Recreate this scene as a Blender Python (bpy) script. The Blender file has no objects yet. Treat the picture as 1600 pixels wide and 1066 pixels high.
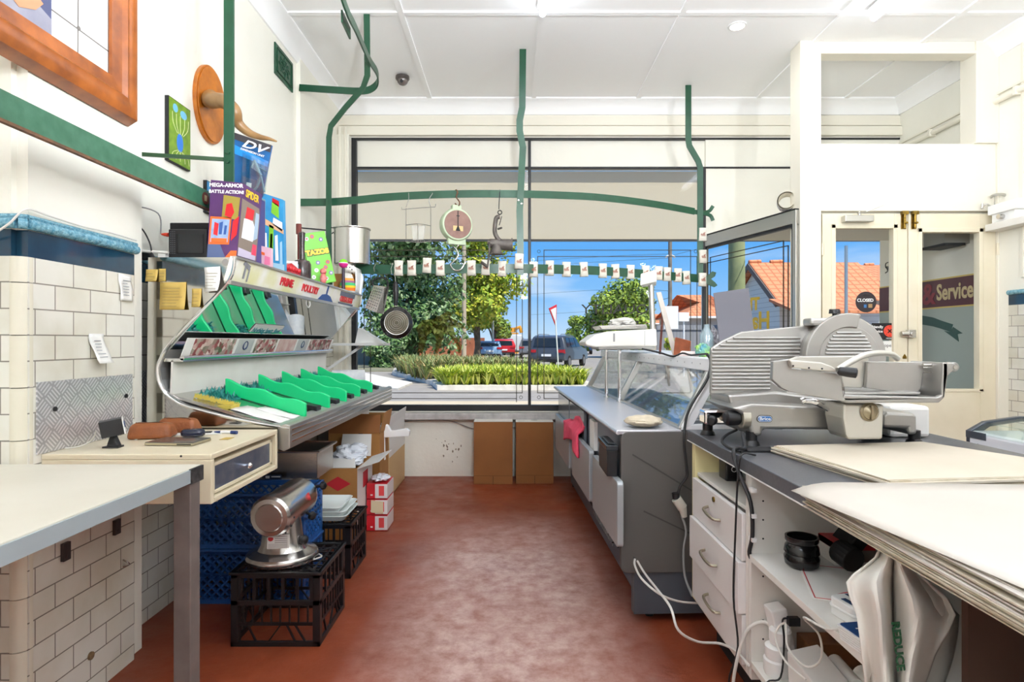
import bpy, bmesh, math, random
from mathutils import Vector, Matrix, Euler
R = math.radians
PI = math.pi
F, HC = 918.0, 1.25            # focal length in pixels of the 1600 px frame, lens height
SC = bpy.context.scene
COL = SC.collection
rnd = random.Random(7)

def P(px, py, Y):               # a pixel of the photograph at distance Y
    return Vector(((px - 800) / F * Y, Y, HC - (py - 533) / F * Y))
def PX(px, Y): return (px - 800) / F * Y
def PZ(py, Y): return HC - (py - 533) / F * Y

def lin(c):
    if isinstance(c, str):
        c = c.lstrip('#'); c = [int(c[i:i+2], 16) / 255 for i in (0, 2, 4)]
    return tuple((x / 12.92 if x <= .04045 else ((x + .055) / 1.055) ** 2.4) for x in c[:3]) + (1.0,)

MATS = {}
def mat(name, col, rough=.5, metal=0.0, c2=None, nscale=8, namt=.5, bump=0, bscale=60, spec=.5, emit=None, estr=0, coat=0):
    if name in MATS: return MATS[name]
    m = bpy.data.materials.new(name); m.use_nodes = True
    nt = m.node_tree; b = nt.nodes['Principled BSDF']; L = nt.links
    b.inputs['Base Color'].default_value = lin(col)
    b.inputs['Roughness'].default_value = rough
    b.inputs['Metallic'].default_value = metal
    b.inputs['Specular IOR Level'].default_value = spec
    if coat: b.inputs['Coat Weight'].default_value = coat
    if emit:
        b.inputs['Emission Color'].default_value = lin(emit); b.inputs['Emission Strength'].default_value = estr
    g = None
    if c2 or bump:
        g = nt.nodes.new('ShaderNodeTexCoord')
    if c2:
        n = nt.nodes.new('ShaderNodeTexNoise'); n.inputs['Scale'].default_value = nscale; n.inputs['Detail'].default_value = 5
        L.new(g.outputs['Object'], n.inputs['Vector'])
        r = nt.nodes.new('ShaderNodeValToRGB')
        r.color_ramp.elements[0].position = max(0, .5 - .32 * (1.1 - namt)); r.color_ramp.elements[1].position = min(1, .5 + .32 * (1.1 - namt))
        r.color_ramp.elements[0].color = lin(col); r.color_ramp.elements[1].color = lin(c2)
        L.new(n.outputs['Fac'], r.inputs['Fac']); L.new(r.outputs['Color'], b.inputs['Base Color'])
    if bump:
        n = nt.nodes.new('ShaderNodeTexNoise'); n.inputs['Scale'].default_value = bscale; n.inputs['Detail'].default_value = 3
        L.new(g.outputs['Object'], n.inputs['Vector'])
        u = nt.nodes.new('ShaderNodeBump'); u.inputs['Strength'].default_value = bump; u.inputs['Distance'].default_value = .01
        L.new(n.outputs['Fac'], u.inputs['Height']); L.new(u.outputs['Normal'], b.inputs['Normal'])
    MATS[name] = m
    return m

def glass(name, col='#ffffff', refl=.06, alpha=0.0, acol=None):
    """thin pane: light passes straight through, with a weak reflection"""
    if name in MATS: return MATS[name]
    m = bpy.data.materials.new(name); m.use_nodes = True
    nt = m.node_tree; nt.nodes.clear(); L = nt.links
    o = nt.nodes.new('ShaderNodeOutputMaterial'); t = nt.nodes.new('ShaderNodeBsdfTransparent')
    g = nt.nodes.new('ShaderNodeBsdfGlossy'); x = nt.nodes.new('ShaderNodeMixShader')
    t.inputs['Color'].default_value = lin(col); g.inputs['Roughness'].default_value = .02
    g.inputs['Color'].default_value = (1, 1, 1, 1)
    x.inputs['Fac'].default_value = refl
    L.new(t.outputs[0], x.inputs[1]); L.new(g.outputs[0], x.inputs[2])
    last = x
    if alpha:
        d = nt.nodes.new('ShaderNodeBsdfDiffuse'); d.inputs['Color'].default_value = lin(acol or col)
        y = nt.nodes.new('ShaderNodeMixShader'); y.inputs['Fac'].default_value = alpha
        L.new(x.outputs[0], y.inputs[1]); L.new(d.outputs[0], y.inputs[2]); last = y
    L.new(last.outputs[0], o.inputs['Surface'])
    MATS[name] = m
    return m

class MB:
    def __init__(s): s.v = []; s.f = []; s.m = []; s.T = None
    def add(s, vs, fs, m=0):
        b = len(s.v)
        if s.T is None: s.v += [tuple(v) for v in vs]
        else: s.v += [tuple(s.T @ Vector(v)) for v in vs]
        s.f += [tuple(b + i for i in f) for f in fs]; s.m += [m] * len(fs)
        return s
    def box(s, x0, x1, y0, y1, z0, z1, m=0):
        vs = [(x0,y0,z0),(x1,y0,z0),(x1,y1,z0),(x0,y1,z0),(x0,y0,z1),(x1,y0,z1),(x1,y1,z1),(x0,y1,z1)]
        return s.add(vs, [(0,3,2,1),(4,5,6,7),(0,1,5,4),(1,2,6,5),(2,3,7,6),(3,0,4,7)], m)
    def hexa(s, a, m=0):            # eight corners: four of the front, four of the back
        return s.add(a, [(0,1,2,3),(7,6,5,4),(0,4,5,1),(1,5,6,2),(2,6,7,3),(3,7,4,0)], m)
    def quad(s, a, b, c, d, m=0): return s.add([a, b, c, d], [(0,1,2,3)], m)
    def prism(s, poly, axis, a0, a1, m=0):
        def pt(u, v, a): return {'x': (a, u, v), 'y': (u, a, v), 'z': (u, v, a)}[axis]
        n = len(poly)
        vs = [pt(u, v, a0) for u, v in poly] + [pt(u, v, a1) for u, v in poly]
        fs = [tuple(range(n)), tuple(range(2*n-1, n-1, -1))] + [(i, (i+1) % n, n+(i+1) % n, n+i) for i in range(n)]
        return s.add(vs, fs, m)
    def pix(s, pts, Y0, Y1, m=0):   # outline seen at distance Y0, given its own real thickness
        return s.prism([(PX(x, Y0), PZ(y, Y0)) for x, y in pts], 'y', Y0, Y1, m)
    def cyl(s, p0, p1, r0, r1=None, n=16, m=0, cap=True):
        r1 = r0 if r1 is None else r1
        p0, p1 = Vector(p0), Vector(p1); d = (p1 - p0).normalized()
        a = d.orthogonal().normalized(); b = d.cross(a)
        vs = []
        for p, r in ((p0, r0), (p1, r1)):
            vs += [tuple(p + (a * math.cos(2*PI*i/n) + b * math.sin(2*PI*i/n)) * r) for i in range(n)]
        fs = [(i, (i+1) % n, n+(i+1) % n, n+i) for i in range(n)]
        if cap: fs += [tuple(range(n-1, -1, -1)), tuple(range(n, 2*n))]
        return s.add(vs, fs, m)
    def tube(s, pts, r, n=8, m=0, closed=False, radii=None, cap=True, sub=0):
        pts = [Vector(p) for p in pts]
        if sub: pts = smooth_pts(pts, sub, closed)
        N = len(pts); vs = []; prev = None
        for i, p in enumerate(pts):
            if closed: t = pts[(i+1) % N] - pts[i-1]
            else: t = pts[min(i+1, N-1)] - pts[max(i-1, 0)]
            t.normalize()
            if prev is None: a = t.orthogonal().normalized()
            else:
                a = prev - t * prev.dot(t)
                a = a.normalized() if a.length > 1e-6 else t.orthogonal().normalized()
            prev = a; b = t.cross(a)
            rr = r if radii is None else radii[min(int(i * len(radii) / N), len(radii)-1)] if len(radii) != N else radii[i]
            vs += [tuple(p + (a*math.cos(2*PI*k/n) + b*math.sin(2*PI*k/n)) * rr) for k in range(n)]
        fs = []
        for i in range(N if closed else N-1):
            j = (i+1) % N
            fs += [(i*n+k, i*n+(k+1) % n, j*n+(k+1) % n, j*n+k) for k in range(n)]
        if not closed and cap: fs += [tuple(range(n-1, -1, -1)), tuple((N-1)*n+k for k in range(n))]
        return s.add(vs, fs, m)
    def bar(s, pts, w, t, up, m=0, sub=0):   # flat bar: w along the direction nearest to up, t across
        pts = [Vector(p) for p in pts]
        if sub: pts = smooth_pts(pts, sub)
        N = len(pts); vs = []; up = Vector(up)
        for i, p in enumerate(pts):
            d = (pts[min(i+1, N-1)] - pts[max(i-1, 0)]).normalized()
            a = (up - d * up.dot(d)).normalized(); b = d.cross(a)
            vs += [tuple(p + a*(w/2)*x + b*(t/2)*y) for x, y in ((-1,-1),(1,-1),(1,1),(-1,1))]
        fs = [(3,2,1,0), tuple((N-1)*4+k for k in range(4))]
        for i in range(N-1):
            fs += [(i*4+k, i*4+(k+1) % 4, i*4+4+(k+1) % 4, i*4+4+k) for k in range(4)]
        return s.add(vs, fs, m)
    def lathe(s, prof, c=(0,0,0), n=24, m=0, ax=None, cap=True):   # prof (r, h) along axis ax from c
        ax = Vector(ax or (0,0,1)).normalized(); a = ax.orthogonal().normalized(); b = ax.cross(a); c = Vector(c)
        vs = []
        for r, h in prof:
            vs += [tuple(c + ax*h + (a*math.cos(2*PI*k/n) + b*math.sin(2*PI*k/n)) * r) for k in range(n)]
        fs = []
        for i in range(len(prof)-1):
            fs += [(i*n+k, i*n+(k+1) % n, (i+1)*n+(k+1) % n, (i+1)*n+k) for k in range(n)]
        if cap: fs += [tuple(range(n-1, -1, -1)), tuple((len(prof)-1)*n+k for k in range(n))]
        return s.add(vs, fs, m)
    def ball(s, c, r, n=12, m=0, squash=None):
        rx, ry, rz = (r, r, r) if not isinstance(r, (tuple, list)) else r
        c = Vector(c); vs = []; h = n
        for i in range(1, h):
            t = PI * i / h
            vs += [(c.x + rx*math.sin(t)*math.cos(2*PI*k/n), c.y + ry*math.sin(t)*math.sin(2*PI*k/n), c.z + rz*math.cos(t)) for k in range(n)]
        vs += [(c.x, c.y, c.z+rz), (c.x, c.y, c.z-rz)]
        fs = []
        for i in range(h-2):
            fs += [(i*n+k, (i+1)*n+k, (i+1)*n+(k+1) % n, i*n+(k+1) % n) for k in range(n)]
        T = len(vs)-2
        fs += [(T, k, (k+1) % n) for k in range(n)] + [(T+1, (h-2)*n+(k+1) % n, (h-2)*n+k) for k in range(n)]
        return s.add(vs, fs, m)
    def sheet(s, fn, nu, nv, m=0):  # fn(u,v)->point, u,v in 0..1
        vs = [tuple(fn(i/nu, j/nv)) for j in range(nv+1) for i in range(nu+1)]
        fs = [(j*(nu+1)+i, j*(nu+1)+i+1, (j+1)*(nu+1)+i+1, (j+1)*(nu+1)+i) for j in range(nv) for i in range(nu)]
        return s.add(vs, fs, m)
    def build(s, name, mats, parent=None, smooth=False, bevel=0, solid=0, seg=2, subsurf=0, recalc=True):
        me = bpy.data.meshes.new(name)
        org = Vector((0,0,0)) if parent is None or parent.name in LOCAL else ORG.get(parent.name, Vector((0,0,0)))
        me.from_pydata([tuple(Vector(v) - org) for v in s.v], [], s.f)
        if not isinstance(mats, (list, tuple)): mats = [mats]
        for m in mats: me.materials.append(m)
        me.polygons.foreach_set('material_index', s.m)
        if recalc and len(s.f) < 40000:
            bm = bmesh.new(); bm.from_mesh(me); bmesh.ops.recalc_face_normals(bm, faces=bm.faces); bm.to_mesh(me); bm.free()
        if smooth:
            me.polygons.foreach_set('use_smooth', [True]*len(me.polygons))
            me.set_sharp_from_angle(angle=R(38 if smooth is True else smooth))
        me.update()
        o = bpy.data.objects.new(name, me); COL.objects.link(o)
        if parent is not None:
            o.parent = parent
            ORG[o.name] = org
            if parent.name in LOCAL: LOCAL.add(o.name)
        if bevel:
            b = o.modifiers.new('bevel', 'BEVEL'); b.width = bevel; b.segments = seg; b.limit_method = 'ANGLE'; b.angle_limit = R(40)
        if solid:
            b = o.modifiers.new('solid', 'SOLIDIFY'); b.thickness = solid; b.offset = 0
        if subsurf:
            b = o.modifiers.new('sub', 'SUBSURF'); b.levels = subsurf; b.render_levels = subsurf
        return o
ORG = {}; LOCAL = set()

def smooth_pts(pts, sub, closed=False):
    out = []; N = len(pts)
    rng = range(N if closed else N-1)
    g = (lambda i: pts[i % N]) if closed else (lambda i: pts[max(0, min(N-1, i))])
    for i in rng:
        p0, p1, p2, p3 = g(i-1), g(i), g(i+1), g(i+2)
        for k in range(sub):
            t = k/sub
            out.append(.5*((2*p1) + (p2-p0)*t + (2*p0-5*p1+4*p2-p3)*t*t + (3*p1-p0-3*p2+p3)*t**3))
    if not closed: out.append(pts[-1])
    return out

def settag(o, label=None, cat=None, group=None, kind=None):
    if label: o['label'] = label
    if cat: o['category'] = cat
    if group: o['group'] = group
    if kind: o['kind'] = kind
    return o
def thing(name, label, cat, loc=(0,0,0), rot=None, group=None, local=False, kind=None):
    o = bpy.data.objects.new(name, None); COL.objects.link(o); o.empty_display_size = .1
    o.location = loc
    if rot: o.rotation_euler = rot
    ORG[o.name] = Vector(loc)
    if rot or local: LOCAL.add(o.name)
    return settag(o, label, cat, group, kind)
def one(mb, name, mats, label, cat, group=None, kind=None, **kw):   # a thing that is one mesh, origin at its base
    o = mb.build(name, mats, None, **kw)
    me = o.data
    xs = [v.co.x for v in me.vertices]; ys = [v.co.y for v in me.vertices]; zs = [v.co.z for v in me.vertices]
    c = Vector(((min(xs)+max(xs))/2, (min(ys)+max(ys))/2, min(zs)))
    me.transform(Matrix.Translation(-c)); o.location = c; ORG[o.name] = c
    return settag(o, label, cat, group, kind)
def struct(mb, name, mats, parent=None, **kw):
    o = mb.build(name, mats, parent, **kw)
    if parent is None: o['kind'] = 'structure'
    return o
def kids(o): return [c for c in list(COL.objects) if c.parent == o]
def dup(root, loc, rot=None, label=None, group=None):
    ch1 = kids(root)
    r = root.copy(); COL.objects.link(r); r.location = loc
    if rot: r.rotation_euler = rot
    if label: r['label'] = label
    if group: r['group'] = group
    for ch in ch1:
        c = ch.copy(); COL.objects.link(c); c.parent = r
        for g in kids(ch):
            d = g.copy(); COL.objects.link(d); d.parent = c
    return r

def text(body, size, M, material, name='lettering', parent=None, ext=.0005, bold=0.0, align='CENTER', shear=0, sx=1.0, spacing=1.0):
    """lettering: local x to the right, local y up, placed by the matrix M"""
    cu = bpy.data.curves.new(name, 'FONT'); cu.body = body; cu.size = size; cu.extrude = ext; cu.align_x = align; cu.align_y = 'CENTER'
    cu.offset = bold; cu.shear = shear; cu.resolution_u = 3; cu.space_character = spacing
    t = bpy.data.objects.new('tmp_text', cu); COL.objects.link(t)
    bpy.context.view_layer.update()
    me = bpy.data.meshes.new_from_object(t)
    bpy.data.objects.remove(t); bpy.data.curves.remove(cu)
    me.name = name
    me.transform(Matrix.Diagonal((sx, 1, 1, 1))); me.transform(M)
    if parent is not None and parent.name not in LOCAL: me.transform(Matrix.Translation(-ORG.get(parent.name, Vector((0,0,0)))))
    me.materials.clear(); me.materials.append(material)
    o = bpy.data.objects.new(name, me); COL.objects.link(o)
    if parent is not None: o.parent = parent
    return o
def frame(origin, xdir, ydir):      # matrix whose x runs along xdir and y along ydir
    x = Vector(xdir).normalized(); y = Vector(ydir); y = (y - x*y.dot(x)).normalized(); z = x.cross(y)
    M = Matrix((x, y, z)).transposed().to_4x4(); M.translation = Vector(origin); return M

def nodes_mat(name):
    m = bpy.data.materials.new(name); m.use_nodes = True; MATS[name] = m
    return m, m.node_tree, m.node_tree.nodes['Principled BSDF']
def tile_mat(name, ux, uy, tile='#e6e4da', grout='#8f8a80', w=.16, h=.0805, off=(0,0), rough=.25, mort=.0022, c2='#d9d5c6'):
    """glazed brick-bond wall tiles; ux, uy name the world axes that run along and up the wall"""
    m, nt, b = nodes_mat(name); L = nt.links
    g = nt.nodes.new('ShaderNodeNewGeometry'); sp = nt.nodes.new('ShaderNodeSeparateXYZ'); cb = nt.nodes.new('ShaderNodeCombineXYZ')
    L.new(g.outputs['Position'], sp.inputs[0])
    for ax, k, i in ((ux, 'X', 0), (uy, 'Y', 1)):
        a = nt.nodes.new('ShaderNodeMath'); a.operation = 'ADD'; a.inputs[1].default_value = off[i] + 20*w*(1-i) + i*h*40
        L.new(sp.outputs[ax], a.inputs[0]); L.new(a.outputs[0], cb.inputs[k])
    br = nt.nodes.new('ShaderNodeTexBrick'); L.new(cb.outputs[0], br.inputs['Vector'])
    br.inputs['Scale'].default_value = 1; br.inputs['Brick Width'].default_value = w; br.inputs['Row Height'].default_value = h
    br.inputs['Mortar Size'].default_value = mort; br.inputs['Mortar Smooth'].default_value = .1; br.inputs['Bias'].default_value = 0
    br.inputs['Color1'].default_value = lin(tile); br.inputs['Color2'].default_value = lin(c2); br.inputs['Mortar'].default_value = lin(grout)
    n = nt.nodes.new('ShaderNodeTexNoise'); n.inputs['Scale'].default_value = 5; n.inputs['Detail'].default_value = 6; L.new(g.outputs['Position'], n.inputs['Vector'])
    mx = nt.nodes.new('ShaderNodeMix'); mx.data_type = 'RGBA'; mx.blend_type = 'MULTIPLY'
    rr = nt.nodes.new('ShaderNodeValToRGB'); rr.color_ramp.elements[0].position = .3; rr.color_ramp.elements[0].color = (.78,.75,.66,1); rr.color_ramp.elements[1].position = .55; rr.color_ramp.elements[1].color = (1,1,1,1)
    L.new(n.outputs['Fac'], rr.inputs['Fac']); mx.inputs['Factor'].default_value = .6
    L.new(br.outputs['Color'], mx.inputs['A']); L.new(rr.outputs['Color'], mx.inputs['B']); L.new(mx.outputs['Result'], b.inputs['Base Color'])
    bu = nt.nodes.new('ShaderNodeBump'); bu.inputs['Distance'].default_value = .004; bu.inputs['Strength'].default_value = .6; bu.invert = True
    L.new(br.outputs['Fac'], bu.inputs['Height']); L.new(bu.outputs['Normal'], b.inputs['Normal'])
    b.inputs['Roughness'].default_value = rough
    return m
# ---------------------------------------------------------------- materials
cream = mat('cream wall paint', '#f3f1e6', .55, c2='#edeadd', nscale=2.2, namt=.2, bump=.15, bscale=30)
cream_d = mat('cream dado paint', '#e6dcc0', .5, c2='#d9ceb0', nscale=5, namt=.3, bump=.2, bscale=25)
white_c = mat('white ceiling paint', '#fcfcfc', .7)
gloss_c = mat('cream gloss trim', '#ece7d8', .4)
door_c = mat('cream door paint', '#e9e0c9', .4, c2='#ddd2b6', nscale=4, namt=.3)
green = mat('green enamel', '#1f5239', .32, c2='#184530', nscale=14, namt=.3)
green_w = mat('worn green enamel', '#265a40', .3, c2='#4a7a62', nscale=25, namt=.1)
rust = mat('rust', '#7a5236', .7, c2='#4d3a2c', nscale=40)
black = mat('black plastic', '#131316', .4)
blackm = mat('matt black', '#1b1b1d', .7)
steel = mat('brushed stainless', '#c9c7c2', .24, 1.0, bump=.05, bscale=160)
steel_p = mat('polished stainless', '#d5d3cd', .09, 1.0, c2='#c2bfb7', nscale=3, namt=.2, bump=.03, bscale=8)
steel_b = mat('bright steel', '#e4e4e4', .14, 1.0)
alu = mat('satin aluminium', '#c4c2bc', .38, 1.0, bump=.03, bscale=200)
alu_l = mat('aluminium casting', '#bbb9b5', .4, .85, c2='#a9a7a3', nscale=6, namt=.2)
chrome = mat('chrome', '#ececee', .06, 1.0)
brass = mat('brass', '#a8893e', .35, 1.0, c2='#6d5a30', nscale=60)
whitep = mat('white plastic', '#eeeeec', .35)
whiteb = mat('white board', '#e9e6e0', .45, c2='#dcd8cf', nscale=6, namt=.2)
paper = mat('white paper', '#ecebe6', .8)
kraftw = mat('cream wrapping paper', '#d6ccba', .75, c2='#ccc1ad', nscale=4, namt=.3)
yellowp = mat('yellow note paper', '#c9ac5e', .8, c2='#b99a4c', nscale=12)
carton = mat('brown cardboard', '#a8763f', .8, c2='#96662f', nscale=4, namt=.3, bump=.1, bscale=40)
carton_d = mat('plain kraft cardboard', '#8f5a2b', .8, c2='#7e4c22', nscale=3, namt=.3, bump=.1, bscale=30)
carton_w = mat('white faced cardboard', '#dcd9d4', .7)
wood = mat('varnished timber', '#ad5f1e', .35, c2='#7d4012', nscale=13, namt=.5)
wood_p = mat('varnished pine plaque', '#c9781f', .3, c2='#a65a14', nscale=16, namt=.4)
woodb = mat('bare timber', '#8a5a33', .6, c2='#6b4324', nscale=12)
navy = mat('navy glazed tile', '#10283c', .12, c2='#1b4258', nscale=9, namt=.3)
aqua = mat('pale blue relief tile', '#88b8c8', .2, c2='#4e8ba2', nscale=90, namt=.6, bump=.9, bscale=70)
leather = mat('tan leather', '#8f4f20', .5, c2='#7a4018', nscale=20, bump=.2, bscale=120)
redp = mat('red plastic', '#c21f26', .35)
pink = mat('pink cloth', '#e8506a', .8, c2='#d23a57', nscale=20)
divgreen = mat('green plastic divider', '#12c97c', .35)
bluep = mat('blue crate plastic', '#1c4f8f', .4)
darkgrey = mat('dark grey laminate', '#5b5c60', .32, c2='#505156', nscale=90)
fridge_g = mat('blue grey fridge paint', '#6f7884', .4, c2='#656e7a', nscale=5, namt=.2)
fridge_w = mat('warm grey end panel', '#575451', .5)
fridge_l = mat('light grey plastic', '#a4a7a8', .4)
cable_w = mat('white cable', '#dfddd6', .5)
cable_k = mat('black cable', '#1a1a1c', .5)
cable_g = mat('grey cable', '#8d8d8c', .5)
screen = mat('dark screen', '#0d0f14', .12)
window_g = glass('window glass', '#fdfefe', .005)
clear_g = glass('clear acrylic', '#f4faf8', .12)
cas_g = glass('display case glass', '#fcfdfd', .17)
plastic_bag = glass('crumpled clear film', '#f2f6f8', .3, .35, '#dfe6ea')
plastic_w = mat('white film', '#e3e2de', .35)
tile_L = tile_mat('white wall tiles along y', 1, 2, off=(-2.307, -1.51), c2='#e2dfd2')
tile_F = tile_mat('white wall tiles along x', 0, 2, off=(.03, -1.51), c2='#e2dfd2')
tile_R = tile_mat('small white wall tiles', 1, 2, off=(0, -1.51), w=.11, h=.0765)

# worn red floor paint
floor_m, nt, b = nodes_mat('worn red floor paint'); L = nt.links
g = nt.nodes.new('ShaderNodeNewGeometry')
def noise(sc, det=6, ro=.6, w=0):
    n = nt.nodes.new('ShaderNodeTexNoise'); n.inputs['Scale'].default_value = sc; n.inputs['Detail'].default_value = det; n.inputs['Roughness'].default_value = ro
    L.new(g.outputs['Position'], n.inputs['Vector']); return n
def ramp(src, p0, c0, p1, c1):
    r = nt.nodes.new('ShaderNodeValToRGB'); r.color_ramp.elements[0].position = p0; r.color_ramp.elements[1].position = p1
    r.color_ramp.elements[0].color = c0; r.color_ramp.elements[1].color = c1; L.new(src, r.inputs['Fac']); return r
base = ramp(noise(1.3, 4).outputs['Fac'], .35, lin('#75341d'), .65, lin('#8a4024'))
# traffic wear: worn and scuffed where people walk, between the two counters
sp = nt.nodes.new('ShaderNodeSeparateXYZ'); L.new(g.outputs['Position'], sp.inputs[0])
def mth(op, a, b_=None, clamp=False):
    n = nt.nodes.new('ShaderNodeMath'); n.operation = op; n.use_clamp = clamp
    if hasattr(a, 'name'): L.new(a, n.inputs[0])
    else: n.inputs[0].default_value = a
    if b_ is not None:
        if hasattr(b_, 'name'): L.new(b_, n.inputs[1])
        else: n.inputs[1].default_value = b_
    return n.outputs[0]
wn = noise(2.0, 5).outputs['Fac']
dx = mth('ABSOLUTE', mth('ADD', sp.outputs['X'], .02))
band = mth('SUBTRACT', 1.0, mth('MULTIPLY', mth('SUBTRACT', dx, .22), 2.3), True)
dy = mth('SUBTRACT', 1.0, mth('MULTIPLY', mth('SUBTRACT', sp.outputs['Y'], 3.35), 1.0), True)
wear = mth('MULTIPLY', mth('MULTIPLY', band, dy), mth('ADD', wn, .35), True)
scuff = ramp(noise(11, 8, .72).outputs['Fac'], .36, (0,0,0,1), .66, (1,1,1,1))
fac = mth('MULTIPLY', wear, mth('ADD', mth('MULTIPLY', scuff.outputs['Color'], .85), .38), True)
mx = nt.nodes.new('ShaderNodeMix'); mx.data_type = 'RGBA'
L.new(fac, mx.inputs['Factor']); L.new(base.outputs['Color'], mx.inputs['A']); mx.inputs['B'].default_value = lin('#c8aba2')
L.new(mx.outputs['Result'], b.inputs['Base Color'])
rr = ramp(noise(6, 5).outputs['Fac'], .3, (.32,.32,.32,1), .7, (.6,.6,.6,1)); L.new(rr.outputs['Color'], b.inputs['Roughness'])
bu = nt.nodes.new('ShaderNodeBump'); bu.inputs['Strength'].default_value = .25; bu.inputs['Distance'].default_value = .01
L.new(noise(14, 8, .7).outputs['Fac'], bu.inputs['Height']); L.new(bu.outputs['Normal'], b.inputs['Normal'])

# diamond tread plate (five bars to a diamond, alternating direction)
plate_m, nt, b = nodes_mat('aluminium tread plate'); L = nt.links
g = nt.nodes.new('ShaderNodeNewGeometry'); sp = nt.nodes.new('ShaderNodeSeparateXYZ'); L.new(g.outputs['Position'], sp.inputs[0])
u = mth('MULTIPLY', mth('ADD', mth('ADD', sp.outputs['Y'], sp.outputs['Z']), 10.0), 14.0)
v = mth('MULTIPLY', mth('ADD', mth('SUBTRACT', sp.outputs['Y'], sp.outputs['Z']), 10.0), 14.0)
fu, fv = mth('FRACT', u), mth('FRACT', v)
par = mth('MODULO', mth('ADD', mth('FLOOR', u), mth('FLOOR', v)), 2.0)
def mixf(f, a, c): return mth('ADD', mth('MULTIPLY', a, mth('SUBTRACT', 1.0, f)), mth('MULTIPLY', c, f))
sA = mixf(par, fu, fv); sB = mixf(par, fv, fu)
st = mth('GREATER_THAN', mth('SINE', mth('MULTIPLY', sA, 2*PI*4.5)), .1)
mk = mth('MULTIPLY', mth('GREATER_THAN', sB, .12), mth('LESS_THAN', sB, .88))
hh = mth('MULTIPLY', st, mk)
bu = nt.nodes.new('ShaderNodeBump'); bu.inputs['Distance'].default_value = .004; bu.inputs['Strength'].default_value = .9
L.new(hh, bu.inputs['Height']); L.new(bu.outputs['Normal'], b.inputs['Normal'])
mx = nt.nodes.new('ShaderNodeMix'); mx.data_type = 'RGBA'; mx.inputs['A'].default_value = lin('#bdbdc0'); mx.inputs['B'].default_value = lin('#f2f2f4'); L.new(hh, mx.inputs['Factor'])
L.new(mx.outputs['Result'], b.inputs['Base Color']); b.inputs['Metallic'].default_value = .6; b.inputs['Roughness'].default_value = .3
# orange roof tiles, weatherboards, brick, palings: stripes along a world axis
def stripe_mat(name, c1, c2, axis, freq, duty=.2, rough=.7, axis2=None, freq2=0):
    m, nt_, b_ = nodes_mat(name); l = nt_.links
    g_ = nt_.nodes.new('ShaderNodeNewGeometry'); s_ = nt_.nodes.new('ShaderNodeSeparateXYZ'); l.new(g_.outputs['Position'], s_.inputs[0])
    def mt(op, a, c):
        n = nt_.nodes.new('ShaderNodeMath'); n.operation = op
        for i, q in enumerate((a, c)):
            if q is None: continue
            if hasattr(q, 'name'): l.new(q, n.inputs[i])
            else: n.inputs[i].default_value = q
        return n.outputs[0]
    f = mt('LESS_THAN', mt('FRACT', mt('MULTIPLY', mt('ADD', s_.outputs[axis], 50.0), freq), None), duty)
    if axis2 is not None:
        f2 = mt('LESS_THAN', mt('FRACT', mt('MULTIPLY', mt('ADD', s_.outputs[axis2], 50.0), freq2), None), duty)
        f = mt('MAXIMUM', f, f2)
    x = nt_.nodes.new('ShaderNodeMix'); x.data_type = 'RGBA'; x.inputs['A'].default_value = lin(c1); x.inputs['B'].default_value = lin(c2)
    l.new(f, x.inputs['Factor']); l.new(x.outputs['Result'], b_.inputs['Base Color']); b_.inputs['Roughness'].default_value = rough
    return m
# ---------------------------------------------------------------- the room
XL, XN, XR, YW, ZC = -1.63, -1.483, 3.60, 5.46, 3.47
m_ = MB().box(-2.4, 3.8, -2.9, 5.5, -.12, 0); struct(m_, 'floor', floor_m)
m_ = MB().box(-2.4, 3.8, -2.9, 5.63, ZC, ZC+.06)
for x in (-.75, .2, 1.15, 2.24, 3.04):           # cover battens over the ceiling sheets
    m_.box(x-.02, x+.02, -2.7, YW, ZC-.012, ZC)
for y in (-1.6, -.2, 1.2, 2.6, 3.97):
    m_.box(-1.63, 3.6, y-.02, y+.02, ZC-.011, ZC)
struct(m_, 'ceiling', white_c)
# left wall: projecting tiled pier first, then the recessed wall behind it
m_ = MB()
m_.box(-2.4, -2.1, -2.9, 1.78, 0, ZC, 0)
def tiled(x0, x1, y0, y1, mt_):
    m_.box(x0, x1, y0, y1, 0, 1.508, mt_)
    m_.box(x0, x1, y0, y1, 1.508, 1.59, 3)
    m_.box(x0, x1, y0, y1, 1.59, ZC, 0)
tiled(-2.1, XN, 1.80, 2.307, 1)
tiled(-2.1, XN-.035, 1.78, 1.80, 2)
m_.box(-2.1, XN-.025, 2.307, 2.393, 0, ZC, 0)
tiled(-2.1, XL, 2.393, 5.75, 1)
m_.box(XL, -1.60, 4.44, YW, 1.63, ZC, 0)
wl = struct(m_, 'wall_left', [cream, tile_L, tile_F, navy])
m_ = MB()                                          # rounded corner tiles of the pier
for k in range(19):
    z0 = k*.0805*2 - .02
    if z0 > 1.45: break
    m_.cyl((XN-.033, 1.813, max(0, z0)+.001), (XN-.033, 1.813, min(1.508, z0+.159)), .034, n=20)
struct(m_, 'trim_1', mat('cream bullnose tile', '#e6e1d0', .2, c2='#dad4bf', nscale=4), smooth=True)
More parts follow.
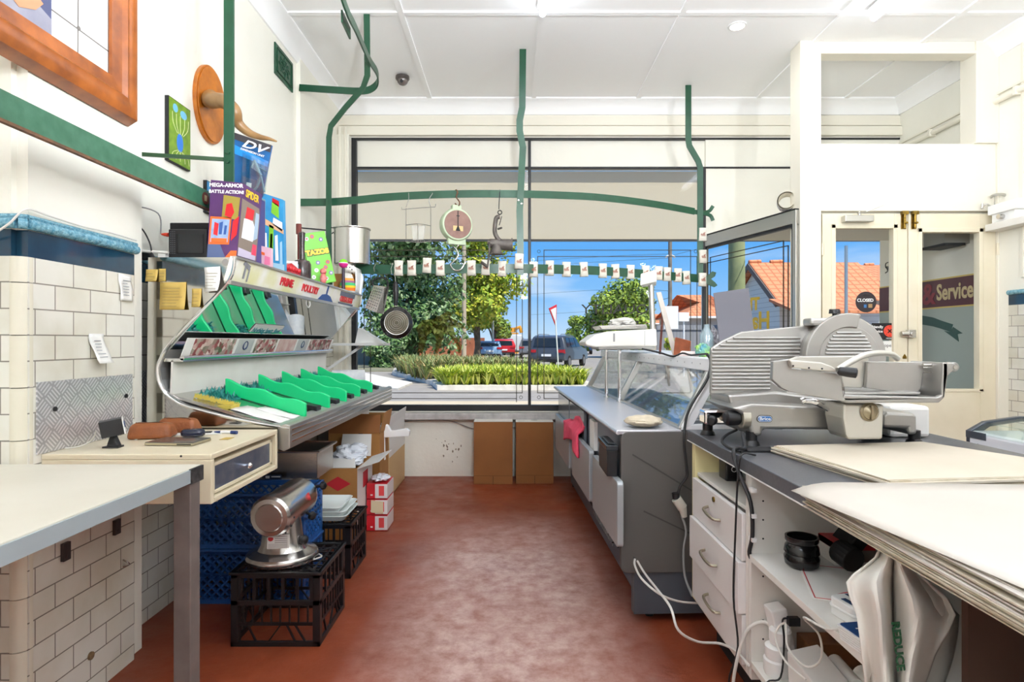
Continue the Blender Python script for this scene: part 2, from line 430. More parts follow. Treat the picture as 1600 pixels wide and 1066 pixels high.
# pale blue relief cap tile along the dado
def cap(mb, pts, m=0):
    for (x0, y0), (x1, y1) in zip(pts, pts[1:]):
        mb.tube([(x0, y0, 1.607), (x1, y1, 1.607)], .017, 10, m)
        mb.tube([(x0, y0, 1.628), (x1, y1, 1.628)], .008, 8, m)
m_ = MB(); cap(m_, [(-2.1, 1.774), (XN-.01, 1.774), (XN+.006, 1.79), (XN+.006, 2.31)]); cap(m_, [(XL+.006, 2.31), (XL+.006, 4.44)])
struct(m_, 'trim_2', aqua, smooth=True)
m_ = MB()                                          # tread plate sheets screwed over the tiles behind the bench
m_.box(XN, XN+.004, 1.83, 2.29, .895, 1.121); m_.box(XL, XL+.004, 2.33, 2.95, .70, 1.121)
m_.box(XN+.004, XN+.006, 1.90, 1.906, 1.02, 1.026)
tp = struct(m_, 'trim_3', plate_m)
m_ = MB()
for y, z in ((1.90, 1.03), (2.25, 1.04)): m_.cyl((XN+.004, y, z), (XN+.008, y, z), .008, n=12)
m_.build('screw', blackm, tp)
m_ = MB().box(-2.4, 3.8, -2.9, -2.7, 0, ZC); struct(m_, 'wall_back', cream)
# front wall: dado under the window, bulkhead above, side reveal
m_ = MB()
m_.box(-1.7, 1.80, YW-.03, YW+.16, 0, .60)
m_.box(-1.7, 3.6, YW, YW+.16, 3.137, ZC)
m_.box(-1.7, -1.49, YW-.10, YW+.16, 0, 3.137)
m_.box(1.80, 3.6, YW, YW+.10, 2.23, 3.137)
m_.box(-1.7, 1.8, YW+.03, YW+.12, 2.868, 3.137)
struct(m_, 'wall_front', cream_d if False else cream)
m_ = MB()                                          # timber mouldings over the window
m_.box(-1.63, 3.6, YW-.03, YW, 3.245, 3.262); m_.box(-1.63, 3.6, YW-.045, YW, 3.15, 3.235); m_.box(-1.63, 3.6, YW-.02, YW, 3.262, 3.34)
m_.box(-1.58, -1.55, YW-.12, YW-.10, .6, 3.2); m_.box(-1.525, -1.505, YW-.12, YW-.10, .6, 3.2)
struct(m_, 'trim_4', gloss_c, bevel=.004)
m_ = MB().box(-1.63, 1.80, YW-.14, YW-.03, .535, .595)
struct(m_, 'trim_5', mat('marble sill', '#cfcbc9', .3, c2='#8e8a88', nscale=14, namt=.1), bevel=.006)
# chipped paint on the dado
m_ = MB()
for k in range(16):
    cx, cz = PX(700, 5.43)+rnd.gauss(0, .05), PZ(700, 5.43)+rnd.gauss(0, .05); r = rnd.uniform(.003, .011)
    m_.prism([(cx+r*rnd.uniform(.4, 1.3)*math.cos(a), cz+1.6*r*rnd.uniform(.4, 1.3)*math.sin(a)) for a in [i*PI/4 for i in range(8)]], 'y', YW-.0312, YW-.03)
struct(m_, 'trim_6', mat('bare patches', '#8a7b68', .9))
# right wall, running on past the porch
m_ = MB()
m_.box(XR, 3.8, -2.9, 4.26, 0, 1.51, 1); m_.box(XR, 3.8, -2.9, 4.26, 1.51, 1.585, 2); m_.box(XR, 3.8, -2.9, 4.26, 1.585, ZC, 0)
m_.box(XR, 3.8, 4.26, 5.75, -.12, ZC, 0)
struct(m_, 'wall_right', [cream, tile_R, navy])
m_ = MB(); m_.tube([(XR, -2.7, 1.60), (XR, 4.26, 1.60)], .018, 10); struct(m_, 'trim_7', aqua, smooth=True)
m_ = MB()                                          # pale pipework and cover strips high on the right wall
m_.tube([(XR-.03, -2.7, 3.02), (XR-.03, 5.44, 3.02)], .022, 10); m_.box(XR-.02, XR, 1.0, 5.44, 3.07, 3.085)
for y in (2.6, 3.6, 4.15, 5.0): m_.box(XR-.055, XR, y-.012, y+.012, 2.99, 3.05)
m_.box(XR-.016, XR, 4.12, 4.14, 1.7, 3.35)
struct(m_, 'trim_8', gloss_c, smooth=True)
# cornice
def cornice(mb, p0, p1, inward):
    prof = [(0, 0), (0, -.12), (.012, -.12), (.02, -.105), (.035, -.07), (.07, -.035), (.105, -.02), (.12, -.012), (.12, 0)]
    p0, p1 = Vector(p0), Vector(p1); n = len(prof)
    vs = [p + Vector(inward)*a + Vector((0, 0, ZC+z)) for p in (p0, p1) for a, z in prof]
    mb.add(vs, [tuple(range(n)), tuple(range(2*n-1, n-1, -1))] + [(i, (i+1) % n, n+(i+1) % n, n+i) for i in range(n)])
m_ = MB()
cornice(m_, (XL, 2.307, 0), (XL, YW, 0), (1, 0, 0)); cornice(m_, (XN, 1.78, 0), (XN, 2.307, 0), (1, 0, 0))
cornice(m_, (XL, YW, 0), (XR, YW, 0), (0, -1, 0)); cornice(m_, (XR, -2.7, 0), (XR, YW, 0), (-1, 0, 0))
struct(m_, 'trim_9', white_c, smooth=True)

# ---- window_1: the big shop window
blackf = mat('black window steel', '#15161a', .4)
m_ = MB()
m_.box(-1.49, -1.445, YW-.01, YW+.05, .60, 3.137)               # left jamb
m_.box(-1.49, 1.80, YW-.01, YW+.05, .60, .655)                  # bottom
m_.box(-1.49, 3.6, YW-.012, YW+.05, 3.12, 3.137); m_.box(-1.45, 3.6, YW-.012, YW+.03, 2.852, 2.868)
m_.box(.150, .176, YW-.012, YW+.05, .65, 3.12)                  # mullion
m_.box(1.775, 1.80, YW-.01, YW+.05, .60, 2.86)
w1 = struct(m_, 'window_1', blackf, bevel=.003)
m_ = MB().box(-1.447, .151, YW+.016, YW+.022, .653, 2.854).box(.175, 1.776, YW+.016, YW+.022, .653, 2.854)
m_.build('glass_pane', window_g, w1)
# painted pinstripes on the glass
def pin(mb, pts, Y, w=.007):
    for (a, c), (d, e) in zip(pts, pts[1:]):
        x0, x1 = sorted((PX(a, Y), PX(d, Y))); z0, z1 = sorted((PZ(c, Y), PZ(e, Y)))
        mb.box(x0-w/2, x1+w/2, Y-.0015, Y, z0-w/2, z1+w/2)
m_ = MB(); Yg = YW+.0155
pin(m_, [(569, 630), (569, 401), (807, 401), (807, 628)], Yg); pin(m_, [(579, 618), (579, 391), (816, 391), (816, 614), (579, 614)], Yg)
pin(m_, [(569, 623), (807, 623)], Yg)
pin(m_, [(840, 614), (840, 401), (1089, 401), (1089, 623), (850, 623)], Yg); pin(m_, [(850, 623), (850, 391), (1079, 391), (1079, 614), (840, 614)], Yg)
for a, c in ((814, 621), (842, 621), (814, 393), (842, 393), (1087, 393)):
    m_.tube([P(a, c, Yg-.001)+Vector((.014*math.cos(t), 0, .014*math.sin(t))) for t in [i*PI/6 for i in range(12)]], .0022, 5, closed=True)
m_.build('pinstripe', mat('pinstripe paint', '#3a3524', .6), w1)
ink = mat('sign ink', '#2b2a22', .6)
Mg = lambda px, py: frame(P(px, py, Yg-.002), (-1, 0, 0), (0, 0, 1))
text('QUALITY', .125, Mg(961, 484), ink, 'painted_word', w1, .0006, sx=1.22)
text('MEATS', .125, Mg(961, 509), ink, 'painted_word', w1, .0006, sx=1.22)
# faded rearing animal painted on the left pane
beast = [(652,552),(655,530),(650,512),(660,500),(676,499),(690,492),(700,486),(706,489),(704,496),(712,500),(722,506),(728,514),(718,513),(708,511),(712,524),(722,540),(720,552),(716,552),(712,536),(702,524),(694,522),(690,536),(684,552),(679,552),(682,530),(676,520),(668,524),(664,540),(660,552)]
m_ = MB().pix(beast, Yg-.002, Yg-.0005); m_.build('painted_emblem', glass('faded gold film', '#d6d0b4', 0.01, .10, '#7d6d2c'), w1)

# ---- window_2: splayed side light of the porch
A2, B2 = Vector((1.80, YW+.05, 0)), Vector((2.13, 4.36, 0)); d2 = (B2-A2).normalized(); n2 = Vector((-d2.y, d2.x, 0)); L2 = (B2-A2).length
M2 = frame(A2, d2, (0, 0, 1)); 
def w2box(mb, u0, u1, z0, z1, t0, t1, m=0):
    mb.T = M2; mb.box(u0, u1, z0, z1, t0, t1, m); mb.T = None
m_ = MB(); w2box(m_, 0, L2, 0, .55, -.05, .05); struct(m_, 'wall_porch', gloss_c)
m_ = MB()
w2box(m_, 0, L2, 2.125, 2.225, -.03, .03, 0); w2box(m_, 0, L2, .55, .60, -.03, .03, 0)
w2box(m_, L2-.035, L2, .6, 2.13, -.03, .03, 0); w2box(m_, 0, .03, .6, 2.13, -.03, .03, 0)
w2box(m_, 0, L2, 2.105, 2.125, -.02, .02, 1); w2box(m_, L2-.055, L2-.035, .6, 2.12, -.02, .02, 1); w2box(m_, 0, L2, 2.225, 2.235, -.035, .035, 1)
w2 = struct(m_, 'window_2', [alu, blackf], bevel=.003)
m_ = MB(); w2box(m_, .03, L2-.055, .6, 2.106, -.003, .003); m_.build('glass_pane', window_g, w2)
m_ = MB()
for u0, z0, u1, z1 in ((.1, .7, .1, 2.02), (.1, 2.02, L2-.16, 2.02), (L2-.16, 2.02, L2-.16, .7), (.06, .74, .06, 1.98), (.06, 1.975, L2-.11, 1.975), (L2-.11, 1.975, L2-.11, .74)):
    w2box(m_, min(u0, u1)-.003, max(u0, u1)+.003, min(z0, z1)-.003, max(z0, z1)+.003, .003, .0045)
    w2box(m_, min(u0, u1)-.003, max(u0, u1)+.003, min(z0, z1)-.003, max(z0, z1)+.003, -.0045, -.003)
m_.build('pinstripe', MATS['pinstripe paint'], w2)
gold = mat('gold leaf lettering', '#b79a2c', .4, .3)
SGN = -1
def w2text(s, u, z, size):
    pt = A2 + d2*u + Vector((0, 0, z)) ; side = M2.to_3x3() @ Vector((0, 0, 1))
    s1 = -1 if side.dot(Vector((0, -1, 0))) > 0 else 1
    text(s, size, frame(pt + side*(.005*-s1), d2*SGN, (0, 0, 1)), gold, 'painted_word', w2, .0006, bold=.006)
w2text('The', .66, 1.55, .14); w2text('Haus', .70, 1.41, .19); w2text('&', .62, 1.28, .16)

# ---- porch: side sign on the right wall, tiled step, lid
m_ = MB().prism([(1.80, YW+.1), (1.80, YW+.04), (2.12, 4.40), (2.14, 4.42), (3.6, 4.42), (3.6, YW+.1)], 'z', 2.20, 2.245); struct(m_, 'trim_10', cream)
m_ = MB().box(1.6, 3.8, 4.3, 6.2, -.12, -.02); struct(m_, 'trim_11', mat('porch tiles', '#8d8078', .6))
m_ = MB()
m_.box(XR-.004, XR, 4.45, 5.75, 1.537, 1.765, 0); m_.box(XR-.005, XR, 4.45, 5.75, 1.765, 1.777, 1); m_.box(XR-.005, XR, 4.45, 5.75, 1.525, 1.537, 1)
m_.box(XR-.003, XR, 4.45, 5.75, .02, 1.525, 2)
sg = struct(m_, 'trim_12', [mat('maroon sign band', '#5d2f33', .5), mat('gold stripe', '#d8bd6a', .5), mat('grey green sign paint', '#a9b3ab', .5)])
sgt = mat('sign lettering', '#cdb98c', .5)
fr = lambda y, z: frame((XR-.006, y, z), (0, -1, 0), (0, 0, 1))
text('Service', .185, fr(4.775, 1.652), sgt, 'painted_word', sg, .0008, bold=.005, sx=.74)
text('Civility', .185, fr(5.40, 1.652), sgt, 'painted_word', sg, .0008, bold=.005, sx=.80)
text('&', .25, fr(5.07, 1.645), mat('sign ampersand', '#8c2b33', .5), 'painted_word', sg, .0008, bold=.006)
# green painted ribbon under the band
m_ = MB()
def ryz(px, py): # a point of the wall plane seen at that pixel
    Y = XR*F/(px-800); return (Y, PZ(py, Y))
top = [(1400, 494), (1425, 492), (1440, 493), (1458, 496), (1474, 502), (1490, 507)]; bot = [(1400, 508), (1425, 507), (1440, 507), (1458, 510), (1472, 514), (1486, 519)]
m_.prism([ryz(*p) for p in top] + [ryz(*p) for p in reversed(bot)], 'x', XR-.005, XR-.003, 0)
m_.prism([ryz(*p) for p in ((1490, 511), (1505, 521), (1497, 522), (1499, 534), (1476, 517), (1486, 519))], 'x', XR-.0055, XR-.003, 0)
m_.build('painted_ribbon', mat('dark green sign paint', '#2f5148', .5), sg)
hk = MB(); Yh = XR*F/(1388-800)
hk.tube([(XR, Yh, 1.94), (XR-.025, Yh, 1.955), (XR-.03, Yh-.01, 1.99), (XR-.01, Yh-.015, 2.0)], .005, 6, sub=3); hk.tube([(XR, Yh, 1.955), (XR-.02, Yh, 1.96), (XR-.015, Yh-.015, 1.92), (XR-.03, Yh, 1.90)], .005, 6, sub=3)
one(hk, 'wall_hook', blackm, 'black twisted iron hook on the porch wall above the Civility sign', 'hook', smooth=True)
m_ = MB().box(XR-.2, XR, 4.62, 4.85, 2.02, 2.19, 0).box(XR-.21, XR-.05, 4.60, 4.87, 2.0, 2.02, 1)
one(m_, 'meter_box', [mat('grey enamel', '#9b9a93', .5), blackm], 'grey metal box high on the porch wall behind the right door', 'box')

# ---- partition with the pair of doors
Yp = 4.36
m_ = MB()
m_.box(2.13, 2.285, Yp-.02, Yp+.14, 0, ZC)                       # left post
m_.box(3.43, 3.60, Yp-.02, Yp+.14, 2.715, ZC); m_.box(3.592, 3.60, Yp-.02, Yp+.14, 0, 2.715)
m_.box(2.285, 3.592, Yp, Yp+.06, 2.215, 2.715)                      # panel over the doors
m_.box(2.285, 3.43, Yp-.01, Yp+.12, 3.385, ZC)                    # beam under the ceiling
m_.box(2.285, 3.43, Yp-.02, Yp+.10, 3.375, 3.40)
struct(m_, 'wall_partition', gloss_c, bevel=.004)
def leaf(n, x0, x1, gx0, gx1, gz0, gz1, hinge):
    m_ = MB()
    m_.box(x0, gx0, Yp, Yp+.045, .02, 2.195); m_.box(gx1, x1, Yp, Yp+.045, .02, 2.195)
    m_.box(gx0, gx1, Yp, Yp+.045, gz1, 2.195); m_.box(gx0, gx1, Yp, Yp+.045, .02, gz0)
    m_.box(gx0-.02, gx0+.012, Yp-.006, Yp+.05, gz0-.01, gz1+.02); m_.box(gx1-.012, gx1+.02, Yp-.006, Yp+.05, gz0-.01, gz1+.02)
    m_.box(gx0-.02, gx1+.02, Yp-.006, Yp+.05, gz1-.01, gz1+.02); m_.box(gx0-.02, gx1+.02, Yp-.006, Yp+.05, gz0-.012, gz0+.01)
    m_.box(x0+.04, x1-.04, Yp-.008, Yp, .10, .50)
    d = struct(m_, 'door_%d' % n, door_c, bevel=.003)
    MB().box(gx0, gx1, Yp+.02, Yp+.025, gz0, gz1).build('glass_pane', window_g, d)
    h = MB()
    for z in (1.93, .4): h.cyl((hinge, Yp-.012, z-.045), (hinge, Yp-.012, z+.045), .009, n=10)
    h.build('hinge', door_c, d, smooth=True)
    return d
d1 = leaf(1, PX(1285, Yp), PX(1418, Yp), PX(1303, Yp), PX(1398, Yp), .89, PZ(355, Yp), PX(1284, Yp))
d2_ = leaf(2, PX(1419.5, Yp), PX(1556, Yp), PX(1438, Yp), PX(1532, Yp), PZ(610, Yp), PZ(361, Yp), PX(1557, Yp))
def brass_bolt(px, parent):
    m = MB(); c = P(px, 345, Yp-.012)
    m.box(c.x-.018, c.x+.018, Yp-.006, Yp, c.z-.06, c.z+.045); m.cyl((c.x, Yp-.018, c.z-.055), (c.x, Yp-.018, c.z+.07), .009, n=10)
    m.cyl((c.x, Yp-.02, c.z-.02), (c.x, Yp-.045, c.z-.02), .008, n=8); m.box(c.x-.022, c.x+.022, Yp-.03, Yp, c.z+.045, c.z+.07)
    m.build('bolt', brass, parent, smooth=True)
brass_bolt(1413, d1); brass_bolt(1429, d2_)
m = MB(); c = P(1416, 522, Yp)
m.box(c.x-.005, c.x+.05, Yp-.035, Yp, c.z-.028, c.z+.03); m.cyl((c.x+.0, Yp-.018, c.z), (c.x-.05, Yp-.018, c.z), .024, .02, n=14); m.cyl((c.x+.022, Yp-.035, c.z), (c.x+.022, Yp-.045, c.z), .016, n=12)
m.build('lock', steel, d1, smooth=True, bevel=.002)
m = MB(); c = P(1413, 558, Yp); m.prism([(c.x-.014, c.z-.012), (c.x+.014, c.z-.012), (c.x+.014, c.z+.002), (c.x, c.z+.022), (c.x-.014, c.z+.002)], 'y', Yp-.006, Yp); m.build('keyhole_plate', brass, d1)
# door closer over the left leaf
m = MB(); m.pix([(1321, 336), (1366, 336), (1366, 346), (1321, 346)], Yp-.06, Yp-.001); cl = m.build('closer_body', alu, d1, bevel=.004)
m = MB(); m.bar([P(1340, 333, Yp-.04), P(1354, 331, Yp-.1), P(1392, 315, Yp-.16)], .006, .016, (0, 0, 1)); m.cyl(P(1343, 337, Yp-.04), P(1343, 331, Yp-.04), .01); m.build('closer_arm', alu, d1)
# stickers on the glass of the left leaf
Ys = Yp+.018
def disc(mb, px, py, r, Y, t=.0015, m=0, n=28): c = P(px, py, Y); mb.cyl((c.x, Y-t, c.z), (c.x, Y, c.z), r, n=n, m=m)
st = MB(); disc(st, 1353, 472, .078, Ys)
st = one(st, 'door_sticker', mat('dark sticker', '#2a2226', .4), 'round dark CLOSED sticker on the left door glass', 'sticker')
fy = lambda px, py, Y: frame(P(px, py, Y), (1, 0, 0), (0, 0, 1))
text('CLOSED', .033, fy(1352, 469.5, Ys-.003), whitep, 'lettering', st, .0004, bold=.0008)
m = MB(); m.pix([(1350, 476), (1354, 476), (1354, 481), (1350, 481)], Ys-.0032, Ys-.0015, 0); m.pix([(1357, 475), (1363, 475), (1363, 481), (1357, 481)], Ys-.0032, Ys-.0015, 1); m.build('printed_mark', [mat('sticker blue', '#3f77b0', .5), mat('sticker tan', '#a58458', .5)], st)
st = MB(); st.pix([(1362, 505), (1401, 505), (1401, 531), (1362, 531)], Ys-.0015, Ys)
st = one(st, 'door_sticker', mat('black sticker', '#17171a', .4), 'black sticker with a red round badge on the left door glass', 'sticker', bevel=.001)
m = MB(); c = P(1390, 517.5, Ys-.0016)
m.cyl((c.x, c.y-.001, c.z), c, .044, n=28, m=0)
for k in range(8):
    a = k*PI/4; m.cyl((c.x+.034*math.cos(a), c.y-.0016, c.z+.034*math.sin(a)), (c.x+.034*math.cos(a), c.y-.001, c.z+.034*math.sin(a)), .003, n=6, m=1)
m.T = Matrix.Translation(c) @ Matrix.Rotation(R(45), 4, 'Y'); m.box(-.02, .02, -.002, 0, -.004, .004, 1); m.box(-.004, .004, -.002, 0, -.02, .02, 1); m.T = None
m.build('round_badge', [mat('badge red', '#e0452f', .5), mat('badge dark', '#2a1410', .5)], st)
text('friendly', .028, fy(1371, 511, Ys-.002), whitep, 'lettering', st, .0003, bold=.0006)
text('service', .028, fy(1371, 518, Ys-.002), whitep, 'lettering', st, .0003, bold=.0006)
text('MEMBER', .014, fy(1390, 529, Ys-.002), whitep, 'lettering', st, .0003)
st = MB(); st.pix([(1380, 533), (1401, 533), (1401, 549), (1380, 549)], Ys-.0015, Ys)
st = one(st, 'door_sticker', paper, 'small white open sticker under the black one on the left door', 'sticker')
text('open', .036, fy(1389, 540, Ys-.002), mat('sticker ink', '#333333', .6), 'lettering', st, .0003)

# shelf, switch box, gas bracket by the right post
m = MB(); m.box(XR-.115, XR, 3.95, 4.33, 2.055, 2.105); one(m, 'wall_shelf', whiteb, 'short white shelf on the right wall beside the door frame', 'shelf', bevel=.003)
m = MB(); m.box(XR-.09, XR, 4.10, 4.30, 2.108, 2.22); sb = one(m, 'switch_box', whitep, 'white electrical box standing on the short wall shelf', 'switch box', bevel=.006)
m = MB(); m.box(XR-.105, XR, 4.06, 4.32, 2.17, 2.24); m.build('lid', whitep, sb, bevel=.006)
m = MB(); m.cyl((XR-.09, 4.2, 2.14), (XR-.125, 4.2, 2.14), .018, n=14); m.build('dial', steel, sb, smooth=True)
m = MB(); Yb = Yp-.03
m.tube([P(1549, 308, Yb), P(1553, 305, Yb-.03), P(1566, 304, Yb-.04), P(1576, 309, Yb-.03), P(1580, 320, Yb-.02)], .011, 8, sub=4); m.tube([P(1535, 323, Yb), P(1541, 319, Yb-.02), P(1547, 322, Yb-.02), P(1554, 328, Yb)], .006, 8, sub=4)
m.tube([P(1554, 328, Yb), P(1554, 306, Yb-.02)], .005, 6); m.cyl(P(1535, 318, Yb), P(1534.5, 326, Yb), .008)
one(m, 'gas_bracket', alu, 'old metal pipe bracket on the right door post', 'bracket', smooth=True)
# ---------------------------------------------------------------- outside
GZ = -.17
asph = mat('sunlit asphalt', '#a39c92', .85, c2='#948d84', nscale=3, namt=.4)
conc = mat('pale concrete', '#d2c2a6', .85, c2='#c2b193', nscale=2, namt=.4)
kerbm = mat('white kerb', '#e8e2d6', .8, c2='#cfc7b8', nscale=4)
struct(MB().box(-60, 90, 6.2, 150, GZ-.2, GZ), 'ground', asph)
struct(MB().box(-30, 40, 5.6, 13.4, GZ, GZ+.05), 'footpath', conc)
m = MB(); m.prism([(-9.5, 21), (-3.3, 17.0), (-3.3, 19.5), (-7.2, 27), (-16, 27)], 'z', GZ, GZ+.05); struct(m, 'side_path', kerbm)
struct(MB().box(-30, -4.6, 27.2, 60, GZ, GZ+.04), 'verge', mat('shaded verge', '#77775f', .9, c2='#8f8a70', nscale=2))
# planted traffic island
isl = [(-2.15, 16.9), (1.9, 16.9), (2.4, 17.4), (2.5, 18.6), (1.6, 21.5), (-.2, 25.5), (-3.2, 28), (-5.6, 28), (-5.0, 24.5), (-2.6, 19)]
struct(MB().prism(isl, 'z', GZ, GZ+.14), 'island_kerb', kerbm)
def inside(x, y, poly):
    c = False; j = len(poly)-1
    for i in range(len(poly)):
        if (poly[i][1] > y) != (poly[j][1] > y) and x < (poly[j][0]-poly[i][0])*(y-poly[i][1])/(poly[j][1]-poly[i][1])+poly[i][0]: c = not c
        j = i
    return c
def blades(mb, x, y, z, n, h, spread, w, nm=1):
    for k in range(n):
        a = rnd.uniform(0, 2*PI); s = rnd.uniform(.3, 1)*spread; hh = h*rnd.uniform(.6, 1.1); c, d = math.cos(a), math.sin(a)
        px, py = -d*w/2, c*w/2; m_i = rnd.randrange(nm)
        p0 = (x, y, z); p1 = (x+c*s*.4, y+d*s*.4, z+hh*.7); p2 = (x+c*s, y+d*s, z+hh*rnd.uniform(.7, 1.05))
        mb.add([(p0[0]-px, p0[1]-py, z), (p0[0]+px, p0[1]+py, z), (p1[0]+px, p1[1]+py, p1[2]), (p1[0]-px, p1[1]-py, p1[2]), p2], [(0,1,2,3), (3,2,4)], m_i)
gl = [mat('strappy leaf yellow', '#bcc632', .6), mat('strappy leaf green', '#86a02a', .6), mat('strappy leaf pale', '#d5d86a', .6)]
m = MB(); i1 = [(-2.0, 17.15), (2.1, 17.15), (2.2, 18.4), (1.2, 20.6), (-.9, 20.8), (-2.4, 18.8)]
for k in range(620):
    while True:
        x, y = rnd.uniform(-2.6, 2.4), rnd.uniform(17.1, 20.9)
        if inside(x, y, i1): break
    blades(m, x, y, GZ+.12, 20, .52, .50, .05, 3)
one(m, 'strappy_hedge', gl, 'low bright yellow-green strappy leaved planting along the island kerb', 'plants', kind='stuff', recalc=False)
gl2 = [mat('grey green grass', '#8f9f6a', .7), mat('straw grass', '#b3a067', .7), mat('olive grass', '#7b8a46', .7)]
m = MB(); i2 = [(-3.0, 19.3), (-.7, 21.2), (1.2, 21.0), (.1, 24.5), (-3, 27.5), (-5.2, 27.5), (-4.8, 24.5)]
for k in range(420):
    while True:
        x, y = rnd.uniform(-5.4, 1.4), rnd.uniform(19.2, 27.8)
        if inside(x, y, i2): break
    blades(m, x, y, GZ+.12, 24, .72, .60, .045, 3)
one(m, 'grass_tussocks', gl2, 'grey-green and straw coloured grasses at the back of the traffic island', 'plants', kind='stuff', recalc=False)

def tree(name, px0, px1, pyt, pyb, Y, cols, label, trunk=True, dens=9000, leaf=.22, lobes=16, group=None, gz=None):
    x0, x1, z1, z0 = PX(px0, Y), PX(px1, Y), PZ(pyt, Y), PZ(pyb, Y)
    cx, cz, rx, rz = (x0+x1)/2, (z0+z1)/2, (x1-x0)/2, (z1-z0)/2
    t = thing(name, label, 'tree', (cx, Y, GZ), group=group)
    lb = []
    for k in range(lobes):
        a = rnd.uniform(0, 2*PI); q = rnd.uniform(0, .68); el = rnd.uniform(-.75, .78)
        lb.append((cx + rx*q*math.cos(a)*math.sqrt(1-el*el*.6), Y + rx*.8*q*math.sin(a), cz + rz*el, rnd.uniform(.26, .42)*min(rx, rz*1.2)))
    m = MB()
    vs = []; fs = []; ms = []
    for k in range(dens):
        lx, ly, lz, lr = lb[rnd.randrange(lobes)]
        u = rnd.uniform(-1, 1); a = rnd.uniform(0, 2*PI); s = math.sqrt(1-u*u); r_ = lr*rnd.uniform(.55, 1.12)
        c = Vector((lx + r_*s*math.cos(a), ly + r_*s*math.sin(a), lz + r_*u*.85))
        n = Vector((s*math.cos(a)+rnd.gauss(0, .5), s*math.sin(a)+rnd.gauss(0, .5), u+rnd.gauss(0, .5)+.3)).normalized()
        e1 = n.orthogonal().normalized(); e2 = n.cross(e1); th = rnd.uniform(0, PI); q1 = (e1*math.cos(th)+e2*math.sin(th))*leaf*rnd.uniform(.5, 1.1); q2 = n.cross(q1)*.55
        b_ = len(vs); vs += [tuple(c-q1), tuple(c+q2), tuple(c+q1), tuple(c-q2)]; fs.append((b_, b_+1, b_+2, b_+3)); ms.append(rnd.randrange(len(cols)))
    m.v, m.f, m.m = vs, fs, ms
    m.build('crown', cols, t, recalc=False)
    if trunk:
        m = MB(); pts = [(cx, Y, GZ), (cx+.1*rx*rnd.uniform(-1, 1), Y, (GZ+z0)/2), (cx+.12*rx*rnd.uniform(-1, 1), Y, cz)]
        m.tube(pts, .22, 8, radii=[.3, .22, .1] if rx > 2 else [.1, .08, .04])
        for l_ in lb[:6]: m.tube([(cx, Y, max(GZ+.6, z0*.8)), ((cx+l_[0])/2, (Y+l_[1])/2, (z0+l_[2])/2+.3), l_[:3]], .07, 5, radii=[.13, .09, .03] if rx > 2 else [.04, .03, .02])
        m.build('trunk', mat('tree bark', '#7a6c5a', .9, c2='#4f463a', nscale=3), t, smooth=True)
    return t
dk = [mat('leaf deep green', '#688a4a', .7), mat('leaf grey green', '#93a878', .7), mat('leaf mid green', '#4a6c38', .7)]
yl = [mat('leaf yellow green', '#a4b32a', .6), mat('leaf bright', '#8aa526', .6), mat('leaf golden', '#c6c23c', .6)]
md = [mat('leaf fresh green', '#7f9b32', .65), mat('leaf olive', '#6c8637', .65), mat('leaf lime', '#9db23a', .65)]
tree('broad_tree', 515, 745, 330, 590, 34, dk, 'large dark green tree filling the left side of the window', dens=16000, leaf=.20, lobes=30)
tree('shade_tree', 660, 828, 345, 525, 42, yl, 'yellow-green tree behind the mullion side of the left pane', dens=13000, leaf=.20, lobes=26)
tree('street_tree', 735, 815, 440, 545, 55, md, 'smaller green tree beside the parked red car', dens=4000, leaf=.22, lobes=10)
tree('street_tree', 892, 1030, 437, 552, 50, md, 'round green tree behind the counter scale', dens=10000, leaf=.22, lobes=20)
tree('street_tree', 868, 925, 490, 540, 70, md, 'small distant green tree left of the round one', dens=2500, leaf=.25, lobes=9)
tree('garden_shrub', 1296, 1392, 438, 590, 24, md, 'bright green bushy shrub seen through the left door glass', dens=6000, leaf=.1, lobes=14)
tree('garden_shrub', 1030, 1056, 526, 556, 22, yl, 'small yellow-green bush by the paling fence', dens=900, leaf=.07, lobes=5)
tree('low_shrub', 560, 650, 520, 580, 31, dk, 'dark shrub in the shade under the large tree', dens=5000, leaf=.13, lobes=12, trunk=False)
# palings, low walls
pal = stripe_mat('grey palings', '#8e8f92', '#6d6f74', 0, 7.0, .12)
m = MB().box(PX(1026, 26), PX(1145, 26), 26, 26.06, GZ, PZ(508, 26)); f1 = one(m, 'paling_fence', pal, 'grey paling fence behind the counter scale and knife', 'fence')
m = MB().box(PX(1026, 26), PX(1145, 26), 25.95, 26, PZ(512, 26)-.1, PZ(512, 26)); m.build('rail', MATS['grey palings'], f1)
m = MB().box(PX(636, 52), PX(757, 52), 52, 52.3, GZ, PZ(528, 52)); one(m, 'brick_fence', mat('red brick fence', '#b06a48', .85, c2='#8e5138', nscale=2), 'low red brick fence behind the island grasses', 'fence')
m = MB().box(-14, PX(640, 33), 36.0, 36.25, GZ, 1.15); one(m, 'rendered_wall', mat('render in shade', '#97988c', .85, c2='#868779', nscale=1.5), 'grey rendered garden wall at the far left of the window', 'wall')

